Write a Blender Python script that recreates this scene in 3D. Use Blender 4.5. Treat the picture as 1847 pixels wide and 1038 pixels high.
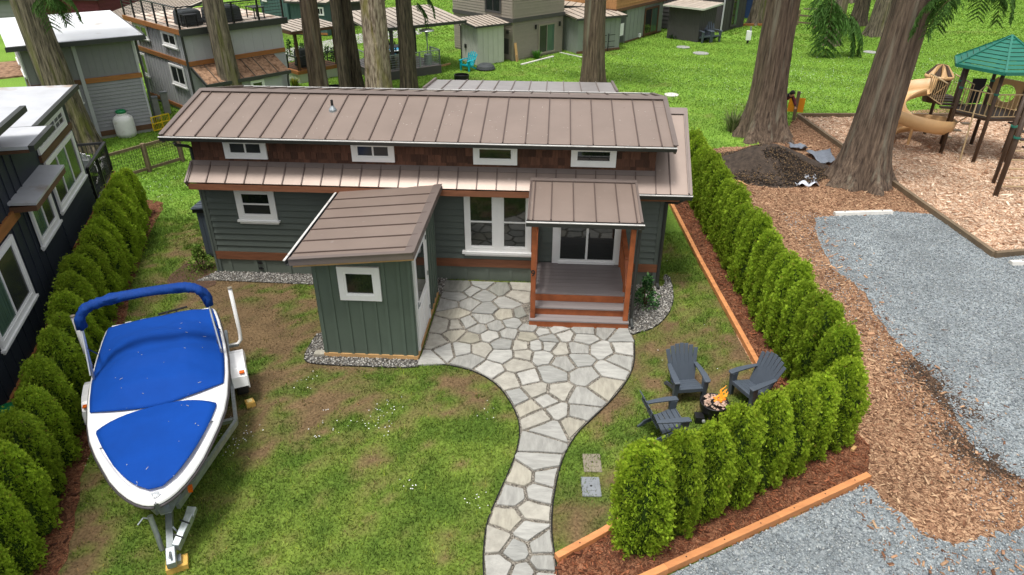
import bpy, math, random
import numpy as np
from mathutils import Matrix, Vector
random.seed(7); RNG = np.random.default_rng(7)
SC = bpy.context.scene; COL = SC.collection
for _o in list(bpy.data.objects): bpy.data.objects.remove(_o)
R = math.radians
# ---------------------------------------------------------------- camera
CAM = np.array([7.8887, -14.0798, 7.8689]); TILT, YAW, ROLL, FPX = .5173, .0604, .0031, 1242.4
FW = np.array([-math.sin(YAW)*math.cos(TILT), math.cos(YAW)*math.cos(TILT), -math.sin(TILT)])
_r = np.array([math.cos(YAW), math.sin(YAW), 0.]); _u = np.cross(_r, FW)
RT = _r*math.cos(ROLL)+_u*math.sin(ROLL); UP = -_r*math.sin(ROLL)+_u*math.cos(ROLL)
cd = bpy.data.cameras.new('camera'); co = bpy.data.objects.new('camera', cd); COL.objects.link(co)
cd.sensor_width = 36; cd.lens = FPX/1847*36; cd.clip_start = .1; cd.clip_end = 600
co.matrix_world = Matrix(((RT[0], UP[0], -FW[0], CAM[0]), (RT[1], UP[1], -FW[1], CAM[1]), (RT[2], UP[2], -FW[2], CAM[2]), (0, 0, 0, 1)))
SC.camera = co
# ---------------------------------------------------------------- sky and sun (bright overcast)
SUN_EL, SUN_AZ = 74, 215          # azimuth of the sun, degrees clockwise from +Y
w = bpy.data.worlds.new('World'); SC.world = w; w.use_nodes = True
nt = w.node_tree; bg = nt.nodes['Background']
sky = nt.nodes.new('ShaderNodeTexSky'); sky.sky_type = 'NISHITA'; sky.sun_disc = False
sky.sun_elevation = R(SUN_EL); sky.sun_rotation = R(SUN_AZ); sky.dust_density = 4; sky.ozone_density = .6; sky.air_density = 1.0
hs = nt.nodes.new('ShaderNodeHueSaturation'); hs.inputs['Saturation'].default_value = .18
nt.links.new(sky.outputs[0], hs.inputs['Color']); nt.links.new(hs.outputs[0], bg.inputs[0]); bg.inputs[1].default_value = .115
sl = bpy.data.lights.new('sun', 'SUN'); sl.energy = 1.5; sl.angle = R(11); sl.color = (1, .965, .91)
so = bpy.data.objects.new('sun', sl); COL.objects.link(so)
so.rotation_euler = (R(90-SUN_EL), 0, R(180-SUN_AZ)); so.location = (0, -10, 30)
vs = SC.view_settings; vs.view_transform = 'Standard'; vs.look = 'None'; vs.exposure = .82; vs.gamma = 1; vs.use_curve_mapping = False
# ---------------------------------------------------------------- helpers: where things stand
def ray(px, py): return FW+RT*(px-923.5)/FPX-UP*(py-519)/FPX
def G(px, py, z=0.):
    d = ray(px, py); s = (z-CAM[2])/d[2]; p = CAM+d*s; return Vector((p[0], p[1], z))
def proj(P):
    d = np.array(P)-CAM; z = d@FW; return 923.5+FPX*(d@RT)/z, 519-FPX*(d@UP)/z
def ZH(py, P):
    lo, hi = -1., 14.
    for _ in range(50):
        m = (lo+hi)/2
        if proj((P[0], P[1], m))[1] > py: lo = m
        else: hi = m
    return lo
def tag(o, label=None, cat=None, group=None, kind=None):
    if label: o['label'] = label
    if cat: o['category'] = cat
    if group: o['group'] = group
    if kind: o['kind'] = kind
    return o
RM = {}
def thing(name, label, cat, loc=(0, 0, 0), rz=0., group=None, sc=1.):
    o = bpy.data.objects.new(name, None); COL.objects.link(o); o.empty_display_size = .2
    o.location = loc; o.rotation_euler = (0, 0, rz); o.scale = (sc, sc, sc)
    RM[o.name] = Matrix.Translation(Vector(loc)) @ Matrix.Rotation(rz, 4, 'Z') @ Matrix.Scale(sc, 4)
    return tag(o, label, cat, group)
def root_matrix(o):
    while o is not None:
        if o.name in RM: return RM[o.name]
        o = o.parent
    return Matrix.Identity(4)
def link(name, me, mat, parent=None):
    o = bpy.data.objects.new(name, me); COL.objects.link(o)
    if mat is not None and not me.materials:
        for m in (mat if isinstance(mat, (list, tuple)) else [mat]): me.materials.append(m)
    if parent: o.parent = parent
    return o
def copy_tree(o, parent=None):
    c = o.copy(); COL.objects.link(c); c.parent = parent
    for ch in list(o.children): copy_tree(ch, c)
    return c
class MB:
    def __init__(s): s.v = []; s.f = []; s.m = []; s.mi = 0; s.T = None
    def add(s, vs, fs):
        b = len(s.v)
        s.v += [tuple(s.T @ Vector(p)) if s.T else tuple(p) for p in vs]
        s.f += [tuple(b+i for i in f) for f in fs]; s.m += [s.mi]*len(fs); return s
    def box(s, x0, x1, y0, y1, z0, z1):
        return s.add([(x0,y0,z0),(x1,y0,z0),(x1,y1,z0),(x0,y1,z0),(x0,y0,z1),(x1,y0,z1),(x1,y1,z1),(x0,y1,z1)],
            [(0,3,2,1),(4,5,6,7),(0,1,5,4),(1,2,6,5),(2,3,7,6),(3,0,4,7)])
    def bar(s, a, b, w, h, up=(0,0,1)):
        a = Vector(a); b = Vector(b); d = (b-a).normalized(); u = Vector(up)
        if abs(d.dot(u)) > .98: u = Vector((0,1,0))
        x = d.cross(u).normalized(); y = x.cross(d).normalized()
        q = [(-w/2,-h/2),(w/2,-h/2),(w/2,h/2),(-w/2,h/2)]
        return s.add([p+x*i+y*j for p in (a, b) for i, j in q], [(3,2,1,0),(4,5,6,7),(0,1,5,4),(1,2,6,5),(2,3,7,6),(3,0,4,7)])
    def prism(s, poly, z0, z1, cham=0.):
        n = len(poly); c = Vector((sum(p[0] for p in poly)/n, sum(p[1] for p in poly)/n))
        rings = [(z0, 1.), (z1-cham, 1.), (z1, 1-cham*2.2)] if cham else [(z0, 1.), (z1, 1.)]
        vs = [(c.x+(p[0]-c.x)*k, c.y+(p[1]-c.y)*k, z) for z, k in rings for p in poly]
        fs = [tuple(range(n-1, -1, -1)), tuple(range((len(rings)-1)*n, len(rings)*n))]
        for r in range(len(rings)-1):
            for i in range(n): j = (i+1) % n; fs.append((r*n+i, r*n+j, (r+1)*n+j, (r+1)*n+i))
        return s.add(vs, fs)
    def tube(s, path, r, n=8, cap=True):
        path = [Vector(p) for p in path]; k = len(path); rr = r if isinstance(r, (list, tuple)) else [r]*k; vs = []; px = None
        for i, p in enumerate(path):
            d = (path[min(i+1, k-1)]-path[max(i-1, 0)]).normalized()
            x = (px - d*px.dot(d)) if px is not None else d.cross(Vector((0,0,1)) if abs(d.z) < .9 else Vector((1,0,0)))
            x.normalize(); px = x; y = d.cross(x)
            for j in range(n): a = 2*math.pi*j/n; vs.append(p+(x*math.cos(a)+y*math.sin(a))*rr[i])
        fs = [(i*n+j, i*n+(j+1) % n, (i+1)*n+(j+1) % n, (i+1)*n+j) for i in range(k-1) for j in range(n)]
        if cap: fs += [tuple(range(n-1, -1, -1)), tuple(range((k-1)*n, k*n))]
        return s.add(vs, fs)
    def lathe(s, prof, n=20, c=(0, 0), cap=True):
        vs = [(c[0]+r*math.cos(2*math.pi*j/n), c[1]+r*math.sin(2*math.pi*j/n), z) for r, z in prof for j in range(n)]
        k = len(prof); fs = [(i*n+j, i*n+(j+1) % n, (i+1)*n+(j+1) % n, (i+1)*n+j) for i in range(k-1) for j in range(n)]
        if cap: fs += [tuple(range(n-1, -1, -1)), tuple(range((k-1)*n, k*n))]
        return s.add(vs, fs)
    def loft(s, secs, closed=False, cap=False):
        n = len(secs[0]); vs = [p for q in secs for p in q]; m = n if closed else n-1
        fs = [(i*n+j, i*n+(j+1) % n, (i+1)*n+(j+1) % n, (i+1)*n+j) for i in range(len(secs)-1) for j in range(m)]
        if cap: fs += [tuple(range(n-1, -1, -1)), tuple(range((len(secs)-1)*n, len(secs)*n))]
        return s.add(vs, fs)
    def mesh(s, name, smooth=False):
        me = bpy.data.meshes.new(name); me.from_pydata(s.v, [], s.f); 
        if any(s.m): me.polygons.foreach_set('material_index', s.m)
        if smooth: me.polygons.foreach_set('use_smooth', [True]*len(s.f))
        me.update(); return me
    def build(s, name, mat, parent=None, world=False, smooth=False, bevel=0.):
        if world:
            iv = root_matrix(parent).inverted(); s.v = [tuple(iv @ Vector(p)) for p in s.v]
        o = link(name, s.mesh(name, smooth), mat, parent)
        if bevel:
            b = o.modifiers.new('bevel', 'BEVEL'); b.width = bevel; b.segments = 2; b.limit_method = 'ANGLE'
        return o
# ---------------------------------------------------------------- materials
MT = {}
def lin(*c): return tuple(((x/255)/12.92 if x/255 <= .04045 else ((x/255+.055)/1.055)**2.4) for x in c)
def mat(name, col, rough=.6, var=.12, scale=4., bump=0., bscale=60., metal=0., rnd=0., stretch=(1, 1, 1), col2=None, spec=.4, bst=None, thr=None, coat=0., dirt=None):
    m = bpy.data.materials.new(name); m.use_nodes = True; t = m.node_tree; N = t.nodes; L = t.links; b = N['Principled BSDF']
    b.inputs['Roughness'].default_value = rough; b.inputs['Metallic'].default_value = metal; b.inputs['Specular IOR Level'].default_value = spec
    if coat: b.inputs['Coat Weight'].default_value = coat
    tc = N.new('ShaderNodeTexCoord'); mp = N.new('ShaderNodeMapping'); mp.inputs['Scale'].default_value = stretch
    oi = N.new('ShaderNodeObjectInfo'); va = N.new('ShaderNodeVectorMath'); va.operation = 'MULTIPLY_ADD'
    cb = N.new('ShaderNodeCombineXYZ'); L.new(oi.outputs['Random'], cb.inputs[0]); L.new(oi.outputs['Random'], cb.inputs[1])
    L.new(cb.outputs[0], va.inputs[0]); va.inputs[1].default_value = (37, 53, 0) if rnd else (0, 0, 0); L.new(tc.outputs['Object'], va.inputs[2])
    L.new(va.outputs[0], mp.inputs[0])
    nz = N.new('ShaderNodeTexNoise'); nz.inputs['Scale'].default_value = scale; nz.inputs['Detail'].default_value = 7; nz.inputs['Roughness'].default_value = .62
    L.new(mp.outputs[0], nz.inputs['Vector'])
    rp = N.new('ShaderNodeValToRGB'); c1 = [min(1, c*(1-var)) for c in col]; c2 = [min(1, c*(1+var)) for c in col]
    if col2: c1 = list(col); c2 = list(col2)
    lo, hi = thr or (.3, .7)
    rp.color_ramp.elements[0].position = lo; rp.color_ramp.elements[1].position = hi
    rp.color_ramp.elements[0].color = (*c1, 1); rp.color_ramp.elements[1].color = (*c2, 1); L.new(nz.outputs[0], rp.inputs[0]); out = rp.outputs[0]
    if dirt:
        n3 = N.new('ShaderNodeTexNoise'); n3.inputs['Scale'].default_value = dirt[1]; n3.inputs['Detail'].default_value = 8; L.new(mp.outputs[0], n3.inputs['Vector'])
        r3 = N.new('ShaderNodeValToRGB'); r3.color_ramp.elements[0].position = dirt[2]; r3.color_ramp.elements[1].position = dirt[2]+.16; L.new(n3.outputs[0], r3.inputs[0])
        mx = N.new('ShaderNodeMix'); mx.data_type = 'RGBA'; L.new(r3.outputs[0], mx.inputs[0]); L.new(out, mx.inputs[6]); mx.inputs[7].default_value = (*dirt[0], 1); out = mx.outputs[2]
    if rnd:
        mr = N.new('ShaderNodeMapRange'); mr.inputs[3].default_value = 1-rnd; mr.inputs[4].default_value = 1+rnd; L.new(oi.outputs['Random'], mr.inputs[0])
        vm = N.new('ShaderNodeVectorMath'); vm.operation = 'SCALE'; L.new(out, vm.inputs[0]); L.new(mr.outputs[0], vm.inputs['Scale']); out = vm.outputs[0]
    L.new(out, b.inputs['Base Color'])
    if bump:
        n2 = N.new('ShaderNodeTexNoise'); n2.inputs['Scale'].default_value = bscale; n2.inputs['Detail'].default_value = 6
        m2 = N.new('ShaderNodeMapping'); m2.inputs['Scale'].default_value = bst or stretch; L.new(va.outputs[0], m2.inputs[0]); L.new(m2.outputs[0], n2.inputs['Vector'])
        bp = N.new('ShaderNodeBump'); bp.inputs['Strength'].default_value = min(1, bump); bp.inputs['Distance'].default_value = .02*max(1, bump); L.new(n2.outputs[0], bp.inputs['Height']); L.new(bp.outputs[0], b.inputs['Normal'])
    MT[name] = m; return m
def attr_mat(name, rough=.7, trans=0., spec=.2, attr='col'):
    m = bpy.data.materials.new(name); m.use_nodes = True; N = m.node_tree.nodes; L = m.node_tree.links; b = N['Principled BSDF']
    a = N.new('ShaderNodeAttribute'); a.attribute_name = attr; L.new(a.outputs['Color'], b.inputs['Base Color'])
    b.inputs['Roughness'].default_value = rough; b.inputs['Specular IOR Level'].default_value = spec
    if name == 'leaf':
        oi = N.new('ShaderNodeObjectInfo'); mr = N.new('ShaderNodeMapRange'); mr.inputs[3].default_value = .86; mr.inputs[4].default_value = 1.16; L.new(oi.outputs['Random'], mr.inputs[0])
        vm = N.new('ShaderNodeVectorMath'); vm.operation = 'SCALE'; L.new(a.outputs['Color'], vm.inputs[0]); L.new(mr.outputs[0], vm.inputs['Scale']); L.new(vm.outputs[0], b.inputs['Base Color'])
    if trans:
        tr = N.new('ShaderNodeBsdfTranslucent'); L.new(a.outputs['Color'], tr.inputs[0]); ms = N.new('ShaderNodeMixShader'); ms.inputs[0].default_value = trans
        L.new(b.outputs[0], ms.inputs[1]); L.new(tr.outputs[0], ms.inputs[2]); L.new(ms.outputs[0], N['Material Output'].inputs[0])
    MT[name] = m; return m
def np_mesh(name, V, F, C=None, smooth=False):
    """V (n,3), F (m,k) numpy arrays, C (n,3) point colours."""
    me = bpy.data.meshes.new(name); n, (m, k) = len(V), F.shape
    me.vertices.add(n); me.vertices.foreach_set('co', V.astype(np.float32).ravel())
    me.loops.add(m*k); me.loops.foreach_set('vertex_index', F.astype(np.int32).ravel())
    me.polygons.add(m); me.polygons.foreach_set('loop_start', np.arange(0, m*k, k, dtype=np.int32))
    if smooth: me.polygons.foreach_set('use_smooth', np.ones(m, dtype=bool))
    me.update(calc_edges=True)
    if C is not None:
        a = me.attributes.new('col', 'FLOAT_COLOR', 'POINT'); a.data.foreach_set('color', np.concatenate([C, np.ones((n, 1))], 1).astype(np.float32).ravel())
    return me
roof_col = lin(136, 117, 110)
mat('roof_metal', lin(142, 126, 116), .40, .09, .9, metal=.3, rnd=.03, spec=.5, bump=.1, bscale=2.5, bst=(1, .3, 1), dirt=(lin(160, 146, 138), 7, .66))
mat('roof_metal_pale', lin(168, 162, 160), .34, .12, 3, metal=.45, rnd=.08, spec=.5)
mat('roof_trim', lin(122, 110, 104), .45, .06, 3, metal=.3)
mat('roof_seam', lin(96, 82, 76), .5, .06, 3, metal=.3)
mat('gutter_dark', lin(58, 60, 58), .45, .1, 5)
mat('gutter_white', lin(206, 204, 200), .4, .12, 6, dirt=(lin(120, 95, 80), 5, .6))
mat('siding_green', lin(89, 97, 91), .6, .09, 1.2, bump=.12, bscale=60, rnd=.03, bst=(.15, .15, 3))
mat('shed_green', lin(90, 103, 92), .6, .09, 1.5, bump=.1, bscale=60, rnd=.03, bst=(2, 2, .2))
mat('skirt_green', lin(100, 108, 98), .65, .08, 3, rnd=.03)
mat('white_trim', lin(238, 238, 236), .45, .03, 4, rnd=.02)
mat('cedar_band', lin(128, 82, 57), .65, .22, 2.2, bump=.2, bscale=30, stretch=(1, 1, 8), rnd=.1)
mat('cedar_porch', lin(152, 84, 48), .55, .25, 2.5, bump=.15, bscale=30, stretch=(2, 2, 2), rnd=.14)
mat('cedar_edge', lin(200, 135, 85), .65, .2, 2, bump=.2, bscale=40, stretch=(1, 3, 3), rnd=.08)
mat('pine', lin(190, 150, 100), .7, .2, 3, bump=.15, bscale=40, rnd=.1)
mat('shingle', lin(88, 58, 44), .8, .3, 5, bump=.4, bscale=18, stretch=(4, 4, .5), rnd=.42)
mat('shingle_honey', lin(170, 125, 80), .8, .2, 5, rnd=.2, stretch=(4, 4, .5))
mat('deck_board', lin(134, 126, 124), .6, .08, 4, bump=.15, bscale=50, stretch=(.3, 4, 1), rnd=.05)
mat('flagstone', lin(146, 145, 138), .8, .14, 2.6, bump=.5, bscale=14, rnd=.24, col2=None, dirt=(lin(168, 156, 132), 1.1, .55))
mat('stone_gravel', lin(120, 116, 110), .85, .45, 60, bump=1, bscale=90)
mat('black_edging', (.012, .012, .012), .5)
mat('dark_plastic', lin(74, 82, 92), .5, .05, 5, spec=.4, rnd=.03)
mat('black_metal', (.012, .012, .013), .4, .1, 5, spec=.4)
mat('galvanised', lin(165, 172, 175), .45, .18, 14, metal=.75, rnd=.05)
mat('gelcoat', lin(240, 240, 240), .25, .03, 2, spec=.5, coat=.3)
mat('rubrail', lin(70, 66, 68), .5, .1, 3)
mat('boat_canvas', lin(4, 64, 148), .8, .1, 1.5, bump=.2, bscale=5, spec=.2)
mat('bimini_canvas', lin(8, 56, 128), .75, .16, 3, bump=1, bscale=7, stretch=(.7, 2.5, 1), spec=.25)
mat('alu', lin(225, 228, 230), .3, .05, 5, metal=.6)
mat('rubber', (.02, .02, .02), .85, .1, 8)
mat('amber', lin(220, 100, 20), .3, .05)
mat('chock_yellow', lin(205, 165, 85), .5, .2, 12)
mat('pvc', lin(228, 226, 222), .4, .05, 4)
mat('glass', (.012, .016, .015), .04, .1, 1, spec=.9)
mat('glass_screen', (.03, .033, .033), .16, .2, 2, spec=.6)
mat('glass_curtain', lin(74, 98, 86), .1, .45, 3, spec=.6, stretch=(6, 6, .3))
mat('navy', lin(40, 46, 56), .6, .1, 3, bump=.1, bscale=60, rnd=.04, bst=(2, 2, .2))
mat('brown_band', lin(98, 70, 52), .65, .2, 2, stretch=(1, 1, 6), rnd=.06)
mat('ochre_band', lin(152, 100, 55), .65, .2, 2, stretch=(1, 1, 6), rnd=.06)
mat('membrane', lin(222, 224, 226), .5, .06, 1.2, dirt=(lin(150, 135, 118), .8, .6))
mat('membrane_dirty', lin(188, 190, 194), .5, .12, 1.5, dirt=(lin(150, 125, 95), 1.1, .56))
mat('litter_roof', lin(150, 118, 92), .8, .4, 9, dirt=(lin(96, 68, 46), 6, .5))
mat('seam_roof_tan', lin(176, 164, 150), .5, .12, 2, rnd=.05, dirt=(lin(140, 110, 84), 3, .62))
mat('seam_dark', lin(90, 82, 74), .5, .1)
mat('grey_house', lin(128, 128, 130), .65, .05, 3, rnd=.03)
mat('grey_lap', lin(142, 142, 146), .65, .05, 3, rnd=.03)
mat('light_grey', lin(178, 179, 182), .6, .05, 3, rnd=.025)
mat('teal_green', lin(68, 94, 92), .65, .06, 3, rnd=.04)
mat('taupe', lin(140, 132, 120), .65, .06, 3, rnd=.04)
mat('taupe_dark', lin(74, 72, 70), .65, .08, 3)
mat('sage', lin(136, 142, 136), .65, .06, 3, rnd=.03)
mat('pale_shed', lin(196, 198, 186), .65, .05, 3, rnd=.03)
mat('charcoal', lin(68, 66, 66), .7, .08, 3, rnd=.03)
mat('blue_house', lin(40, 62, 110), .6, .06, 3)
mat('concrete', lin(206, 203, 196), .85, .1, 5, bump=.2, bscale=60)
mat('concrete_grey', lin(150, 150, 146), .85, .12, 5, bump=.2, bscale=60)
mat('soil', lin(64, 54, 46), .95, .5, 7, bump=1, bscale=26)
mat('mulch', lin(86, 64, 49), .9, .45, 22, bump=1, bscale=70)
mat('old_timber', lin(112, 96, 76), .8, .25, 3, bump=.3, bscale=30, stretch=(1, 1, 1), rnd=.1)
mat('road', lin(168, 166, 164), .85, .08, 3, bump=.2, bscale=80)
mat('play_green', lin(38, 112, 95), .45, .1, 3, rnd=.05)
mat('play_brown', lin(72, 56, 44), .5, .1, 5)
mat('play_tan', lin(208, 168, 118), .45, .06, 4, spec=.5)
mat('play_rail', lin(180, 158, 120), .45, .06, 4)
mat('teal_plastic', lin(10, 165, 180), .4, .05)
mat('white_plastic', lin(235, 235, 235), .4, .05)
mat('tank_white', lin(222, 222, 218), .4, .06, 3, dirt=(lin(170, 160, 145), 3, .62))
mat('tank_cream', lin(222, 212, 190), .45, .05)
mat('cap_green', lin(20, 120, 70), .4, .08)
mat('yellow_gate', lin(215, 180, 30), .5, .1)
mat('orange_sign', lin(228, 150, 30), .5, .04)
mat('maroon', lin(92, 34, 46), .8, .15, 6); mat('dark_cloth', (.02, .02, .025), .8, .1); mat('skin', lin(205, 160, 130), .6, .05); mat('hair', (.015, .012, .01), .6)
mat('tarp', lin(112, 118, 128), .5, .2, 3, bump=.6, bscale=5); mat('clear_plastic', lin(200, 205, 215), .2, .1, 4, bump=.6, bscale=6, spec=.7)
mat('pool_blue', lin(70, 150, 185), .35, .1); mat('water', lin(60, 130, 160), .05, .1, spec=.8)
mat('lava_rock', lin(186, 158, 140), .9, .2, 20, rnd=.1)
mat('grille_cover', lin(66, 70, 72), .7, .15, 4, bump=.5, bscale=4)
mat('lid_grey', lin(128, 132, 136), .7, .1, 6); mat('lid_tan', lin(132, 124, 108), .7, .15, 6)
mat('bark_red', lin(58, 46, 38), .9, .5, 5.5, bump=3, bscale=8, stretch=(2.6, 2.6, .2), col2=lin(126, 108, 91), thr=(.34, .68), dirt=(lin(128, 122, 106), 1.6, .58))
mat('bark_grey', lin(54, 48, 40), .9, .5, 6, bump=3, bscale=9, stretch=(2.6, 2.6, .22), col2=lin(136, 124, 106), thr=(.36, .62), dirt=(lin(104, 104, 50), 1.3, .56))
mat('bark_pale', lin(84, 66, 54), .9, .4, 6, bump=3, bscale=9, stretch=(2.2, 2.2, .4), col2=lin(176, 158, 142), thr=(.36, .6), dirt=(lin(132, 122, 62), 1.2, .55))
mat('bark_dark', lin(36, 31, 26), .9, .5, 6, bump=3, bscale=9, stretch=(2.6, 2.6, .25), col2=lin(104, 92, 76), thr=(.36, .64))
mat('stem', lin(80, 60, 42), .9)
attr_mat('leaf', .65, .25); attr_mat('blade', .8, .3, .1); attr_mat('chips', .85); attr_mat('pebbles', .8, 0, .3)
def flame_mat():
    m = bpy.data.materials.new('flame'); m.use_nodes = True; N = m.node_tree.nodes; L = m.node_tree.links; b = N['Principled BSDF']
    tc = N.new('ShaderNodeTexCoord'); nz = N.new('ShaderNodeTexNoise'); nz.inputs['Scale'].default_value = 12; L.new(tc.outputs['Object'], nz.inputs[0])
    r = N.new('ShaderNodeValToRGB'); r.color_ramp.elements[0].color = (.9, .16, .004, 1); r.color_ramp.elements[1].color = (1, .5, .04, 1); r.color_ramp.elements[0].position = .35; r.color_ramp.elements[1].position = .65
    L.new(nz.outputs[0], r.inputs[0]); L.new(r.outputs[0], b.inputs['Emission Color']); b.inputs['Emission Strength'].default_value = .62; b.inputs['Base Color'].default_value = (.3, .1, .01, 1); MT['flame'] = m
flame_mat()
# ---------------------------------------------------------------- noise for the ground
_tab = RNG.random((256, 256))
def vnoise(x, y, sc):
    x = np.asarray(x)*sc+100; y = np.asarray(y)*sc+100; xi = np.floor(x).astype(int); yi = np.floor(y).astype(int); fx = x-xi; fy = y-yi
    fx = fx*fx*(3-2*fx); fy = fy*fy*(3-2*fy); g = lambda a, b: _tab[a % 256, b % 256]
    return (g(xi, yi)*(1-fx)+g(xi+1, yi)*fx)*(1-fy)+(g(xi, yi+1)*(1-fx)+g(xi+1, yi+1)*fx)*fy
def fbm(x, y, sc, o=4): return sum(vnoise(x, y, sc*2**i)/2**(i+1) for i in range(o))/(1-.5**o)
def inside(poly, X, Y):
    poly = [(p[0], p[1]) for p in poly]; r = np.zeros(np.shape(X), bool); n = len(poly)
    for i in range(n):
        x0, y0 = poly[i]; x1, y1 = poly[(i+1) % n]
        c = ((y0 > Y) != (y1 > Y)) & (X < (x1-x0)*(Y-y0)/((y1-y0) if y1 != y0 else 1e-9)+x0); r ^= c
    return r
def smooth_poly(pts, n=6, wob=0., seed=0):
    """Catmull-Rom through closed points, with a small ragged wobble."""
    P = [Vector((p[0], p[1])) for p in pts]; k = len(P); out = []; rs = random.Random(seed)
    for i in range(k):
        a, b, c, d = P[i-1], P[i], P[(i+1) % k], P[(i+2) % k]
        for j in range(n):
            t = j/n; q = .5*((2*b)+(c-a)*t+(2*a-5*b+4*c-d)*t*t+(-a+3*b-3*c+d)*t**3)
            out.append((q.x+rs.uniform(-wob, wob), q.y+rs.uniform(-wob, wob)))
    return out
# ================================================================ THE GROUND
def gp(pts, z=0.): return [G(*p, z) for p in pts]
PATH_L = gp([(748,662),(790,658),(850,670),(895,695),(925,735),(937,775),(930,820),(905,880),(880,940),(872,1000),(874,1060),(880,1130)])
PATH_R = gp([(1012,1130),(1009,1060),(1000,1000),(995,950),(1000,890),(1015,830),(1040,785),(1075,750),(1110,715),(1135,680),(1144,650),(1144,615)])
def curve(P, n=5):
    out = []; k = len(P)
    for i in range(k-1):
        a, b, c, d = P[max(i-1, 0)], P[i], P[i+1], P[min(i+2, k-1)]
        for j in range(n):
            t = j/n; q = .5*((2*b)+(c-a)*t+(2*a-5*b+4*c-d)*t*t+(-a+3*b-3*c+d)*t**3); out.append((q.x, q.y))
    out.append((P[-1].x, P[-1].y)); return out
PL_, PR_ = curve(PATH_L), curve(PATH_R)
PATH = PL_+PR_+[(9.6, -1.84), (7.52, -1.84), (7.52, -.06), (5.48, -.06), (5.46, -.75), (5.44, -3.28)]
GRAVEL = [(15.3,4.25),(14.95,2.6),(14.8,1.3),(15.1,0),(14.95,-1.2),(15.06,-2.4),(15.2,-3.3),(15.1,-4.1),(14.95,-5),(15.0,-5.4),(15.35,-5.83),(15.5,-6.3),(14.85,-6.72),(14.2,-6.95),(13.65,-7.14),(13.3,-6.92),(13.0,-6.35),(12.9,-6.02),(9.6,-7.9),(8.6,-8.5),(7.6,-9.6),(7.2,-14),(34,-14),(34,2.2),(19.9,2.2),(19.02,1.98),(18.7,4.7),(17.6,4.85)]
CHIPS = [(12.2,8.2),(12.6,9.6),(14,10.4),(15.5,10.9),(17.2,13.4),(17.9,14.7),(20,15.2),(36,16.5),(36,-9),(12.4,-9),(11.9,-4),(11.8,3)]
MULCH_R = [(11.35,6.2),(11.68,1.2),(11.97,-3.36),(11.9,-4.4),(10.4,-5.8),(8.76,-7.27),(8.16,-7.7),(7.95,-8.6),(8.0,-9.3),(8.5,-8.7),(9.6,-7.86),(12.92,-5.96),(13.25,-5.2),(12.95,-4),(12.8,0),(12.65,6.2)]
MULCH_L = [(2.0,-9.4),(1.51,-8.33),(1.26,-7.7),(.77,-6.65),(-.6,-3.3),(-2.0,-.1),(-3.03,2.76),(-3.5,4.0),(-4.3,3.9),(-2.9,0),(-.4,-6.5),(.6,-9.4)]
PLAY = [(17.86,14.6),(23.8,15.0),(36,16.4),(36,4.5),(19.9,2.26),(19.02,2.05),(18.72,5.3)]
blobs = [(470,540,1.5,.55),(520,600,1.0,.6),(430,590,.9,.5),(480,700,1.0,.35),(380,520,.8,.4),(330,470,1.0,.3),(500,830,.8,.35),(540,760,.6,.25),(820,690,.9,.45),(880,730,.6,.4),(650,690,1.2,.3),
         (1190,560,.9,.35),(1260,480,1.6,.35),(1300,600,1.0,.35),(1180,650,1.0,.35),(1300,660,1.2,.45),(1150,760,.9,.3),(1080,720,.5,.4),(1030,900,.8,.4),(1060,950,.7,.55),(1330,720,.8,.4),(460,900,.7,.25),(300,700,2.2,.5),(170,940,.9,.35)]
BL = [(G(a, b).x, G(a, b).y, r, k) for a, b, r, k in blobs]
def lawn(X, Y):
    n1 = fbm(X, Y, .55); n2 = fbm(X+40, Y, 2.3); n3 = fbm(X, Y+40, 7.)
    br = np.zeros_like(X)
    for cx, cy, r, k in BL: br += k*np.exp(-((X-cx)**2+(Y-cy)**2)/(r*r)*1.1)
    yard = 1/(1+np.exp((Y-3.2)*1.5)); yard = yard*(1/(1+np.exp(-(X+4.2)*2)))
    b = np.clip((n1-.5)*1.6+(n2-.5)*2.6+(n3-.5)*2.2+br*1.25-.06, 0, 1)*yard + np.clip((n1-.62)*2.0+(n2-.62)*1.2, 0, .45)*(1-yard)
    return b, yard, n2, n3
c_g1, c_g2, c_br, c_br2 = (np.array(lin(*c)) for c in ((114,133,55),(80,103,40),(116,96,70),(80,66,49)))
c_b1, c_b2 = np.array(lin(124,156,62)), np.array(lin(92,130,50))
def lawn_col(X, Y, br=None):
    b, yard, n2, n3 = lawn(X, Y); k = np.clip((n2-.3)*2.2, 0, 1)[:, None]; y = yard[:, None]
    st = (.5+.5*np.sin((X*.35+Y*1.0)*1.9+n2*3))[:, None]       # mown stripes of the park lawn
    back = c_b1*(.45+.4*k)+c_b2*(.55-.4*k); back = back*(.88+.2*st)
    g = (c_g1*k+c_g2*(1-k))*y+back*(1-y)
    bb = (c_br*np.clip(n3*1.4-.1, 0, 1)[:, None]+c_br2*(1-np.clip(n3*1.4-.1, 0, 1)[:, None]))
    return g*(1-b[:, None])+bb*b[:, None], b
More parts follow.
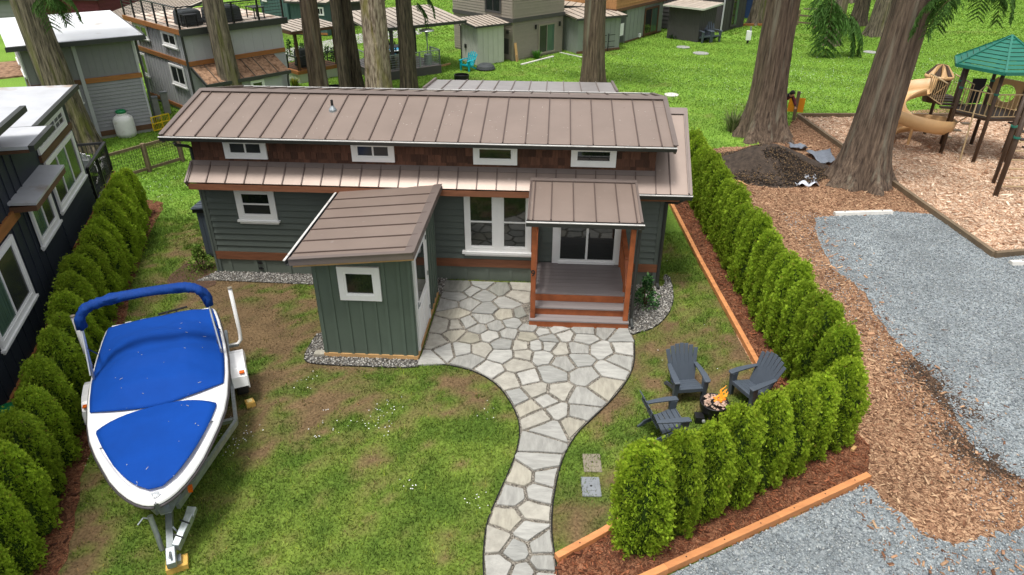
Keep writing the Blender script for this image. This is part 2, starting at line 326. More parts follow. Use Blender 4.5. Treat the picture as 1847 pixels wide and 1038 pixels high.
def ground_mat(name, nscale, bump, lo=.6, hi=1.35):
    m = bpy.data.materials.new(name); m.use_nodes = True; N = m.node_tree.nodes; L = m.node_tree.links; b = N['Principled BSDF']; b.inputs['Roughness'].default_value = .95; b.inputs['Specular IOR Level'].default_value = .1
    a = N.new('ShaderNodeAttribute'); a.attribute_name = 'col'; tc = N.new('ShaderNodeTexCoord'); nz = N.new('ShaderNodeTexNoise'); nz.inputs['Scale'].default_value = nscale; nz.inputs['Detail'].default_value = 6
    L.new(tc.outputs['Object'], nz.inputs[0]); mr = N.new('ShaderNodeMapRange'); mr.inputs[1].default_value = .3; mr.inputs[2].default_value = .7; mr.inputs[3].default_value = lo; mr.inputs[4].default_value = hi; L.new(nz.outputs[0], mr.inputs[0])
    v = N.new('ShaderNodeVectorMath'); v.operation = 'SCALE'; L.new(a.outputs['Color'], v.inputs[0]); L.new(mr.outputs[0], v.inputs['Scale']); L.new(v.outputs[0], b.inputs['Base Color'])
    bp = N.new('ShaderNodeBump'); bp.inputs['Strength'].default_value = bump; bp.inputs['Distance'].default_value = .03; L.new(nz.outputs[0], bp.inputs['Height']); L.new(bp.outputs[0], b.inputs['Normal']); MT[name] = m; return m
ground_mat('lawn_ground', 22, .8)
xs = np.concatenate([np.linspace(-220, -14, 30)[:-1], np.arange(-14, 24, .2), np.linspace(24, 240, 40)])
ys = np.concatenate([np.linspace(-60, -12, 12)[:-1], np.arange(-12, 22, .2), np.linspace(22, 60, 80)[:-1], np.linspace(60, 420, 20)])
gx, gy = np.meshgrid(xs, ys); gx = gx.ravel(); gy = gy.ravel(); nx = len(xs)
ii = (np.arange(len(ys)-1)[:, None]*nx+np.arange(nx-1)[None]).ravel()
tag(link('ground', np_mesh('ground', np.stack([gx, gy, np.zeros_like(gx)], 1), np.stack([ii, ii+1, ii+nx+1, ii+nx], 1), lawn_col(gx, gy)[0]), MT['lawn_ground']), 'green lawn with mossy brown patches around the cabin', kind='structure')
def sheet(name, poly, z, m, label=None, kind='structure'):
    o = MB(); o.add([(p[0], p[1], z) for p in poly], [tuple(range(len(poly)))])
    b = o.build(name, m)
    # triangulate so that concave outlines fill properly
    import bmesh
    bm = bmesh.new(); bm.from_mesh(b.data); bmesh.ops.triangulate(bm, faces=bm.faces[:]); bm.normal_update()
    for f in bm.faces:
        if f.normal.z < 0: f.normal_flip()
    bm.to_mesh(b.data); bm.free()
    return tag(b, label, kind=kind)
def chip_mat(name, c1, c2, c3, sc):
    m = bpy.data.materials.new(name); m.use_nodes = True; N = m.node_tree.nodes; L = m.node_tree.links; b = N['Principled BSDF']; b.inputs['Roughness'].default_value = .9; b.inputs['Specular IOR Level'].default_value = .15
    tc = N.new('ShaderNodeTexCoord'); n0 = N.new('ShaderNodeTexNoise'); n0.inputs['Scale'].default_value = 6; L.new(tc.outputs['Object'], n0.inputs[0])
    ad = N.new('ShaderNodeVectorMath'); ad.operation = 'MULTIPLY_ADD'; ad.inputs[1].default_value = (.3, .3, .3); L.new(n0.outputs['Color'], ad.inputs[0]); L.new(tc.outputs['Object'], ad.inputs[2])
    vo = N.new('ShaderNodeTexVoronoi'); vo.inputs['Scale'].default_value = sc; L.new(ad.outputs[0], vo.inputs[0])
    bw = N.new('ShaderNodeSeparateColor'); L.new(vo.outputs['Color'], bw.inputs[0])
    r = N.new('ShaderNodeValToRGB'); e = r.color_ramp.elements; e[0].color = (*c1, 1); e[1].color = (*c3, 1); q = e.new(.5); q.color = (*c2, 1); L.new(bw.outputs[0], r.inputs[0])
    nb = N.new('ShaderNodeTexNoise'); nb.inputs['Scale'].default_value = .9; nb.inputs['Detail'].default_value = 5; L.new(tc.outputs['Object'], nb.inputs[0])
    mr = N.new('ShaderNodeMapRange'); mr.inputs[1].default_value = .3; mr.inputs[2].default_value = .7; mr.inputs[3].default_value = .72; mr.inputs[4].default_value = 1.25; L.new(nb.outputs[0], mr.inputs[0])
    v = N.new('ShaderNodeVectorMath'); v.operation = 'SCALE'; L.new(r.outputs[0], v.inputs[0]); L.new(mr.outputs[0], v.inputs['Scale']); L.new(v.outputs[0], b.inputs['Base Color'])
    bp = N.new('ShaderNodeBump'); bp.inputs['Strength'].default_value = .9; bp.inputs['Distance'].default_value = .02; L.new(vo.outputs['Distance'], bp.inputs['Height']); bp.invert = True; L.new(bp.outputs[0], b.inputs['Normal']); MT[name] = m; return m
chip_mat('chip_ground', lin(92,66,50), lin(148,112,86), lin(190,156,124), 32)
chip_mat('play_chips', lin(140,104,80), lin(190,156,128), lin(226,204,180), 22)
chip_mat('blue_gravel', lin(118,126,130), lin(142,150,153), lin(168,173,174), 42)
chip_mat('grey_gravel', lin(66,64,61), lin(108,105,100), lin(160,157,150), 45)
chip_mat('red_mulch', lin(80,52,39), lin(116,76,54), lin(148,104,78), 40)
chip_mat('joint_gravel', lin(86,82,76), lin(126,120,110), lin(172,165,153), 60)
sheet('wood_chip_ground', smooth_poly(CHIPS, 6, .05, 1), .006, MT['chip_ground'], 'tan wood chip ground between hedge and gravel lot')
sheet('playground_surface', PLAY, .012, MT['play_chips'], 'pale wood chips inside the playground border')
sheet('gravel_lot', [(a+random.uniform(-.05, .05), b+random.uniform(-.05, .05)) for a, b in curve([Vector(p) for p in GRAVEL[:18]], 6)]+GRAVEL[18:], .018, MT['blue_gravel'], 'blue grey gravel parking lot')
sheet('mulch_bed', MULCH_R, .024, MT['red_mulch'], 'red brown bark mulch bed under the right hedge')
sheet('mulch_strip', smooth_poly(MULCH_L, 4, .05, 3), .008, MT['red_mulch'], 'bark mulch strip along the left hedge')
sheet('path_bed', PATH, .01, MT['joint_gravel'], 'grey grit between the flagstones of the path')
GR_SHED = smooth_poly([G(*p) for p in ((550,650),(560,622),(582,600),(640,600),(745,600),(752,640),(752,663),(650,662),(575,658))], 4)
GR_HOUSE = [(-.35,-.5),(0.,.1),(5.5,.1),(5.5,-.75),(3.4,-.75),(3.35,-.48),(0.1,-.42)]
GR_PORCH = smooth_poly([(9.58,-1.9),(9.58,-.02),(10.5,-.05),(10.62,.5),(10.75,.4),(10.72,-.4),(10.55,-1.1),(10.2,-1.7),(9.8,-2.0)], 4)
for nm, P in (('gravel_apron', GR_SHED), ('gravel_apron', GR_HOUSE), ('gravel_apron', GR_PORCH)): sheet(nm, P, .014, MT['grey_gravel'], 'pebble gravel apron around the shed and cabin')
def edging(name, pts, r=.011, z=.018, parent=None): 
    m = MB(); m.tube([(p[0], p[1], z) for p in pts], r, 6); return m.build(name, MT['black_edging'])
tag(edging('path_edging', PL_), 'black edging strip along lawn side of the stone path', 'edging'); tag(edging('path_edging', PR_), 'black edging strip along fire pit side of the stone path', 'edging')
tag(edging('gravel_edging', GR_SHED[-14:]+GR_SHED[:8]), 'black edging strip round the gravel beside the shed', 'edging'); tag(edging('gravel_edging', GR_PORCH[15:]), 'black edging strip round the gravel right of the porch', 'edging')
# far road, soil patches
DAMP = [smooth_poly([G(*p) for p in q], 4, .06, 9) for q in (((1612,640),(1650,632),(1695,672),(1740,715),(1762,755),(1740,762),(1690,722),(1650,690)), ((1690,770),(1735,768),(1785,815),(1800,845),(1765,850),(1715,812)))]
_dp = [(G(1660, 668), G(1745, 748), .3), (G(1722, 790), G(1790, 840), .28)]
def damp(X, Y):
    r = np.zeros_like(X)
    for a, b, s in _dp:
        dx, dy = b.x-a.x, b.y-a.y; t = np.clip(((X-a.x)*dx+(Y-a.y)*dy)/(dx*dx+dy*dy), 0, 1); r = np.maximum(r, np.exp(-((X-a.x-dx*t)**2+(Y-a.y-dy*t)**2)/(s*s)))
    return np.clip(r*1.0*(.2+1.2*fbm(X, Y, 3.)), 0, .9)
sheet('park_road', [G(480,96),G(560,80),G(640,62),G(760,52),G(760,62),G(640,80),G(560,100),G(480,125)], .01, MT['road'], 'pale asphalt lane behind the cabins')
sheet('bare_soil', smooth_poly([G(*p) for p in ((300,515),(330,480),(372,470),(392,492),(385,515),(340,530))], 4, .04, 6), .012, MT['mulch'], 'dark mulch under the shrub at the cabin corner')
# ---------------------------------------------------------------- flagstones
def clip(poly, px, py, nx_, ny_):
    out = []; n = len(poly)
    for i in range(n):
        a, b = poly[i], poly[(i+1) % n]; da = (a[0]-px)*nx_+(a[1]-py)*ny_; db = (b[0]-px)*nx_+(b[1]-py)*ny_
        if da <= 0: out.append(a)
        if da*db < 0: t = da/(da-db); out.append((a[0]+(b[0]-a[0])*t, a[1]+(b[1]-a[1])*t))
    return out
def nearest_on(poly, x, y):
    best = (9e9, 0, 0); n = len(poly)
    for i in range(n):
        ax, ay = poly[i]; bx, by = poly[(i+1) % n]; dx, dy = bx-ax, by-ay; l = dx*dx+dy*dy
        if l < 1e-9: continue
        t = max(0, min(1, ((x-ax)*dx+(y-ay)*dy)/l)); qx, qy = ax+dx*t, ay+dy*t; d = (x-qx)**2+(y-qy)**2
        if d < best[0]: best = (d, qx, qy)
    return best
rs = random.Random(21); seeds = []
tries = 0
while tries < 14000:
    tries += 1; x = rs.uniform(4.5, 10); y = rs.uniform(-9.8, 0)
    if not inside(PATH, np.array([x]), np.array([y]))[0]: continue
    if nearest_on(PATH, x, y)[0] < .14**2: continue
    d = .225+.2*vnoise(x, y, 1.9)
    if all((x-a)**2+(y-b)**2 > d*d for a, b in seeds): seeds.append((x, y))
def cells(seeds):
    gh = []
    for x, y in seeds:
        d, qx, qy = nearest_on(PATH, x, y)
        if d < .75**2: gh.append((2*qx-x, 2*qy-y))
    allp = seeds+gh; A = np.array(allp); out = []
    for i, (x, y) in enumerate(seeds):
        poly = [(x-.9, y-.9), (x+.9, y-.9), (x+.9, y+.9), (x-.9, y+.9)]
        o = np.argsort((A[:, 0]-x)**2+(A[:, 1]-y)**2)[1:22]
        for j in o:
            a, b = A[j]; poly = clip(poly, (x+a)/2, (y+b)/2, a-x, b-y)
            if len(poly) < 3: break
        out.append(poly)
    return out
path_root = thing('flagstone_path', None, None, (7, -4, 0)); path_root['label'] = 'flagstone patio and curving path from porch to lawn'; path_root['kind'] = 'structure'
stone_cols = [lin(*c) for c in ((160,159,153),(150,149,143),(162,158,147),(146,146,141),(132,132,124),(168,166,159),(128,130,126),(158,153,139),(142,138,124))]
SM = []
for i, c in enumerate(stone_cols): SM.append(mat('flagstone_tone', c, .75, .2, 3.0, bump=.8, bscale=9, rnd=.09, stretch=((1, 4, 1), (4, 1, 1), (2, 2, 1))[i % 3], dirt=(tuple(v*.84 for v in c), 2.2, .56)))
for poly in cells(seeds):
    if len(poly) < 3: continue
    # inset by the joint, then round and chip the edges
    c = Vector((sum(p[0] for p in poly)/len(poly), sum(p[1] for p in poly)/len(poly)))
    q = poly; n = len(poly); jw = rs.uniform(.016, .03)
    for i in range(n):
        a, b = poly[i], poly[(i+1) % n]; e = Vector((b[0]-a[0], b[1]-a[1]))
        if e.length < 1e-4: continue
        nn = Vector((e.y, -e.x)).normalized()
        if (Vector(a)-c).dot(nn) < 0: nn = -nn
        q = clip(q, a[0]-nn.x*jw, a[1]-nn.y*jw, nn.x, nn.y)
        if len(q) < 3: break
    if len(q) < 3: continue
    q = [p if inside(PATH, np.array([p[0]]), np.array([p[1]]))[0] else nearest_on(PATH, *p)[1:] for p in q]
    # chamfered corners + jagged edges
    fine = []; n = len(q)
    for i in range(n):
        p0, p1, p2 = Vector(q[i-1]), Vector(q[i]), Vector(q[(i+1) % n]); l0 = (p0-p1).length; l2 = (p2-p1).length
        if l0+l2 < .05: continue
        r_ = min(rs.uniform(.012, .03), .3*l0, .3*l2)
        a = p1+(p0-p1).normalized()*r_; b = p1+(p2-p1).normalized()*r_
        fine += [a, p1*.45+(a+b)*.275, b]
        if l2 > .22: m_ = (p1+p2)/2; fine.append(m_+(c-m_).normalized()*rs.uniform(-.006, .016))
    if len(fine) < 4: continue
    area = abs(sum(fine[i].x*fine[(i+1) % len(fine)].y-fine[(i+1) % len(fine)].x*fine[i].y for i in range(len(fine))))/2
    if area < .008: continue
    top = .034+rs.uniform(-.005, .008); mb = MB(); mb.prism([(p.x, p.y) for p in fine], .002, top, .012)
    tx, ty = rs.uniform(-.012, .012), rs.uniform(-.012, .012)
    mb.v = [(a, b, h+((a-c.x)*tx+(b-c.y)*ty if h > .02 else 0)) for a, b, h in mb.v]
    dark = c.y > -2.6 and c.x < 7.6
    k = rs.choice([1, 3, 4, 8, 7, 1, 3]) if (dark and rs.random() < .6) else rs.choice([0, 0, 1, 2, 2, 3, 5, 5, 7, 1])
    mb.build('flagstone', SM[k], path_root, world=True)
# ---------------------------------------------------------------- loose stuff: blades, chips, gravel, daisies
def scatter_in(poly, n, rs_=RNG):
    P = np.array([(p[0], p[1]) for p in poly]); a, b = P.min(0), P.max(0); X = rs_.uniform(a[0], b[0], n); Y = rs_.uniform(a[1], b[1], n); k = inside(poly, X, Y); return X[k], Y[k]
def in_view(X, Y, m=40):
    d = np.stack([X-CAM[0], Y-CAM[1], np.full_like(X, -CAM[2])], 1); z = d@FW; u = 923.5+FPX*(d@RT)/z; v = 519-FPX*(d@UP)/z
    return (z > 0) & (u > -m-120) & (u < 1847+m+120) & (v > -m) & (v < 1038+m+100)
AVOID = [PATH, GRAVEL, CHIPS, MULCH_R, MULCH_L, GR_SHED, GR_HOUSE, GR_PORCH, [(0,0),(10.4,0),(10.4,5.5),(0,5.5)], [(3.55,-3.25),(5.42,-3.25),(5.42,-.7),(3.55,-.7)]]
def grass(name, box, n, h, wd, lab, tone=1., vr=(.7, 1.35)):
    X = RNG.uniform(box[0], box[1], n); Y = RNG.uniform(box[2], box[3], n); k = in_view(X, Y)
    for P in AVOID: k &= ~inside(P, X, Y)
    X, Y = X[k], Y[k]; c, b = lawn_col(X, Y); keep = RNG.random(len(X)) > b*.85; X, Y, c, b = X[keep], Y[keep], c[keep], b[keep]
    n = len(X); a = RNG.uniform(0, 2*math.pi, n); hh = h*RNG.uniform(.5, 1.3, n)*(1-.4*b); lx, ly = RNG.normal(0, .55, n)*hh, RNG.normal(0, .55, n)*hh
    w2 = wd*RNG.uniform(.6, 1.3, n); p0 = np.stack([X-np.cos(a)*w2, Y-np.sin(a)*w2, np.zeros(n)], 1); p1 = np.stack([X+np.cos(a)*w2, Y+np.sin(a)*w2, np.zeros(n)], 1); p2 = np.stack([X+lx, Y+ly, hh], 1)
    V = np.stack([p0, p1, p2], 1).reshape(-1, 3); F = np.arange(3*n).reshape(-1, 3); v = RNG.uniform(*vr, (n, 1))*(.72+.56*vnoise(X, Y, 7.))[:, None]; yl = RNG.random((n, 1)) < .12
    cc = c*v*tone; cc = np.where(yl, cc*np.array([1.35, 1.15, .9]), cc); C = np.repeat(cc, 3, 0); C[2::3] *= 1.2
    tag(link(name, np_mesh(name, V, F, C), MT['blade']), lab, 'grass', kind='stuff')
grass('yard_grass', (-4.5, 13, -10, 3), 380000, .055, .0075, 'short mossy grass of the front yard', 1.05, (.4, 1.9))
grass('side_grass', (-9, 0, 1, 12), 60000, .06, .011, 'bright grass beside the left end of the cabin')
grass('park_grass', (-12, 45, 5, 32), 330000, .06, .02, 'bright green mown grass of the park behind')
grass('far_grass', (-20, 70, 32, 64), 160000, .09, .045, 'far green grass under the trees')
def chips(name, poly, n, L0, cols, z, lab, avoid=(), fade=None):
    X, Y = scatter_in(poly, n); k = in_view(X, Y)
    for P in avoid: k &= ~inside(P, X, Y)
    if fade is not None: k &= fade(X, Y)
    X, Y = X[k], Y[k]; n = len(X); l = L0*RNG.gamma(3, .33, n); wd = l*RNG.uniform(.16, .4, n); t = wd*.35; a = RNG.uniform(0, 2*math.pi, n); tl = RNG.normal(0, .22, n)
    ca, sa = np.cos(a), np.sin(a); ux = np.stack([ca, sa, tl], 1); vx = np.stack([-sa, ca, RNG.normal(0, .2, n)], 1); c = np.stack([X, Y, z+t+np.abs(tl)*l*.5], 1); up = np.array([0, 0, 1.])
    pts = [c+ux*(sx*l/2)[:, None]+vx*(sy*wd/2)[:, None]+up*(sz*t/2)[:, None] for sx, sy, sz in ((-1,-1,-1),(1,-.7,-1),(.8,1,-1),(-1,.8,-1),(-1,-1,1),(1,-.7,1),(.8,1,1),(-1,.8,1))]
    V = np.stack(pts, 1).reshape(-1, 3); q = np.array([(4,5,6,7),(0,1,5,4),(1,2,6,5),(2,3,7,6),(3,0,4,7)]); F = (np.arange(n)[:, None, None]*8+q[None]).reshape(-1, 4)
    pal = np.array([lin(*x) for x in cols]); C = pal[RNG.integers(0, len(pal), n)]*RNG.uniform(.75, 1.25, (n, 1)); tag(link(name, np_mesh(name, V, F, np.repeat(C, 8, 0)), MT['chips']), lab, 'wood chips', kind='stuff')
tan = [(172,134,104),(148,110,84),(202,168,134),(120,84,62),(158,122,96),(104,74,56),(184,148,116),(132,98,76)]
chips('wood_chips', CHIPS, 300000, .042, tan, .012, 'loose tan wood chips between hedge and gravel', [GRAVEL, MULCH_R, PLAY], lambda X, Y: RNG.random(len(X)) < .75-.72*damp(X, Y))
chips('damp_mulch', [(13.6,-7),(16,-7),(16,-1),(13.6,-1)], 60000, .03, [(82,66,54),(66,54,45),(104,84,68),(76,62,52)], .012, 'dark damp mulch crumbs beside the gravel edge', [], lambda X, Y: RNG.random(len(X)) < damp(X, Y))
chips('stray_chips', GRAVEL, 90000, .045, tan, .02, 'stray wood chips along the gravel edge', [], lambda X, Y: RNG.random(len(X)) < np.exp(-np.maximum(0, X-15.1)*3.2)*(X > 12.5)*.8)
chips('playground_chips', PLAY, 70000, .06, [(214,186,160),(190,154,126),(230,208,184),(168,128,100),(200,166,138)], .016, 'loose pale chips on the playground')
chips('mulch_chips', MULCH_R, 60000, .035, [(132,80,54),(106,62,42),(152,96,68),(90,54,38)], .03, 'shredded red bark of the right hedge bed')
chips('mulch_shreds', MULCH_L, 24000, .04, [(120,72,50),(96,56,40),(140,88,62),(76,48,36)], .012, 'shredded bark along the left hedge')
def pebbles(name, poly, n, r0, cols, z, lab, avoid=(), wt=None):
    X, Y = scatter_in(poly, n); k = in_view(X, Y)
    for P in avoid: k &= ~inside(P, X, Y)
    X, Y = X[k], Y[k]; n = len(X); r = r0*RNG.uniform(.5, 1.4, n)
    b = np.array([(1,0,0),(0,1,0),(-1,0,0),(0,-1,0),(.1,.1,.8),(0,0,-.6)]); V = np.stack([X, Y, z+r*.35], 1)[:, None, :]+(b[None]+RNG.uniform(-.35, .35, (n, 6, 3)))*r[:, None, None]
    f = np.array([(0,1,4),(1,2,4),(2,3,4),(3,0,4),(1,0,5),(2,1,5),(3,2,5),(0,3,5)]); F = (np.arange(n)[:, None, None]*6+f[None]).reshape(-1, 3)
    pal = np.array([lin(*x) for x in cols]); C = pal[RNG.integers(0, len(pal), n)]*RNG.uniform(.8, 1.2, (n, 1)); tag(link(name, np_mesh(name, V.reshape(-1, 3), F, np.repeat(C, 6, 0)), MT['pebbles']), lab, 'gravel', kind='stuff')
bl = [(142,149,153),(128,136,141),(154,160,163),(120,127,131),(148,150,148),(162,168,170),(136,142,143),(134,141,146),(178,182,182),(112,118,122)]
pebbles('gravel_stones', [(min(a, 25), max(b, -11)) for a, b in GRAVEL], 180000, .0165, bl, .02, 'loose blue grey stones of the gravel lot')
pebbles('stray_stones', [(14.2,-7.6),(15.6,-7.6),(15.6,4.6),(14.4,4.6)], 2200, .014, bl, .016, 'stray grey stones along the gravel edge', [GRAVEL])
gy_ = [(128,125,119),(98,95,90),(160,157,150),(78,76,74),(186,183,176),(116,110,100)]
for nm, P, k in (('apron_pebbles', GR_SHED, 6000), ('apron_pebbles', GR_HOUSE, 9000), ('apron_pebbles', GR_PORCH, 9000)): pebbles(nm, P, k, .018, gy_, .016, 'loose grey pebbles beside the shed, cabin and porch')
pebbles('joint_pebbles', PATH, 16000, .012, [(134,126,114),(106,100,92),(158,149,134),(90,85,79)], .008, 'fine grit in the joints of the flagstone path')
def daisies(name, spots, lab):
    X, Y = [], []
    for px, py, r, n in spots:
        p = G(px, py); X.append(RNG.normal(p.x, r, n)); Y.append(RNG.normal(p.y, r, n))
    X, Y = np.concatenate(X), np.concatenate(Y); k = np.ones(len(X), bool)
    for P in AVOID: k &= ~inside(P, X, Y)
    X, Y = X[k], Y[k]; n = len(X); d = np.hypot(X-CAM[0], Y-CAM[1]); r = .009*np.maximum(1, d/24)*RNG.uniform(.6, 1.3, n); a = np.arange(6)*math.pi/3; z = RNG.uniform(.03, .07, n)
    ring = np.stack([X[:, None]+r[:, None]*np.cos(a), Y[:, None]+r[:, None]*np.sin(a), np.repeat(z[:, None], 6, 1)], 2); top = np.stack([X, Y, z+r*.5], 1)[:, None]
    V = np.concatenate([ring, top], 1).reshape(-1, 3); F = (np.arange(n)[:, None, None]*7+np.array([(i, (i+1) % 6, 6) for i in range(6)])[None]).reshape(-1, 3)
    tag(link(name, np_mesh(name, V, F, np.full((len(V), 3), .8)), MT['chips']), lab, 'flowers', kind='stuff')
daisies('yard_daisies', [(420,800,.18,40),(410,770,.12,20),(680,760,.2,26),(700,730,.15,14),(590,780,.25,16),(660,600,.3,0),(560,690,.2,10),(870,745,.15,8),(740,880,.1,10),(860,905,.1,12),(270,350,.7,60),(300,330,.7,40),(160,830,.1,8),(1250,560,1.2,14)], 'small white daisies dotted over the front yard')
daisies('park_daisies', [(1200+i*37 % 640, 120+(i*53) % 90, 1.6, 26) for i in range(34)]+[(950+i*41 % 300, 100+i*13 % 60, 1.2, 16) for i in range(14)]+[(1500,100,2,90),(1480,140,1.5,80),(1700,110,2,60)], 'white daisies and clover dotted over the park lawn')
# ================================================================ BUILDING TOOLS
class Face:
    """A wall plane in a thing's local frame: origin, direction d; s runs along it, o is out of the wall."""
    def __init__(s, root, x, y, ang): s.root = root; s.o = Vector((x, y, 0)); s.d = Vector((math.cos(ang), math.sin(ang), 0)); s.n = Vector((s.d.y, -s.d.x, 0)); s.ang = ang
    def P(s, a, o, z): return s.o+s.d*a+s.n*o+Vector((0, 0, z))
    def at(s, px, py, off=0.):
        M = root_matrix(s.root); A = M @ (s.o+s.n*off); n = (M.to_3x3() @ s.n); d = Vector(ray(px, py)); C = Vector(CAM); t = (A-C).dot(n)/d.dot(n)
        q = M.inverted() @ (C+d*t)-s.o; return q.dot(s.d), q.z
    def bx(s, m, s0, s1, z0, z1, o0, o1):
        v = [s.P(a, o, z) for z in (z0, z1) for a, o in ((s0, o1), (s1, o1), (s1, o0), (s0, o0))]
        return m.add(v, [(0,3,2,1),(4,5,6,7),(0,1,5,4),(1,2,6,5),(2,3,7,6),(3,0,4,7)])
    def box(s, name, s0, s1, z0, z1, o0, o1, mt, parent=None, bevel=0.):
        m = MB(); s.bx(m, s0, s1, z0, z1, o0, o1); return m.build(name, MT[mt], parent or s.root, bevel=bevel)
    def lap(s, s0, s1, z0, z1, n, mt, parent, name='siding_board', th=.03):
        h = (z1-z0)/n
        for i in range(n):
            a, b = z0+i*h, z0+(i+1)*h+.004; v = [s.P(x, o, z) for x in (s0, s1) for o, z in ((0, a), (th, a), (th, a+.006), (.006, b), (0, b))]
            m = MB(); m.add(v, [(4,3,2,1,0),(5,6,7,8,9)]+[(j, (j+1) % 5, 5+(j+1) % 5, 5+j) for j in range(5)]); m.build(name, MT[mt], parent)
    def battens(s, s0, s1, z0, z1, n, mt, parent, wd=.05, name='batten', th=.022, ztop=None):
        for i in range(n+1):
            a = s0+(s1-s0)*i/n; zt = z1 if ztop is None else ztop(a); s.box(name, a-wd/2, a+wd/2, z0, zt, .001, th, mt, parent)
    def window(s, s0, s1, z0, z1, mode='slide', trim=.09, sill=True, head=0., glass='glass', trimm='white_trim', proud=.045, base=.03, lower_glass=None, name='window', muntin=False, panes=None):
        m = MB(); o0, o1 = base, base+proud
        s.bx(m, s0, s0+trim, z0, z1, o0, o1); s.bx(m, s1-trim, s1, z0, z1, o0, o1); s.bx(m, s0+trim, s1-trim, z1-trim, z1, o0, o1-.002); s.bx(m, s0+trim, s1-trim, z0, z0+trim, o0, o1-.002)
        if head: s.bx(m, s0-.04, s1+.04, z1, z1+head, o0, o1+.012)
        w_ = m.build(name, MT[trimm], s.root)
        a, b, c, d = s0+trim, s1-trim, z0+trim, z1-trim; k = MB(); f = .035; p0, p1 = base+.004, base+proud-.012
        s.bx(k, a, a+f, c, d, p0, p1); s.bx(k, b-f, b, c, d, p0, p1); s.bx(k, a+f, b-f, c, c+f, p0, p1-.002); s.bx(k, a+f, b-f, d-f, d, p0, p1-.002)
        cells_ = [(a+f, b-f, c+f, d-f)]
        if mode == 'slide': q = (a+b)/2; s.bx(k, q-f/2, q+f/2, c+f, d-f, p0, p1-.003); cells_ = [(a+f, q-f/2, c+f, d-f), (q+f/2, b-f, c+f, d-f)]
        if mode == 'hung': q = (c+d)/2; s.bx(k, a+f, b-f, q-f/2, q+f/2, p0, p1-.003); cells_ = [(a+f, b-f, c+f, q-f/2), (a+f, b-f, q+f/2, d-f)]
        if mode == 'three': 
            q1, q2 = a+(b-a)/3, a+(b-a)*2/3
            for q in (q1, q2): s.bx(k, q-f/2, q+f/2, c+f, d-f, p0, p1-.003)
            cells_ = [(a+f, q1-f/2, c+f, d-f), (q1+f/2, q2-f/2, c+f, d-f), (q2+f/2, b-f, c+f, d-f)]
        k.build('sash', MT['white_trim'] if trimm == 'white_trim' else MT[trimm], w_)
        for i, (e, g, h, j) in enumerate(cells_):
            gm = panes[i % len(panes)] if panes else (lower_glass if (lower_glass and i == 0 and mode == 'hung') else glass)
            s.box('pane', e-.003, g+.003, h-.003, j+.003, base+.002, base+.012, gm, w_)
            if muntin:
                u = MB(); s.bx(u, (e+g)/2-.008, (e+g)/2+.008, h, j, base+.012, base+.02); s.bx(u, e, (e+g)/2-.008, (h+j)/2-.008, (h+j)/2+.008, base+.012, base+.02); s.bx(u, (e+g)/2+.008, g, (h+j)/2-.008, (h+j)/2+.008, base+.012, base+.02); u.build('muntin', MT['white_trim'], w_)
        if sill: s.box('sill', s0-.04, s1+.04, z0-.045, z0-.001, base, base+proud+.03, trimm, w_); s.box('apron', s0, s1, z0-.1, z0-.046, base, base+proud-.01, trimm, w_)
        return w_
def seam_roof(parent, A, B, down, n, mt, seam, th=.03, rib=.028, name='roof_panel', widths=None):
    """Standing-seam roof plane: ridge from A to B, slope vector `down`; one object per panel, each with its raised rib."""
    A, B, D = Vector(A), Vector(B), Vector(down); e = B-A; nn = e.cross(D).normalized()
    if nn.z < 0: nn = -nn
    cuts = widths or [i/n for i in range(n+1)]
    for i in range(len(cuts)-1):
        p, q = A+e*cuts[i], A+e*cuts[i+1]; m = MB(); k = [p, q, q+D, p+D]; m.add([v-nn*th for v in k]+[v for v in k], [(3,2,1,0),(4,5,6,7),(0,1,5,4),(1,2,6,5),(2,3,7,6),(3,0,4,7)])
        o = m.build(name, MT[mt], parent)
        if i or True:
            x = e.normalized()*.011; r_ = MB(); k = [p-x, p+x, p+x+D, p-x+D]; r_.add([v+nn*.0005 for v in k]+[v+nn*rib for v in k], [(3,2,1,0),(4,5,6,7),(0,1,5,4),(1,2,6,5),(2,3,7,6),(3,0,4,7)]); r_.build('seam', MT[seam], parent)
def slab(name, pts, th, mt, parent):
    m = MB(); P = [Vector(p) for p in pts]; n = (P[1]-P[0]).cross(P[2]-P[0]).normalized()
    if n.z < 0: P = P[::-1]; n = -n
    k = len(P); m.add([p-n*th for p in P]+P, [tuple(range(k-1, -1, -1)), tuple(range(k, 2*k))]+[(i, (i+1) % k, k+(i+1) % k, k+i) for i in range(k)]); return m.build(name, MT[mt], parent)
def bar(name, a, b, w_, h_, mt, parent, bevel=0.): m = MB(); m.bar(a, b, w_, h_); return m.build(name, MT[mt], parent, bevel=bevel)
def gutter(parent, a, b, size=.1, mt='gutter_dark', lip='gutter_white', out=(0, -1, 0)):
    a, b, o = Vector(a), Vector(b), Vector(out); prof = [(0, 0), (0, -size), (size*.7, -size), (size, 0), (size-.012, 0), (size*.62, -size+.014), (.012, -size+.014), (.012, 0)]
    m = MB(); secs = [[p+o*u+Vector((0, 0, v)) for u, v in prof] for p in (a, b)]; m.loft(secs, closed=True, cap=True); g = m.build('gutter', MT[mt], parent)
    l = MB(); l.bar(a+o*(size-.004)+Vector((0, 0, .006)), b+o*(size-.004)+Vector((0, 0, .006)), .04, .014); l.build('gutter_lip', MT[lip], g); return g
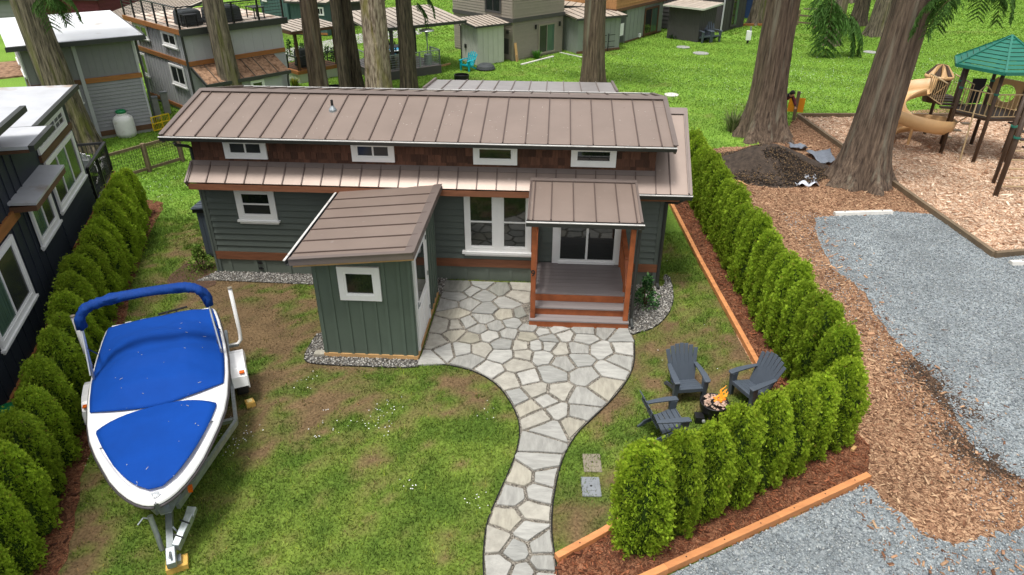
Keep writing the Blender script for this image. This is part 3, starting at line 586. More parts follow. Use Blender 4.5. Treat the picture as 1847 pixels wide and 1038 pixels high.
# ================================================================ THE CABIN
W = 10.36; D = 3.66
cab = thing('cabin', 'long green lap sided cabin with brown metal roof and cedar shingled loft', 'house')
m = MB(); m.box(.03, W-.03, .03, D, .0, 2.45); core = m.build('wall', MT['siding_green'], cab)
m = MB(); m.box(.06, 10.05, .05, D-.02, 2.45, 3.44); lcore = m.build('loft_wall', MT['shingle'], cab)
FF = Face(cab, 0, .03, 0); FL = Face(cab, .03, D, -math.pi/2); FR = Face(cab, W-.03, .03, math.pi/2)
FF.lap(.1, W-.1, .58, 2.42, 12, 'siding_green', core, th=.042); FL.lap(0, D, .58, 2.42, 12, 'siding_green', core, th=.042); FR.lap(0, D, .58, 2.42, 12, 'siding_green', core, th=.042)
for a, b in ((0, .1), (W-.1, W)): FF.box('corner_board', a, b, .02, 2.42, .0, .046, 'siding_green', cab)
FL.box('corner_board', D-.1, D+.034, .02, 2.42, .0, .046, 'siding_green', cab); FR.box('corner_board', -.034, .1, .02, 2.42, .0, .046, 'siding_green', cab)
FF.box('trim_band', -.02, 7.5, .375, .575, .0, .05, 'cedar_band', cab); FF.box('trim_band', 9.6, W+.02, .375, .575, .0, .05, 'cedar_band', cab); FL.box('trim_band', 0, D, .375, .575, 0, .05, 'cedar_band', cab); FR.box('trim_band', 0, D, .375, .575, 0, .05, 'cedar_band', cab)
sk = FF.box('skirting', .1, W-.1, .0, .375, 0, .012, 'skirt_green', cab)
for x in [.32, .95, 1.15, 1.75, 2.35, 2.95, 3.5, 5.0, 5.55, 5.95, 6.45, 7.0, 7.45]: FF.box('batten', x-.04, x+.04, .0, .372, .0121, .03, 'skirt_green', sk)
for z in (.12, .27):
    m = MB(); FF.bx(m, 1.01, 1.09, z, z+.05, .0305, .045); FF.bx(m, 1.03, 1.13, z+.015, z+.035, .0455, .06); m.build('latch', MT['black_metal'], sk)
# loft shingles, three courses of individual cedar shakes
rs = random.Random(3); LF = Face(cab, .05, .05, 0)
for row in range(4):
    z = 2.70+row*.165; x = -.02 - (.06 if row % 2 else 0)
    while x < 10.0:
        wd = rs.uniform(.10, .24); x1 = min(x+wd, 10.02); dz = rs.uniform(-.012, .01); t = .016+rs.uniform(0, .012); m = MB()
        v = [LF.P(a, o, q) for a in (max(x, -.02)+.003, x1-.003) for o, q in ((.0, z+dz), (t, z+dz), (t*.5, z+.19), (0, z+.19))]
        m.add(v, [(3,2,1,0),(4,5,6,7),(0,1,5,4),(1,2,6,5),(2,3,7,6),(3,0,4,7)]); m.build('shingle', MT['shingle'], lcore); x = x1
        if x1 >= 10.02: break
for a, b in ((.76, 1.70), (3.57, 4.50), (6.20, 7.14), (8.28, 9.23)): LF.window(a-.05, b-.05, 2.86, 3.33, 'fixed' if a > 5 else 'slide', .1, False, glass='glass' if a > 5 else 'glass_screen', base=.03)
# upper roof
UZ, UY, RY, RZ = 3.445, -.34, 1.80, 3.885; X0, X1 = -.38, 10.38
cuts = [0]+[(i+.6)/23.2 for i in range(23)]+[1]
seam_roof(cab, (X0, RY, RZ), (X1, RY, RZ), (0, UY-RY, UZ-RZ), 0, 'roof_metal', 'roof_seam', widths=cuts); seam_roof(cab, (X1, RY, RZ), (X0, RY, RZ), (0, 2*RY-UY-RY, UZ-RZ), 0, 'roof_metal', 'roof_seam', widths=cuts)
for sgn, q in ((-1, UY), (1, 2*RY-UY)):
    slab('ridge_cap', [(X0-.02, RY, RZ+.045), (X1+.02, RY, RZ+.045), (X1+.02, RY+sgn*.14, RZ+.015), (X0-.02, RY+sgn*.14, RZ+.015)], .012, 'roof_trim', cab)
    for x in (X0, X1):
        m = MB(); m.bar((x, RY, RZ-.06), (x, q, UZ-.06), .05, .2); m.build('rake_board', MT['roof_trim'], cab); m = MB(); m.bar((x, RY, RZ+.03), (x, q, UZ+.03), .1, .02); m.build('rake_cap', MT['roof_trim'], cab)
gutter(cab, (X0-.02, UY-.005, UZ-.01), (X1+.02, UY-.005, UZ-.01), .085); gutter(cab, (X0-.02, 2*RY-UY+.005, UZ-.01), (X1+.02, 2*RY-UY+.005, UZ-.01), .11, out=(0, 1, 0))
m = MB(); m.box(X0+.05, X1-.05, UY+.01, .05, UZ-.085, UZ-.06); m.build('soffit', MT['gutter_dark'], cab)
for k, x in enumerate((.06, 10.05)): # gable ends of the loft
    m = MB(); xx = (x-.02, x+.02); m.add([(a, b, c) for a in xx for b, c in ((.05, 3.4), (RY, RZ-.05), (D, 3.4))], [(0,1,2),(5,4,3),(0,3,4,1),(1,4,5,2),(2,5,3,0)]); m.build('gable', MT['shingle'], cab)
pv = MB(); z0 = UZ+(RZ-UZ)*(.9-UY)/(RY-UY); pv.lathe([(.09, z0-.02), (.085, z0+.03), (.04, z0+.1), (.035, z0+.12)], 12, (2.98, .9)); pv.build('vent_boot', MT['galvanised'], cab); pv = MB(); pv.tube([(2.98, .9, z0+.1), (2.98, .9, z0+.24)], .03, 8); pv.build('vent_pipe', MT['rubber'], cab)
# pent roof below the loft and the roof over the right end
EY, EZ = -.40, 2.44; PITCH = (2.74-EZ)/.40
n = 24; seam_roof(cab, (-.02, .02, EZ+PITCH*.42), (10.08, .02, EZ+PITCH*.42), (0, -.42, -PITCH*.42), n, 'roof_metal', 'roof_seam', th=.025)
seam_roof(cab, (10.08, 1.35, EZ+PITCH*1.75), (10.80, 1.35, EZ+PITCH*1.75), (0, -1.75, -PITCH*1.75), 2, 'roof_metal', 'roof_seam', th=.025, widths=[0, .42, 1])
slab('roof_panel', [(10.08, 1.35, EZ+PITCH*1.75), (10.8, 1.35, EZ+PITCH*1.75), (10.8, D+.35, EZ+PITCH*.5), (10.08, D+.35, EZ+PITCH*.5)], .03, 'roof_metal', cab)
slab('ridge_cap', [(10.08, 1.22, EZ+PITCH*1.62+.04), (10.82, 1.22, EZ+PITCH*1.62+.04), (10.82, 1.36, EZ+PITCH*1.75+.045), (10.08, 1.36, EZ+PITCH*1.75+.045)], .012, 'roof_trim', cab)
m = MB(); m.bar((10.80, 1.35, EZ+PITCH*1.75-.05), (10.80, EY, EZ-.05), .05, .17); m.build('rake_board', MT['roof_trim'], cab); m = MB(); m.bar((10.79, 1.35, EZ+PITCH*1.75+.028), (10.79, EY, EZ+.028), .09, .018); m.build('rake_cap', MT['roof_trim'], cab)
m = MB(); m.bar((-.04, .02, EZ+PITCH*.42-.05), (-.04, EY-.01, EZ-.05), .04, .17); m.build('rake_board', MT['roof_trim'], cab); m = MB(); m.bar((-.03, .02, EZ+PITCH*.42+.024), (-.03, EY-.01, EZ+.024), .07, .014); m.build('rake_cap', MT['roof_trim'], cab)
slab('flashing', [(-.03, -.06, EZ+PITCH*.34+.02), (10.1, -.06, EZ+PITCH*.34+.02), (10.1, .03, EZ+PITCH*.43+.03), (-.03, .03, EZ+PITCH*.43+.03)], .01, 'roof_trim', cab)
bar('fascia', (-.02, EY+.02, EZ-.105), (7.5, EY+.02, EZ-.105), .035, .13, 'cedar_band', cab); bar('fascia', (7.5, EY+.02, EZ-.105), (10.75, EY+.02, EZ-.105), .035, .13, 'cedar_band', cab)
m = MB(); m.box(0, 10.7, EY+.04, .03, EZ-.17, EZ-.15); m.build('soffit', MT['gutter_dark'], cab)
gutter(cab, (9.62, EY-.005, EZ-.0), (10.83, EY-.005, EZ-.0), .1)
m = MB(); m.add([(10.1, .03, 2.4), (10.34, .03, 2.4), (10.34, 1.35, 3.6), (10.34, D, 2.4), (10.1, D, 2.4), (10.1, 1.35, 3.6)], [(0,1,2,5),(1,3,2),(2,3,4,5),(0,5,4),(0,4,3,1)]); m.build('gable', MT['siding_green'], cab)
# downspout on the far left of the upper gutter and at the right corner
m = MB(); m.tube([(-.1, UY-.05, UZ-.13), (-.1, UY+.0, UZ-.2), (-.05, -.02, UZ-.32), (-.04, .1, UZ-.4), (-.04, .1, 2.75)], .035, 8); m.build('downspout', MT['gutter_dark'], cab)
m = MB(); m.tube([(W+.3, EY-.03, EZ-.1), (W+.2, EY+.1, EZ-.22), (W+.03, -.03, EZ-.34), (W+.03, -.03, .12), (W+.05, -.2, .06)], .04, 8); m.build('downspout', MT['gutter_dark'], cab)
# front windows
FF.window(.80, 1.70, 1.42, 2.19, 'hung', .11, True, .05, lower_glass='glass_screen', base=.042)
FF.window(5.97, 6.72, .80, 2.26, 'hung', .1, False, lower_glass='glass', base=.042); FF.window(6.72, 7.47, .80, 2.26, 'hung', .1, False, lower_glass='glass', base=.042)
FF.box('window_sill', 5.90, 7.50, .74, .798, .02, .13, 'white_trim', cab); FF.box('window_sill', 5.95, 7.48, .68, .739, .02, .08, 'white_trim', cab)
# sliding door
m = MB(); FF.bx(m, 7.95, 8.09, .56, 2.2, .02, .09); FF.bx(m, 9.37, 9.51, .56, 2.2, .02, .09); FF.bx(m, 8.09, 9.37, 2.08, 2.2, .02, .088); FF.bx(m, 8.09, 9.37, .56, .61, .02, .11); dr = m.build('sliding_door', MT['white_trim'], cab)
m = MB(); FF.bx(m, 8.70, 8.75, .61, 2.08, .044, .075); FF.bx(m, 8.09, 8.13, .61, 2.08, .044, .07); FF.bx(m, 9.33, 9.37, .61, 2.08, .044, .07); FF.bx(m, 8.13, 8.70, .61, .66, .044, .069); FF.bx(m, 8.75, 9.33, .61, .66, .044, .069); m.build('door_frame', MT['white_trim'], dr)
FF.box('pane', 8.12, 8.71, .65, 2.09, .044, .052, 'glass', dr); FF.box('pane', 8.74, 9.34, .65, 2.09, .044, .05, 'glass', dr); FF.box('handle', 8.76, 8.78, 1.1, 1.3, .0755, .095, 'black_metal', dr)
# ---------------------------------------------------------------- porch
PX0, PX1, PY, DZ = 7.53, 9.56, -1.80, .545
dk = MB(); dk.box(PX0+.1, PX1-.1, -1.38, .0, .05, DZ-.03); deck = dk.build('porch_deck', MT['cedar_porch'], cab)
nb = 9
for i in range(nb): a = -1.42+i*1.42/nb; FFb = MB(); FFb.box(PX0+.06, PX1-.06, a+.003, a+1.42/nb-.003, DZ-.028, DZ); FFb.build('deck_board', MT['deck_board'], deck)
for i, (yf, z) in enumerate(((-1.43, DZ), (-1.68, .36), (-1.90, .178))):
    x0, x1 = (PX0-.02, PX1+.02) if i == 2 else (PX0+.07, PX1-.07)
    if i: 
        st = MB(); st.box(x0, x1, yf-.02, yf+.11, z-.03, z); st.build('tread', MT['deck_board'], cab); st = MB(); st.box(x0, x1, yf+.116, yf+.26, z-.03, z); st.build('tread', MT['deck_board'], cab)
    st = MB(); st.box(x0+.002, x1-.002, yf+.0, yf+.035, z-.18, z-.031); st.build('riser', MT['cedar_porch'], cab)
for x in (PX0+.05, PX1-.05): m = MB(); m.box(x-.05, x+.05, PY-.05, PY+.05, .18, 2.34); m.build('porch_post', MT['cedar_porch'], cab, bevel=.006)
for x in (PX0+.05, PX1-.05): m = MB(); m.box(x-.045, x+.045, -.14, -.05, DZ, 2.42); m.build('porch_post', MT['cedar_porch'], cab)
for x, sg in ((PX0+.05, 1), (PX1-.05, -1)):
    rl = MB(); rl.bar((x, -1.2, 1.32), (x, -.12, 1.42), .1, .035); rail = rl.build('railing', MT['cedar_porch'], cab)
    rl = MB(); rl.bar((x, -1.7, .92), (x, -1.22, 1.34), .1, .035); rl.build('handrail', MT['cedar_porch'], rail); rl = MB(); rl.bar((x, -1.24, DZ), (x, -1.24, 1.33), .08, .08); rl.build('newel', MT['cedar_porch'], rail)
    for z in (.68, 1.22): rl = MB(); rl.bar((x, -1.2, z), (x, -.14, z), .04, .07); rl.build('rail', MT['cedar_porch'], rail)
    for i in range(7): y = -1.1+i*.145; rl = MB(); rl.bar((x+sg*.03, y, .7), (x+sg*.03, y, 1.24), .03, .03); rl.build('baluster', MT['cedar_porch'], rail)
bar('porch_beam', (PX0, PY, 2.36), (PX1, PY, 2.36), .09, .12, 'cedar_porch', cab)
for x in (PX0+.05, PX1-.05): bar('porch_beam', (x, PY+.05, 2.33), (x, -.3, 2.50), .08, .1, 'cedar_porch', cab)
PA, PB = Vector((7.46, -.30, 2.66)), Vector((9.65, -.30, 2.66)); PD = Vector((0, -1.56, -.24))
seam_roof(cab, PA, PB, PD, 0, 'roof_metal', 'roof_seam', widths=[0, .04, .2, .4, .6, .8, .955, 1], name='porch_roof_panel')
slab('porch_ridge_cap', [PA+Vector((-.02, .03, .035)), PB+Vector((.02, .03, .035)), PB+Vector((.02, -.1, .02)), PA+Vector((-.02, -.1, .02))], .02, 'roof_trim', cab)
for p in (PA, PB): m = MB(); m.bar(p+Vector((0, 0, -.04)), p+PD+Vector((0, 0, -.04)), .045, .13); m.build('porch_rake_board', MT['roof_trim'], cab)
m = MB(); m.box(7.46, 9.64, -.31, -.28, 2.44, 2.66); m.build('porch_back_flashing', MT['roof_trim'], cab)
gutter(cab, PA+PD+Vector((-.04, -.005, -.01)), PB+PD+Vector((.04, -.005, -.01)), .1)
m = MB(); m.tube([(9.6, -1.93, 2.34), (9.63, -1.8, 2.2), (9.635, -1.74, .2), (9.66, -1.9, .06)], .035, 8); m.build('downspout', MT['gutter_dark'], cab)
fc = bpy.data.curves.new('house_number', 'FONT'); fc.body = '9'; fc.size = .2; fc.extrude = .004; fo = bpy.data.objects.new('tmp', fc); COL.objects.link(fo)
me = bpy.data.meshes.new_from_object(fo); bpy.data.objects.remove(fo); num = link('house_number', me, MT['black_metal'], cab); num.location = (PX0-.005, PY-.056, 1.18); num.rotation_euler = (R(90), 0, 0)
# back extension roof
seam_roof(cab, (4.42, 4.2, 3.40), (9.52, 4.2, 3.40), (0, 2.0, -.2), 11, 'roof_metal_pale', 'roof_trim', name='back_roof_panel')
for x in (4.42, 9.52): m = MB(); m.bar((x, 4.2, 3.39), (x, 6.2, 3.19), .06, .14); m.build('rake_board', MT['roof_trim'], cab)
for x in (4.6, 7, 9.3): m = MB(); m.box(x-.06, x+.06, 6.0, 6.12, 0, 3.16); m.build('back_post', MT['cedar_porch'], cab)
# ================================================================ THE GARDEN SHED
sx0, sx1, sy0, sy1 = 3.585, 5.39, -3.24, -.73
shed = thing('garden_shed', 'small green board and batten shed with mono pitch roof by the patio', 'shed', (sx0, sy0, 0))
sw, sd = sx1-sx0, sy1-sy0
def zt(x): return 2.30+.17*(x/sw)
m = MB(); m.add([(x, y, z) for x in (0, sw) for y in (0, sd) for z in (.1, zt(x)-.02)], [(0,1,3,2),(4,6,7,5),(0,4,5,1),(2,3,7,6),(0,2,6,4),(1,5,7,3)]); scr = m.build('wall', MT['shed_green'], shed)
SFF = Face(shed, 0, 0, 0); SFR = Face(shed, sw, 0, math.pi/2); SFL = Face(shed, 0, sd, -math.pi/2)
for x in (.03, .28, .56, .82, 1.09, 1.30, 1.58, sw-.03): 
    if .5 < x < 1.2: SFF.box('batten', x-.025, x+.025, .1, 1.33, .001, .022, 'shed_green', scr); SFF.box('batten', x-.025, x+.025, 2.04, zt(x)-.04, .001, .022, 'shed_green', scr)
    else: SFF.box('batten', x-.03, x+.03, .1, zt(x)-.04, .001, .022, 'shed_green', scr)
for y in (.03, 1.5, 1.75, 2.0, 2.25, sd-.03): SFR.box('batten', y-.025, y+.025, .1, zt(sw)-.06, .001, .022, 'shed_green', scr)
SFL.battens(.03, sd-.03, .1, zt(0)-.05, 9, 'shed_green', scr)
SFF.box('sill_board', -.02, sw+.02, .0, .1, -.02, .03, 'pine', shed); SFR.box('sill_board', .0, sd, .0, .1, -.02, .03, 'pine', shed)
SFF.window(.46, 1.24, 1.33, 2.03, 'fixed', .11, False, base=.003, proud=.05)
d_ = MB(); SFR.bx(d_, .16, .24, .1, 2.2, .0, .04); SFR.bx(d_, 1.36, 1.44, .1, 2.2, .0, .04); SFR.bx(d_, .24, 1.36, 2.12, 2.2, .0, .038); sdoor = d_.build('door', MT['white_trim'], shed)
SFR.box('door_panel', .25, 1.35, .12, 2.11, .0, .02, 'white_plastic', sdoor); SFR.box('pane', .42, 1.18, 1.08, 1.98, .0205, .026, 'glass', sdoor)
for z0, z1 in ((.25, .9),):
    for a, b in ((.38, .76), (.84, 1.22)): SFR.box('door_moulding', a, b, z0, z1, .0205, .032, 'white_trim', sdoor)
d_ = MB(); SFR.bx(d_, .30, .34, .98, 1.1, .0205, .04); SFR.bx(d_, .31, .42, 1.02, 1.05, .045, .06); SFR.bx(d_, .31, .33, 1.02, 1.05, .04, .046); d_.build('handle', MT['galvanised'], sdoor)
for z in (.35, 1.15, 1.95): SFR.box('hinge', 1.345, 1.375, z, z+.09, .041, .05, 'black_metal', sdoor)
rl0, rl1, ry0, ry1 = -.26, sw+.15, -.36, sd+.36; zl, zr = zt(rl0), zt(rl1)
seam_roof(shed, (rl1, ry0, zr+.03), (rl1, ry1, zr+.03), (rl0-rl1, 0, zl-zr), 0, 'roof_metal', 'roof_seam', widths=[0, .075, .23, .385, .54, .69, .845, 1], rib=.02)
m = MB(); m.bar((rl0, ry0, zl-.02), (rl1, ry0, zr-.02), .03, .13); m.build('rake_board', MT['roof_trim'], shed); m = MB(); m.bar((rl0, ry0+.02, zl+.045), (rl1, ry0+.02, zr+.045), .1, .012); m.build('rake_cap', MT['roof_trim'], shed)
m = MB(); m.bar((rl0+.05, ry0+.03, zl-.1), (rl1, ry0+.03, zr-.1), .03, .05); m.build('rake_trim', MT['pine'], shed)
m = MB(); m.bar((rl1, ry0, zr-.02), (rl1, ry1, zr-.02), .03, .14); m.build('high_fascia', MT['roof_trim'], shed); slab('high_cap', [(rl1-.16, ry0, zr+.03), (rl1+.02, ry0, zr+.055), (rl1+.02, ry1, zr+.055), (rl1-.16, ry1, zr+.03)], .008, 'roof_trim', shed)
gutter(shed, (rl0, ry0, zl+.0), (rl0, ry1, zl+.0), .09, 'gutter_dark', 'gutter_white', out=(-1, 0, 0)); slab('soffit', [(rl0+.04, ry0+.03, zl-.06), (rl1-.03, ry0+.03, zr-.06), (rl1-.03, ry1-.03, zr-.06), (rl0+.04, ry1-.03, zl-.06)], .02, 'pine', shed)
# ---------------------------------------------------------------- storage cabinet at the cabin's left end
p = G(352, 440); cbn = thing('storage_cabinet', 'dark grey plastic storage cabinet against the left end of the cabin', 'cabinet', (-.02, .75, 0))
m = MB(); m.box(-.62, -.02, .0, 1.15, .05, 1.22); cb_ = m.build('body', MT['dark_plastic'], cbn)
for i in range(6): x = -.60+i*.1; m = MB(); m.box(x, x+.085, -.008, 0, .1, 1.1); m.build('door_board', MT['dark_plastic'], cb_)
m = MB(); m.box(-.68, -.01, -.06, 1.2, 1.22, 1.34); m.build('rim', MT['black_metal'], cbn)
slab('lid', [(-.70, -.08, 1.34), (-.01, -.08, 1.40), (-.01, 1.22, 1.40), (-.70, 1.22, 1.34)], .03, 'dark_plastic', cbn)
for i in range(8): y = -.02+i*.16; m = MB(); m.bar((-.69, y, 1.348), (-.02, y, 1.405), .02, .012); m.build('lid_rib', MT['dark_plastic'], cbn)

# fallen needles, petals and droppings on the metal roof
rs = random.Random(17); m = MB()
for i in range(150):
    x = rs.uniform(X0+.1, X1-.1); y = UY+(RY-UY)*rs.random()**1.3; z = UZ+(RZ-UZ)*(y-UY)/(RY-UY)+.003; l = rs.choice([.012, .02, .03, .05]); a = rs.uniform(0, 6.28); m.bar((x, y, z), (x+l*math.cos(a), y+l*math.sin(a)*.9, z+l*math.sin(a)*.2+.002), .008, .004)
m.build('roof_litter', mat('roof_specks', lin(120, 96, 74), .9, .5, 40, col2=lin(215, 210, 200), thr=(.45, .55)), cab)['kind'] = 'stuff'
# ================================================================ BOAT ON ITS TRAILER
ST = (.805, -3.75); BA = R(-63.54)      # stern centre, heading of the bow
boat = thing('motorboat', 'white motorboat under a blue canvas cover on its trailer', 'boat', (ST[0], ST[1], 0), BA)
HW = [(-.06,.80),(-.03,.89),(.07,.92),(.4,.96),(.86,.995),(1.3,1.02),(1.75,1.03),(2.2,1.015),(2.77,.965),(3.15,.90),(3.5,.80),(3.84,.68),(4.12,.575),(4.36,.455),(4.54,.34),(4.66,.24),(4.74,.15),(4.78,.08),(4.80,.02)]
def hw(x): return float(np.interp(x, [a for a, _ in HW], [b for _, b in HW]))
XS = [a for a, _ in HW]
GZ = lambda x: 1.05
secs = []
for x in XS:
    h = hw(x); g = GZ(x); t = max(0, (x-2.6)/2.17); kz = .42+.36*t**2.4; cz = .62+.2*t**1.5; hb = h*(.86-.25*t); rk = .62*t**3
    secs.append([(x, -h, g), (x-.05*t, -h-.012, g-.06), (x-rk*.25, -h*.95, g-.12), (x-rk*.7, -hb, cz), (x-rk*.9, -hb*.5, (kz+cz)/2-.02), (x-rk, 0, kz), (x-rk*.9, hb*.5, (kz+cz)/2-.02), (x-rk*.7, hb, cz), (x-rk*.25, h*.95, g-.12), (x-.05*t, h+.012, g-.06), (x, h, g)])
m = MB(); m.loft(secs); m.add(secs[0], [tuple(range(len(secs[0])))]); m.build('hull', MT['gelcoat'], boat, smooth=True)
# gunwale cap: between the outline and the inner edge of the covers
def ring(o): return [(x, -hw(x)+o if hw(x) > o else 0, GZ(x)) for x in XS]
inn = lambda x: max(0., hw(x)-(.055+.1*max(0, (x-3.2)/1.6)))
m = MB()
for sg in (-1, 1):
    A = [[(x, sg*(hw(x)+.01), GZ(x)-.02), (x, sg*(hw(x)+.004), GZ(x)+.012), (x, sg*(hw(x)-.03), GZ(x)+.028), (x, sg*inn(x), GZ(x)+.028), (x, sg*max(0, inn(x)-.03), GZ(x)-.01)] for x in XS]
    m.loft(A)
m.build('gunwale', MT['gelcoat'], boat, smooth=True)
m = MB(); m.add([(x, sg*hw(x), GZ(x)-.0) for x, sg in [(q, -1) for q in XS]]+[(x, sg*hw(x), GZ(x)) for x, sg in [(q, 1) for q in XS[::-1]]], [tuple(range(2*len(XS)))]); m.build('foredeck', MT['gelcoat'], boat)
m = MB(); m.box(-.09, .05, -.84, .84, GZ(0)-.2, GZ(0)+.03); m.build('transom', MT['gelcoat'], boat, bevel=.02)
m = MB()
for sg in (-1, 1): m.tube([(x, sg*(hw(x)+.014), GZ(x)-.055) for x in XS], .02, 6)
m.build('rub_rail', MT['rubrail'], boat, smooth=True)
# deck under the bow cover (white corners show beside it)
m = MB(); wsh = [x for x in np.linspace(2.35, 3.4, 8)]
m.loft([[(x, y, GZ(x)+.03+.015*math.cos(y/max(.1, hw(x))*1.5)) for y in np.linspace(-inn(x)-.02, inn(x)+.02, 9)] for x in wsh]); m.build('cowl', MT['gelcoat'], boat, smooth=True)
# main cover: tented canvas with a ridge pole and sharp folds
def seam_x(y): return 2.74-.22*(y/.95)**2+.0*y
def cover_z(x, y):
    h = inn(min(x, 2.6)); e = max(0, 1-abs(y)/max(h, .01)); ez = min(1, x/.75)
    pole = .21*min(1, e*1.9)*min(1, max(0, (x-.05)/1.0)); hump = .08*math.exp(-((x-1.05)/.5)**2-((y+.05)/.45)**2)+.06*math.exp(-((x-1.7)/.18)**2)*min(1, e*3)
    fr = .05*max(0, min(1, (2.75-x)/.5)); sag = -.03*math.exp(-((x-.45)/.3)**2)*min(1, e*2)
    wr = .014*abs(math.sin(3.2*x+2.2*y+.5))*math.sin(4*y-2*x)+.01*abs(math.sin(6*x-5*y))-.012*abs(math.sin(2.4*y+1.7*x))
    fd = min(1, max(.0, (2.76-x)/.42))
    return GZ(x)+.05+(pole*.75+hump+sag+fr*min(1, e*3))*fd+wr*min(1, e*3)*(.3+.7*fd)
ny, nx_ = 33, 44; S = []
for i in range(nx_):
    row = []
    for j in range(ny):
        y = (j/(ny-1)*2-1); xe = .035+(seam_x(y*.95)-.035)*i/(nx_-1); yy = y*(inn(xe)+.012); row.append((xe, yy, cover_z(xe, yy)))
    S.append(row)
m = MB(); m.loft(S); mc = m.build('main_cover', MT['boat_canvas'], boat, smooth=True); so_ = mc.modifiers.new('thickness', 'SOLIDIFY'); so_.thickness = .012; so_.offset = -1
# bow cover: rounded triangle
bx_, n_ = [], 26
S = []
for i in range(22):
    t = (i/21)**1.5 if i < 11 else (i/21)**1.5; x = 2.745+(4.555-2.745)*t; row = []
    k = min(1, (max(t, 1e-4)/.16)**.42); hwid = max(.004, .935*hw(2.0+(x-2.0)*2.79/2.58)-.02)*k
    for j in range(17):
        y = (j/16*2-1)*hwid; xx = x; row.append((xx, y, GZ(x)+.05+.05*max(0, 1-(y/.85)**2)*min(1, t*5+.2)*min(1, (1-t)*4+.1)+.004*math.sin(9*x+6*y)))
    S.append(row)
m = MB(); m.loft(S); bc = m.build('bow_cover', MT['boat_canvas'], boat, smooth=True); so_ = bc.modifiers.new('thickness', 'SOLIDIFY'); so_.thickness = .012; so_.offset = -1
for row in S[2::2]:
    for q in (row[0], row[-1]): m = MB(); m.T = Matrix.Translation(Vector(q)+Vector((0, .012*(1 if q[1] < 0 else -1), .004))); m.lathe([(.012, 0), (.009, .008)], 8); m.build('snap', MT['alu'], boat)
for j in range(9): y = -.86+j*.215; m = MB(); m.T = Matrix.Translation((seam_x(y)-.03, y, cover_z(seam_x(y)-.03, y)+.002)); m.lathe([(.012, 0), (.009, .008)], 8); m.build('snap', MT['alu'], boat)
m = MB(); m.T = Matrix.Translation((4.66, 0, GZ(4.66)+.028)); m.lathe([(.05, 0), (.045, .02), (.03, .03)], 12); m.tube([(0, -.05, .035), (0, .05, .035)], .012, 6); m.build('bow_light', MT['alu'], boat)
# seam flap between the covers and a few leaves and twigs lying on the canvas
rs = random.Random(5); m = MB()
for i in range(30):
    x = rs.uniform(.5, 4.4); y = rs.uniform(-.75, .75)*min(1, hw(x)/1.0); z = cover_z(x, y)+.016 if x < 2.65 else GZ(x)+.105; a = rs.uniform(0, 6.28); l = rs.choice([.012, .02, .03, .05])
    if 2.55 < x < 2.85: continue
    m.bar((x, y, z), (x+l*math.cos(a), y+l*math.sin(a), z+.002), .005, .003)
m.build('leaf_litter', mat('litter', lin(190, 180, 160), .8, .3, 30), boat)['kind'] = 'stuff'
# bimini: folded canopy on an arched frame over the stern
AR = [(-1.0,1.10),(-1.0,1.4),(-.985,1.9)]
def arch(k, lean): 
    pts = []
    for t in np.linspace(0, 1, 25):
        a = math.pi*t; y = -1.0*math.copysign(abs(math.cos(a))**.55, math.cos(a)); z = 1.95+.38*abs(math.sin(a))**.6; pts.append((1.62+lean*(z-1.1), y*k, z))
    return pts
ach = arch(.93, -.24)
bim = MB(); bim.tube([(1.66, -.96, 1.08)]+ach+[(1.66, .96, 1.08)], .02, 8); bfr = bim.build('bimini_frame', MT['alu'], boat, smooth=True)
bim = MB(); bim.tube([(1.72, -.97, 1.25), (ach[1][0]+.03, ach[1][1], ach[1][2])], .013, 6); bim.tube([(1.72, .97, 1.25), (ach[-2][0]+.03, ach[-2][1], ach[-2][2])], .013, 6); bim.build('brace', MT['alu'], bfr)
for sg in (-1, 1):
    bim = MB(); bim.bar((1.5, sg*.94, 1.62), (.85, sg*.97, 1.09), .022, .004); bim.build('strap', MT['bimini_canvas'], bfr)
    for z in (1.3, 1.62): bim = MB(); x = 1.62-.26*(z-1.1); bim.box(x-.025, x+.035, sg*.945-.022, sg*.945+.022, z-.02, z+.02); bim.build('clamp', MT['rubber'], bfr)
# rolled canopy with wrinkles
S = []
for i, p in enumerate(ach):
    t = i/(len(ach)-1); nxt = Vector(ach[min(i+1, len(ach)-1)])-Vector(ach[max(i-1, 0)]); d = nxt.normalized(); s1 = Vector((1, 0, 0)); s2 = d.cross(s1).normalized(); row = []
    for j in range(12):
        a = 2*math.pi*j/12; rr = .084*(1+.2*math.sin(i*2.3+j*2.1)+.14*math.sin(i*1.1-j*1.3)+.08*math.sin(i*4.1)); row.append(Vector(p)+s1*math.cos(a)*rr*1.15+s2*math.sin(a)*rr*.85)
    S.append(row)
bim = MB(); bim.loft(S, closed=True, cap=True); bim.build('bimini_canopy', MT['bimini_canvas'], boat, smooth=True)
# outdrive, stern cleats and ladder
m = MB(); m.box(-.34, -.08, -.02, .22, .55, .98); m.build('outdrive', MT['black_metal'], boat, bevel=.03)
m = MB(); m.tube([(-.42, -.1, .95), (-.42, .42, 1.0)], .02, 6); m.tube([(-.36, -.05, .9), (-.36, .3, .94)], .02, 6); m.bar((-.1, .05, .9), (-.42, .05, .96), .03, .03); m.bar((-.1, .22, .9), (-.42, .22, .96), .03, .03); m.build('swim_ladder', MT['black_metal'], boat)
for y in (-.55, -.3): m = MB(); m.tube([(-.02, y-.05, 1.12), (-.02, y+.05, 1.12)], .012, 6); m.tube([(-.02, y, 1.08), (-.02, y, 1.12)], .014, 6); m.build('cleat', MT['alu'], boat)
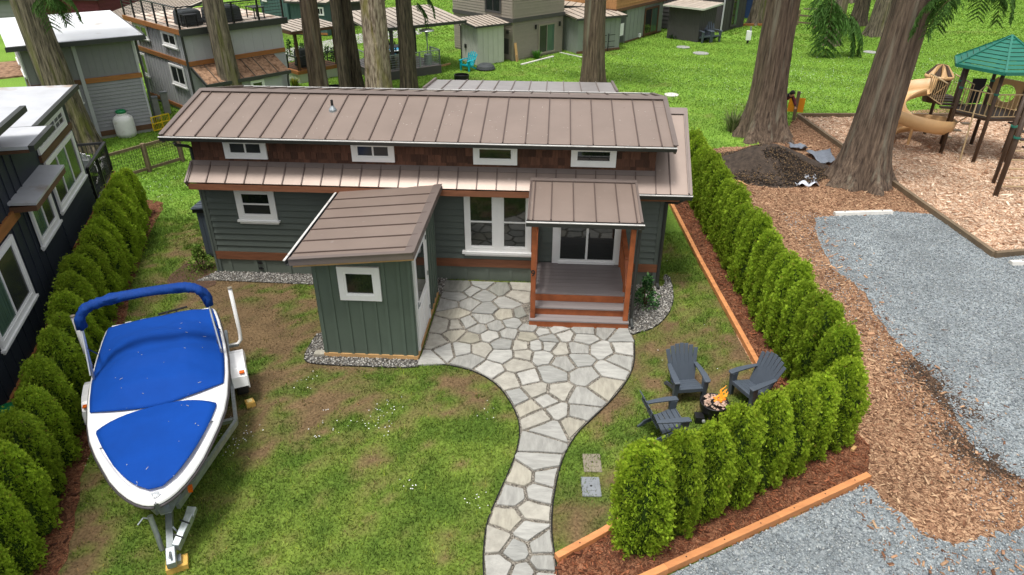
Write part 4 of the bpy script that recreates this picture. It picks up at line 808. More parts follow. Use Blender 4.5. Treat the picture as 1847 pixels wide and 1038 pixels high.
# trailer
tr = thing('boat_trailer', 'galvanised boat trailer with white fenders under the boat', 'trailer', (ST[0], ST[1], 0), BA)
TZ = .46
m = MB()
for sg in (-1, 1): 
    for a, b in (((-.1, sg*1.0, TZ), (2.75, sg*1.0, TZ)), ((2.75, sg*1.0, TZ), (4.3, sg*.13, TZ))): m.bar(a, b, .055, .1)
m.build('side_rail', MT['galvanised'], tr)
m = MB()
for x in (.2, 1.3, 2.6): m.bar((x, -1.0, TZ-.06), (x, 1.0, TZ-.06), .07, .06)
m.build('cross_member', MT['galvanised'], tr)
m = MB(); m.bar((3.9, 0, TZ), (4.95, 0, TZ), .085, .1); m.build('tongue', MT['galvanised'], tr); m = MB(); m.add([(4.1, -.2, TZ+.056), (4.1, .2, TZ+.056), (4.45, .07, TZ+.056), (4.45, -.07, TZ+.056), (4.1, -.2, TZ+.07), (4.1, .2, TZ+.07), (4.45, .07, TZ+.07), (4.45, -.07, TZ+.07)], [(3,2,1,0),(4,5,6,7),(0,1,5,4),(1,2,6,5),(2,3,7,6),(3,0,4,7)]); m.build('gusset', MT['galvanised'], tr)
m = MB(); m.box(4.9, 5.16, -.06, .06, TZ-.05, TZ+.05); m.bar((4.98, 0, TZ+.05), (5.14, 0, TZ+.12), .03, .02); m.build('coupler', MT['galvanised'], tr, bevel=.015)
m = MB(); m.bar((4.92, .07, TZ+.02), (4.52, .28, TZ+.06), .1, .12); m.build('swing_tongue', MT['galvanised'], tr, bevel=.01); m = MB(); m.bar((4.54, .27, TZ+.06), (4.43, .32, TZ+.08), .12, .06); m.build('hinge_plate', MT['galvanised'], tr)
for k in (.25, .7): m = MB(); p = Vector((4.92, .07, TZ+.02)).lerp(Vector((4.52, .28, TZ+.06)), k); m.bar(p+Vector((.05, .06, .07)), p+Vector((-.05, -.06, .07)), .012, .02); m.build('strap', MT['black_metal'], tr)
m = MB(); m.tube([(4.72, -.13, .16), (4.6, -.16, .7)], .035, 10); m.tube([(4.62, -.16, .66), (4.56, -.25, .66), (4.6, -.33, .6)], .012, 6); m.build('jack', MT['galvanised'], tr)
m = MB(); m.bar((4.25, 0, TZ+.05), (4.42, 0, TZ+.42), .07, .1, (1, 0, 0)); wp = m.build('winch_post', MT['galvanised'], tr); m = MB(); m.T = Matrix.Translation((4.47, 0, TZ+.36)) @ Matrix.Rotation(R(90), 4, 'X'); m.lathe([(.08, -.06), (.08, -.05), (.04, -.05), (.04, .05), (.08, .05), (.08, .06)], 14); m.build('winch', MT['galvanised'], wp); m = MB(); m.tube([(4.47, .06, TZ+.36), (4.47, .1, TZ+.36), (4.43, .11, TZ+.48), (4.43, .2, TZ+.49)], .011, 6); m.build('winch_handle', MT['galvanised'], wp)
m = MB(); m.T = Matrix.Translation((4.36, 0, TZ+.46)) @ Matrix.Rotation(R(90), 4, 'X'); m.lathe([(.03, -.09), (.05, -.04), (.05, .04), (.03, .09)], 10); m.build('bow_roller', MT['lid_tan'], wp)
m = MB(); m.tube([(4.6, .05, TZ+.05), (4.68, .12, TZ-.05), (4.78, .11, TZ-.12), (4.86, .06, TZ)], .012, 6); m.build('safety_chain', MT['galvanised'], tr)
m = MB(); m.box(4.0, 4.1, .27, .33, TZ+.0, TZ+.06); m.build('side_marker', MT['amber'], tr)
for sg in (-1, 1):
    whl = MB(); whl.T = Matrix.Translation((1.3, sg*1.14, .31)) @ Matrix.Rotation(R(90), 4, 'X'); whl.lathe([(.19, -.08), (.29, -.09), (.31, -.06), (.31, .06), (.29, .09), (.19, .08)], 26); wo = whl.build('wheel', MT['rubber'], tr, smooth=True)
    whl = MB(); whl.T = Matrix.Translation((1.3, sg*1.14, .31)) @ Matrix.Rotation(R(90), 4, 'X'); whl.lathe([(.2, -.075), (.17, -.05), (.05, -.06), (.05, .06), (.17, .05), (.2, .075)], 20); whl.build('rim', MT['galvanised'], wo)
    S = []
    for x, z in ((.86, .44), (.90, .60), (1.02, .70), (1.15, .735), (1.45, .735), (1.58, .70), (1.72, .60), (1.76, .42)): S.append([(x, sg*1.02, z), (x, sg*1.26, z), (x, sg*1.275, z-.05), (x+(1.3-x)*.05, sg*1.26, z-.07)])
    whl = MB(); whl.loft(S); fo_ = whl.build('fender', MT['gelcoat'], tr); q = fo_.modifiers.new('thickness', 'SOLIDIFY'); q.thickness = .012
    whl = MB(); whl.box(1.64, 1.72, sg*1.2-.04, sg*1.2+.04, .66, .68); whl.build('side_marker', MT['amber'], tr)
    m = MB(); m.tube([(.42, sg*.95, TZ), (.42, sg*1.18, TZ), (.40, sg*1.25, TZ+.08), (.36, sg*1.26, TZ+.25), (.34, sg*1.26, 1.62)], .036, 10); gpost = m.build('guide_post', MT['pvc'], tr, smooth=True); m = MB(); m.T = Matrix.Translation((.34, sg*1.26, 1.62)); m.lathe([(.042, 0), (.042, .02), (.02, .03)], 10); m.build('post_cap', MT['lid_tan'], gpost)
    m = MB(); m.bar((.42, sg*.95, TZ), (.42, sg*1.2, TZ), .07, .05); m.build('post_bracket', MT['galvanised'], tr)
    m = MB(); m.bar((.1, sg*.45, TZ+.12), (3.0, sg*.42, TZ+.16), .09, .08); m.build('bunk', MT['rubber'], tr); 
    for x in (.2, 1.3, 2.6): m = MB(); m.bar((x, sg*.45, TZ-.04), (x, sg*.45, TZ+.1), .05, .05); m.build('bunk_bracket', MT['galvanised'], tr)
for o in tr.children:        # the tongue slopes down to its block
    if o.name.split('.')[0] in ('tongue', 'coupler', 'swing_tongue', 'hinge_plate', 'strap', 'safety_chain'):
        for v in o.data.vertices: v.co.z -= max(0, v.co.x-4.2)*.27; v.co.x -= max(0, v.co.x-4.6)*.12
M_ = RM[tr.name]
def block(name, lab, x, y, a, s=.16, h=.11):
    p = M_ @ Vector((x, y, 0)); t = thing(name, lab, 'chock', p, BA+a, 'yellow blocks of the trailer'); k = MB(); k.prism([(-s/2, -s/2), (s/2, -s/2), (s/2, s/2), (-s/2, s/2)], .0, h, .02); k.build('body', MT['chock_yellow'], t); k = MB(); k.box(-s*.28, s*.28, -s*.28, s*.28, h, h+.012); k.build('top_plate', mat('chock_plate', lin(240, 215, 150), .5, .2, 20), t)
block('wheel_chock', 'yellow chock on the grass beside the trailer wheel', 1.78, 1.22, .2, .15, .1)
m = MB(); q = M_ @ Vector((4.95, .03, 0)); jb = thing('jack_block', 'yellow and grey block under the trailer coupler', 'chock', q, BA, 'yellow blocks of the trailer'); k = MB()
k.box(-.10, .10, -.13, .14, 0, .10)
k.build('body', MT['chock_yellow'], jb); k = MB(); k.box(-.06, .06, -.07, .07, .10, .165); k.build('top_plate', MT['galvanised'], jb)
# ================================================================ FIRE PIT AND CHAIRS
FIRE = G(1284, 752)
def make_chair(name, label, loc, rz, mt, group, scale=1., slats=7, wd=.72):
    t = thing(name, label, 'chair', loc, rz, group, scale); h = wd/2-.06
    # faces local -y; seat slopes back
    for i in range(5): a = i/5; y0 = -.36+a*.44; y1 = y0+.083; m = MB(); m.bar((-h+.03, (y0+y1)/2, .37-.11*(a+.1)), (h-.03, (y0+y1)/2, .37-.11*(a+.1)), .083, .022, (0, .24, 1)); m.build('seat_slat', MT[mt], t, bevel=.005)
    for i in range(slats):
        u = (i-(slats-1)/2)/((slats-1)/2); top = .97-.10*u*u; x0 = u*(h-.09); x1 = u*(h+.0); m = MB(); q0 = Vector((x0, .08, .25)); q1 = Vector((x1, .08+.33*(top-.25)/.7, top)); m.bar(q0, q1, .088, .018, (0, -1, .4)); m.build('back_slat', MT[mt], t, bevel=.006)
    for z, yy in ((.42, .175), (.72, .315)): m = MB(); m.bar((-h+.03, yy+.02, z), (h-.03, yy+.02, z), .02, .05); m.build('back_rail', MT[mt], t)
    for sg in (-1, 1):
        x = sg*(h+.0); m = MB(); m.add([(x-.04, -.36, 0), (x+.04, -.36, 0), (x+.03, -.28, 0), (x-.03, -.28, 0), (x-.055, -.40, .56), (x+.055, -.40, .56), (x+.045, -.25, .56), (x-.045, -.25, .56)], [(3,2,1,0),(4,5,6,7),(0,1,5,4),(1,2,6,5),(2,3,7,6),(3,0,4,7)]); m.build('leg', MT[mt], t, bevel=.008)
        m = MB(); m.bar((x*.94, -.3, .33), (x*.94, .24, .10), .03, .075); m.bar((x*.94, .20, .12), (x*.94, .34, .0), .032, .06); m.build('leg', MT[mt], t)
        S = [[(x+sg*o-.06*k, y, z), (x+sg*o+.06*k, y, z), (x+sg*o+.06*k, y, z-.03), (x+sg*o-.06*k, y, z-.03)] for y, z, o, k in ((-.43, .575, .015, .8), (-.40, .59, .015, 1.05), (-.2, .60, .015, 1.05), (.05, .60, .0, .85), (.24, .595, -.02, .65))]
        m = MB(); m.loft(S, closed=True, cap=True); m.build('armrest', MT[mt], t, bevel=.006)
    m = MB(); m.bar((-h+.03, -.375, .34), (h-.03, -.375, .34), .025, .09); m.build('apron', MT[mt], t, bevel=.006)
    return t
def face_to(p, q): d = Vector((q[0]-p[0], q[1]-p[1])); return math.atan2(d.y, d.x)+math.pi/2
for (px, py), lab in (((1231,708),'charcoal slatted garden chair facing the camera, nearest the porch'),((1357,718),'charcoal slatted garden chair against the right hedge edging'),((1190,784),'charcoal slatted garden chair seen from behind, nearest the stone path')):
    p = G(px, py); rz = face_to(p, FIRE)
    if px == 1231: rz = R(10)
    if px == 1357: rz = R(-62)
    if px == 1190: rz = R(104)
    make_chair('garden_chair', lab, p, rz, 'dark_plastic', 'charcoal chairs round the fire bowl', .87)
fp = thing('fire_bowl', 'black steel fire bowl with pale stones and orange flames', 'fire pit', FIRE)
m = MB(); m.lathe([(.14, .10), (.21, .14), (.24, .22), (.235, .31), (.25, .325), (.235, .335), (.215, .32), (.2, .28), (.0, .27)], 24, cap=False); m.build('bowl', MT['black_metal'], fp, smooth=True)
for a in (0, 2.1, 4.2): m = MB(); m.bar((.12*math.cos(a), .12*math.sin(a), .13), (.2*math.cos(a), .2*math.sin(a), 0), .04, .02); m.build('leg', MT['black_metal'], fp)
m = MB(); m.box(-.33, -.18, -.22, -.06, .03, .14); m.build('burner_box', MT['black_metal'], fp); m = MB(); m.T = Matrix.Translation((-.2, -.24, .1)) @ Matrix.Rotation(R(90), 4, 'X'); m.lathe([(.03, 0), (.03, .03), (.01, .035)], 10); m.build('knob', MT['alu'], fp)
rs = random.Random(8)
for i in range(46):
    a = rs.uniform(0, 6.28); r_ = .2*math.sqrt(rs.random()); s = rs.uniform(.022, .042); m = MB(); q = Vector((r_*math.cos(a), r_*math.sin(a), .315+rs.uniform(0, .04)-r_*.08)); b = [(1,0,0),(0,1,0),(-1,0,0),(0,-1,0),(0,0,.8),(0,0,-.7)]
    m.add([q+Vector([(c+rs.uniform(-.3, .3))*s for c in v]) for v in b], [(0,1,4),(1,2,4),(2,3,4),(3,0,4),(1,0,5),(2,1,5),(3,2,5),(0,3,5)]); m.build('stone', MT['lava_rock'], fp)
for i, (x, y, h, lx) in enumerate(((.08, .04, .26, .07), (.12, .06, .17, .08), (.05, .06, .13, .02), (.11, .0, .11, .05), (.15, .08, .2, .04), (.02, .03, .08, -.02), (.09, .09, .3, .05))):
    m = MB(); pts = [(x+lx*t+.028*math.sin(t*8+i), y+.018*math.sin(t*6+i*2), .33+h*t) for t in np.linspace(0, 1, 10)]; m.tube(pts, [.004+.021*math.sin(math.pi*min(1, t*.85+.15))*(1-t*.7) for t in np.linspace(0, 1, 10)], 7); m.build('flame', MT['flame'], fp, smooth=True)
for nm, px, py, mt_, lab in (('valve_box_lid', 1068, 836, 'lid_tan', 'tan square utility lid set in the grass beside the path'), ('valve_box_lid', 1066, 879, 'lid_grey', 'grey square utility lid nearer the camera beside the path')):
    t = thing(nm, lab, 'utility lid', G(px, py), .05); m = MB(); m.box(-.145, .145, -.2, .2, -.02, .02); m.build('lid', MT[mt_], t, bevel=.012)
    m = MB(); m.box(-.06, .06, -.09, .07, .0205, .028); m.build('cover_plate', MT[mt_], t, bevel=.004); m = MB(); m.lathe([(.02, .0285), (.015, .033)], 10); m.build('bolt', MT['rubber'], t)
# ---------------------------------------------------------------- timber edgings
def timber(name, lab, pts, w_, h_, mt, z=0.): 
    t = thing(name, lab, 'edging', (*pts[0][:2], 0))
    for a, b in zip(pts[:-1], pts[1:]):
        m = MB(); m.bar((a[0], a[1], z+h_/2), (b[0], b[1], z+h_/2), w_, h_); m.build('timber', MT[mt], t, world=True, bevel=.008)
        L_ = (Vector(b[:2])-Vector(a[:2])).length
        for k in range(max(1, int(L_/.6))):
            q = Vector((a[0], a[1], z+h_+.001)).lerp(Vector((b[0], b[1], z+h_+.001)), (k+.5)/max(1, int(L_/.6))); m = MB(); m.T = Matrix.Translation(q); m.lathe([(.012, 0), (.008, .003)], 6); m.build('screw', MT['rubber'], t, world=True)
timber('cedar_edging', 'new cedar timber edging along lawn side of the right hedge', [(11.38, 5.0), (11.60, 1.3), (11.70, .02), (11.98, -3.45)], .1, .12, 'cedar_edge')
timber('cedar_edging', 'short cedar timber edging between path end and front hedge', [(8.12, -7.75), (8.76, -7.29), (9.3, -6.85), (11.9, -4.4)], .1, .12, 'cedar_edge')
timber('cedar_edging', 'long pale cedar timber edging beside the gravel below the front hedge', [(12.93, -5.93), (11.3, -6.86), (9.58, -7.83), (8.3, -8.56)], .1, .13, 'cedar_edge')
timber('playground_border', 'weathered timber border around the playground', [(19.9, 2.26), (19.02, 2.05), (18.72, 5.3), (17.86, 14.6), (23.8, 15.05), (30, 15.9)], .12, .16, 'old_timber')
# ================================================================ HEDGES
def crown_mesh(seed, H, Rr, nclump=240, nspray=28, tint=(1, 1, 1), shape='col'):
    r = np.random.default_rng(seed); tint = np.array(tint)
    def prof(t):
        if shape == 'col': return Rr*(.80+.16*np.sin(np.clip(t*1.0+.1, 0, 1)*math.pi))*np.sqrt(np.clip(1-np.clip((t-.66)/.36, 0, 1)**2.1, 0, 1))
        return Rr*np.clip(1.05-.25*t, 0, 2)*np.sqrt(np.clip(1-np.clip((t-.40)/.61, 0, 1)**2.2, 0, 1))
    ph = r.uniform(0, 6.28, 6)
    def lump(a, t): return 1+.10*np.sin(3*a+ph[0]+4*t)+.08*np.sin(5*a-7*t+ph[1])+.06*np.sin(2*a+11*t+ph[2])
    na, nt_ = 18, 14; a = np.tile(np.arange(na)*math.tau/na, nt_+1); t = np.repeat(np.arange(nt_+1)/nt_, na); q = np.maximum(.02, prof(t*.97))*.75*lump(a, t)
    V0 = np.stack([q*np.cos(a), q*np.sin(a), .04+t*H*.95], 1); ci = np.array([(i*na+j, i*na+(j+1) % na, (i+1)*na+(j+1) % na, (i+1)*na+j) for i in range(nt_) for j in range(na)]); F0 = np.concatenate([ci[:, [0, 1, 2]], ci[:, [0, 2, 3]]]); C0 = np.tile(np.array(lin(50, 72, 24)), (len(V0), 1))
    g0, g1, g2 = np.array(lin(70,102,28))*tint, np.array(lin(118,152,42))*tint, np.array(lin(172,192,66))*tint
    ct = ((np.arange(nclump)+r.random(nclump))/nclump)**.88; ca = (np.arange(nclump)*2.399963+r.normal(0, .16, nclump)) % math.tau; pr = prof(ct); rad = pr*lump(ca, ct)*r.uniform(.88, 1.05, nclump); tone = r.uniform(.75, 1.2, nclump)
    k = np.repeat(np.arange(nclump), nspray); n = len(k); t = ct[k]; out = np.stack([np.cos(ca[k]), np.sin(ca[k]), np.zeros(n)], 1); slope = np.clip((t-.5)*1.9, 0, 1)[:, None]
    b = out*(rad[k]*.93)[:, None]+np.array([0, 0, 1])*(.05+t*H*.965)[:, None]+r.normal(0, .034, (n, 3))*np.array([1, 1, 1.5])
    d = out*(1-.55*slope)*r.uniform(.35, 1.0, (n, 1))+np.array([0, 0, 1])*(r.uniform(.45, 1.1, (n, 1))+slope*.4)+r.normal(0, .28, (n, 3)); d /= np.linalg.norm(d, axis=1, keepdims=True)
    tg = np.stack([-out[:, 1], out[:, 0], np.zeros(n)], 1)*r.uniform(.4, 1, (n, 1))+r.normal(0, .5, (n, 3)); side = np.cross(d, tg); side /= np.linalg.norm(side, axis=1, keepdims=True)+1e-9; nrm = np.cross(d, side); l = r.uniform(.028, .062, (n, 1)); pts = [b]
    for ang in (-.7, -.24, .24, .7):
        dd = d*math.cos(ang)+side*math.sin(ang); le = l*(1 if abs(ang) < .5 else .8); pe = np.cross(dd, nrm); pts += [b+dd*le*.55+pe*l*.12, b+dd*le*.55-pe*l*.12, b+dd*le]
    V1 = np.stack(pts, 1).reshape(-1, 3); f = np.array([x for q in range(4) for x in ((0, 1+q*3, 2+q*3), (1+q*3, 3+q*3, 2+q*3))]); F1 = (np.arange(n)[:, None, None]*13+f[None]).reshape(-1, 3)+len(V0)
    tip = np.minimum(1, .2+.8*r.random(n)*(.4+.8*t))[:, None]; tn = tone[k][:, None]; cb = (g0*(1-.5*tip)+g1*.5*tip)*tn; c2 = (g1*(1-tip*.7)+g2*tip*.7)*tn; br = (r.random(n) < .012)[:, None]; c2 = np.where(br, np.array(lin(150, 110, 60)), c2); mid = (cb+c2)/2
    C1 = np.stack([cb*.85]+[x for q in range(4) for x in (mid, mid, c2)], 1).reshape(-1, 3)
    return np_mesh('crown', np.concatenate([V0, V1]), np.concatenate([F0, F1]), np.concatenate([C0, C1]))
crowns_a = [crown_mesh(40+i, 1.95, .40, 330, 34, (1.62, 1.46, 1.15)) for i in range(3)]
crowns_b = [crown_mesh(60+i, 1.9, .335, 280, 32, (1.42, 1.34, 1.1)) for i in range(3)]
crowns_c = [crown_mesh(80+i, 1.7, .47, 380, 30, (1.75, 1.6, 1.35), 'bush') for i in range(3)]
trunk_me = MB(); trunk_me.tube([(0, 0, 0), (.01, 0, .6), (0, 0, 1.4)], [.045, .035, .015], 7); trunk_me = trunk_me.mesh('trunk'); trunk_me.materials.append(MT['stem'])
rs = random.Random(11)
def arbor(crowns, x, y, sc, label, group, sxy=1.):
    t = thing('arborvitae', label, 'shrub', (x, y, .01), rs.uniform(0, 6.28), group); c = link('crown', rs.choice(crowns), MT['leaf'], t); c.scale = (sc*sxy*rs.uniform(.94, 1.06), sc*sxy*rs.uniform(.94, 1.06), sc); link('trunk', trunk_me, None, t); return t
ordinal = ['first', 'second', 'third', 'fourth', 'fifth', 'sixth', 'seventh', 'eighth', 'ninth', 'tenth', 'eleventh', 'twelfth', 'thirteenth', 'fourteenth', 'fifteenth', 'sixteenth', 'seventeenth', 'eighteenth', 'nineteenth', 'twentieth', 'twenty-first', 'twenty-second', 'twenty-third', 'twenty-fourth']
# front row: from the path end to the corner
A, B = Vector((9.25, -7.40)), Vector((12.62, -5.08)); nf = 8
for i in range(nf):
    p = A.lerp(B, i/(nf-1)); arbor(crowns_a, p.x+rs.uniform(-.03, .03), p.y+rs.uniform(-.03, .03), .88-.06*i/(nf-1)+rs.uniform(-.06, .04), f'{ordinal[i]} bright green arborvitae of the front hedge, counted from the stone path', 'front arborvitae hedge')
A, B = Vector((12.68, -4.45)), Vector((12.08, 6.1)); nr = 21
for i in range(nr):
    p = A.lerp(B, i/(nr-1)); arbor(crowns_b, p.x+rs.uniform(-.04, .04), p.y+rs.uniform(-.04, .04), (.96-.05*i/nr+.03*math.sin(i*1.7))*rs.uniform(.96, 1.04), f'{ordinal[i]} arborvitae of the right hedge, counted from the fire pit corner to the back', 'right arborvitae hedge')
# left row beside the dark house
A, B = Vector((1.24, -9.0)), Vector((-3.45, 3.0)); nl = 19
for i in range(nl):
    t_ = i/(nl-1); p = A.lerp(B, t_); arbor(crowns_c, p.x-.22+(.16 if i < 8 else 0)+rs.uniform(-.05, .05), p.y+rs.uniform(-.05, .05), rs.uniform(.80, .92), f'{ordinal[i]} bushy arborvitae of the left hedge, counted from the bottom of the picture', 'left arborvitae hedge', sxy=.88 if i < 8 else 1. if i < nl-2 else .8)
# leafy shrubs beside the cabin
def shrub(name, label, x, y, h, r_, cols, seed, leaf=.05, n=420):
    rr = np.random.default_rng(seed); t = thing(name, label, 'shrub', (x, y, 0)); V, F, C = [], [], []; nb = 0; pal = np.array([lin(*c) for c in cols])
    for i in range(n):
        z = h*(.12+.88*rr.random()); q = r_*math.sqrt(rr.random())*math.sin(min(1, z/h*1.2+.25)*math.pi*.86+.2); a = rr.uniform(0, 6.28); b = np.array([q*math.cos(a), q*math.sin(a), z]); d = np.array([math.cos(a), math.sin(a), rr.uniform(-.2, .9)])+rr.normal(0, .3, 3); d /= np.linalg.norm(d); s = np.cross(d, rr.normal(0, 1, 3)); s /= np.linalg.norm(s); l = leaf*rr.uniform(.7, 1.4)
        V.append(np.array([b, b+d*l*.5+s*l*.28, b+d*l, b+d*l*.5-s*l*.28])); F.append(np.array([(nb, nb+1, nb+2), (nb, nb+2, nb+3)])); nb += 4; C.append(np.tile(pal[rr.integers(0, len(pal))]*rr.uniform(.7, 1.2), (4, 1)))
    link('foliage', np_mesh('foliage', np.concatenate(V), np.concatenate(F), np.concatenate(C)), MT['leaf'], t); m = MB()
    for k in range(6): a = k*1.05; m.tube([(0, 0, 0), (r_*.3*math.cos(a), r_*.3*math.sin(a), h*.5), (r_*.55*math.cos(a), r_*.55*math.sin(a), h*.85)], [.012, .009, .004], 5)
    m.build('stems', MT['stem'], t); return t
shrub('leafy_shrub', 'yellow green leafy shrub at the left corner of the cabin', *G(364, 486)[:2], .62, .3, [(120,150,60),(150,172,84),(90,124,44)], 4, .07, 620)
shrub('leafy_shrub', 'dark green leafy shrub in gravel beside the porch steps', *G(1163, 556)[:2], .78, .3, [(54,98,50),(76,124,66),(40,76,40),(110,150,90)], 5, .065, 800)
# ================================================================ BIG TREES
def bough_mesh(seed, L=2.0, n=95):
    r = np.random.default_rng(seed); V, F, C = [], [], []; nb = 0
    P = [np.array([L*.75*t, .08*math.sin(3*t), .12*math.sin(t*2)-L*.75*t*t]) for t in np.linspace(0, 1, 14)]
    def strip(pts, w0, w1, c0, c1):
        nonlocal nb
        k = len(pts); side = np.cross(pts[-1]-pts[0], r.normal(0, 1, 3)); side /= np.linalg.norm(side)+1e-9
        for i, p in enumerate(pts): w_ = w0+(w1-w0)*i/(k-1); V.append(np.array([p-side*w_, p+side*w_])); C.append(np.tile(c0+(c1-c0)*i/(k-1), (2, 1)))
        F.append(np.array([f for i in range(k-1) for f in ((nb+2*i, nb+2*i+1, nb+2*i+3), (nb+2*i, nb+2*i+3, nb+2*i+2))])); nb += 2*k
    strip(P, .02, .006, np.array(lin(90, 70, 50)), np.array(lin(90, 80, 50)))
    for i in range(n):
        t = .12+.88*r.random(); b = P[int(t*13)]; sg = 1 if r.random() < .5 else -1; l = L*.36*(1.15-t*.6)*r.uniform(.6, 1.2); d = np.array([.55, sg*.8, -.25]); d /= np.linalg.norm(d); tone = r.uniform(.7, 1.25)
        for s in range(12):
            q = b+d*l*s/11+np.array([0, 0, -.28*l*(s/11)**2]); dd = np.array([r.normal(.3, .4), sg*r.uniform(.0, .8), -r.uniform(.5, 1.2)]); dd /= np.linalg.norm(dd); ll = l*.34*r.uniform(.6, 1.2); g = np.array(lin(70, 104, 44))*tone
            strip([q, q+dd*ll*.5, q+dd*ll+np.array([0, 0, -.1*ll])], .019, .004, g*.8, g*1.3)
    return np_mesh('bough', np.concatenate(V), np.concatenate(F), np.concatenate(C))
BOUGHS = [bough_mesh(s) for s in (1, 2, 3)]
def big_tree(label, base, rm, rb, lean, mt, seed, H=15., fl=.5, visb=(), crown=10, name='conifer_tree', flutes=9):
    t = thing(name, label, 'tree', (base[0], base[1], 0)); r = np.random.default_rng(seed); ph = r.uniform(0, 6.28, 8); NA = 56
    zs = np.concatenate([np.linspace(-.05, 2.2, 26), np.linspace(2.5, H, 40)]); V = []
    for z in zs:
        k = math.exp(-max(z, 0)/fl); rr = (rm*(1-.45*max(0, z)/H)+(rb-rm)*k); a = np.arange(NA)/NA*2*math.pi
        fx = 1+(.03+.11*k)*np.sin(flutes*a+ph[0]+.25*z)+(.03+.10*k)*np.sin((flutes-4)*a+ph[1]-.2*z)+.016*np.sin(17*a+ph[2]+.15*z)+.011*np.sin(29*a+ph[3]-.2*z)+.02*np.sin(3*a+ph[4]+1.1*z)
        fx += .007*r.normal(0, 1, NA); q = rr*fx; V.append(np.stack([lean[0]*z+.05*math.sin(z*.5+ph[5])+q*np.cos(a), lean[1]*z+q*np.sin(a), np.full(NA, z)], 1))
    n = len(zs); V = np.concatenate(V); i, j = np.meshgrid(np.arange(n-1), np.arange(NA), indexing='ij'); i = i.ravel(); j = j.ravel(); F = np.stack([i*NA+j, i*NA+(j+1) % NA, (i+1)*NA+(j+1) % NA, (i+1)*NA+j], 1)
    link('trunk', np_mesh('trunk', V, F, None, True), MT[mt], t)
    rs_ = random.Random(seed)
    for k in range(crown):      # crown of drooping boughs on limbs high above
        z = 9+(H-9.5)*k/crown; a = k*2.4+rs_.random(); s = rs_.uniform(.9, 1.4)*(1.3-.5*k/crown); o = link('bough', rs_.choice(BOUGHS), MT['leaf'], t); o.location = (lean[0]*z+rm*.5*math.cos(a), lean[1]*z+rm*.5*math.sin(a), z); o.rotation_euler = (0, R(rs_.uniform(-15, 10)), a); o.scale = (s, s, s)
    for (px, py, dist, s, a) in visb:       # the low boughs that hang into view
        d = Vector(ray(px, py)).normalized(); p = Vector(CAM)+d*dist; o = link('bough', rs_.choice(BOUGHS), MT['leaf'], t); o.location = p-Vector(base).to_3d()*1.; o.location.z = p.z; o.rotation_euler = (0, R(25), a); o.scale = (s, s, s)
    return t
def V2(v): return Vector((v[0], v[1], 0))
big_tree('thick red brown cedar rising behind the dark soil pile', V2((15.75, 11.95)), .62, 1.12, (-.012, 0), 'bark_red', 1, fl=.7)
big_tree('thick leaning cedar trunk between gravel lot and slide', V2((17.65, 7.2)), .60, 1.02, (.02, 0), 'bark_red', 2, fl=.7, visb=[(1705, -14, 23, .6, 2.6), (1690, -20, 23.5, .55, 2.2), (1722, -18, 23, .6, 1.4), (1700, -30, 23.3, .65, .7), (1715, 0, 23, .5, 3.3), (1780, -26, 24, .5, 1.0), (1795, -22, 24, .5, .2), (1812, -30, 24, .5, -.6)])
big_tree('straight grey brown conifer trunk standing on the lawn right behind the cabin', G(1067, 158), .52, .62, (0, 0), 'bark_red', 3)
big_tree('mossy conifer trunk leaning between the dark house and the white roofed house', G(150, 272), .50, .62, (-.055, .0), 'bark_grey', 4, visb=[(78, -14, 27, .5, .2), (92, -6, 27, .45, -.3), (70, -8, 27, .5, -.8), (100, -20, 26.5, .5, .6)])
big_tree('grey conifer trunk in front of the pale two storey house', G(428, 212), .42, .52, (-.005, 0), 'bark_grey', 5)
big_tree('brown conifer trunk leftmost of the group behind the cabin roof', G(580, 178), .40, .50, (.0, 0), 'bark_red', 6)
big_tree('slender leaning trunk second from left behind the cabin roof', G(627, 180), .24, .32, (-.028, 0), 'bark_dark', 7)
big_tree('dim greenish trunk half hidden by the thick pale one', G(646, 172), .26, .34, (-.02, 0), 'bark_dark', 8)
big_tree('thickest pale peeling trunk behind the middle of the cabin roof', G(686, 186), .54, .64, (0, 0), 'bark_pale', 9)
big_tree('dark trunk right of the pale one behind the cabin roof', G(737, 180), .36, .46, (.01, 0), 'bark_dark', 10, visb=[(750, 5, 33, .55, .5), (765, -8, 33, .5, .1)])
for i, (px, py, r_, ln, lab, vb) in enumerate(((1497, 82, .42, (.03, 0), 'far trunk with a drooping green bough in front, left in the park', [(1480, -20, 45, 1.5, -1.2), (1500, -5, 45, 1.5, -1.9), (1515, 20, 45, 1.4, -.4), (1490, 10, 45, 1.5, -1.5), (1530, 25, 45, 1.3, -.2)]), (1545, 46, .50, (.01, 0), 'far dark trunk, middle of the three in the park', []), (1578, 65, .55, (.03, 0), 'far grey trunk, right of the three in the park', []), (1362, 45, .45, (.04, 0), 'far trunk in front of the blue house', []), (1530, 5, .5, (0, 0), 'farthest trunk behind the three in the park', []))):
    big_tree(lab, G(px, py), r_, r_*1.3, ln, 'bark_dark' if i == 1 else 'bark_grey', 20+i, visb=vb, crown=5)
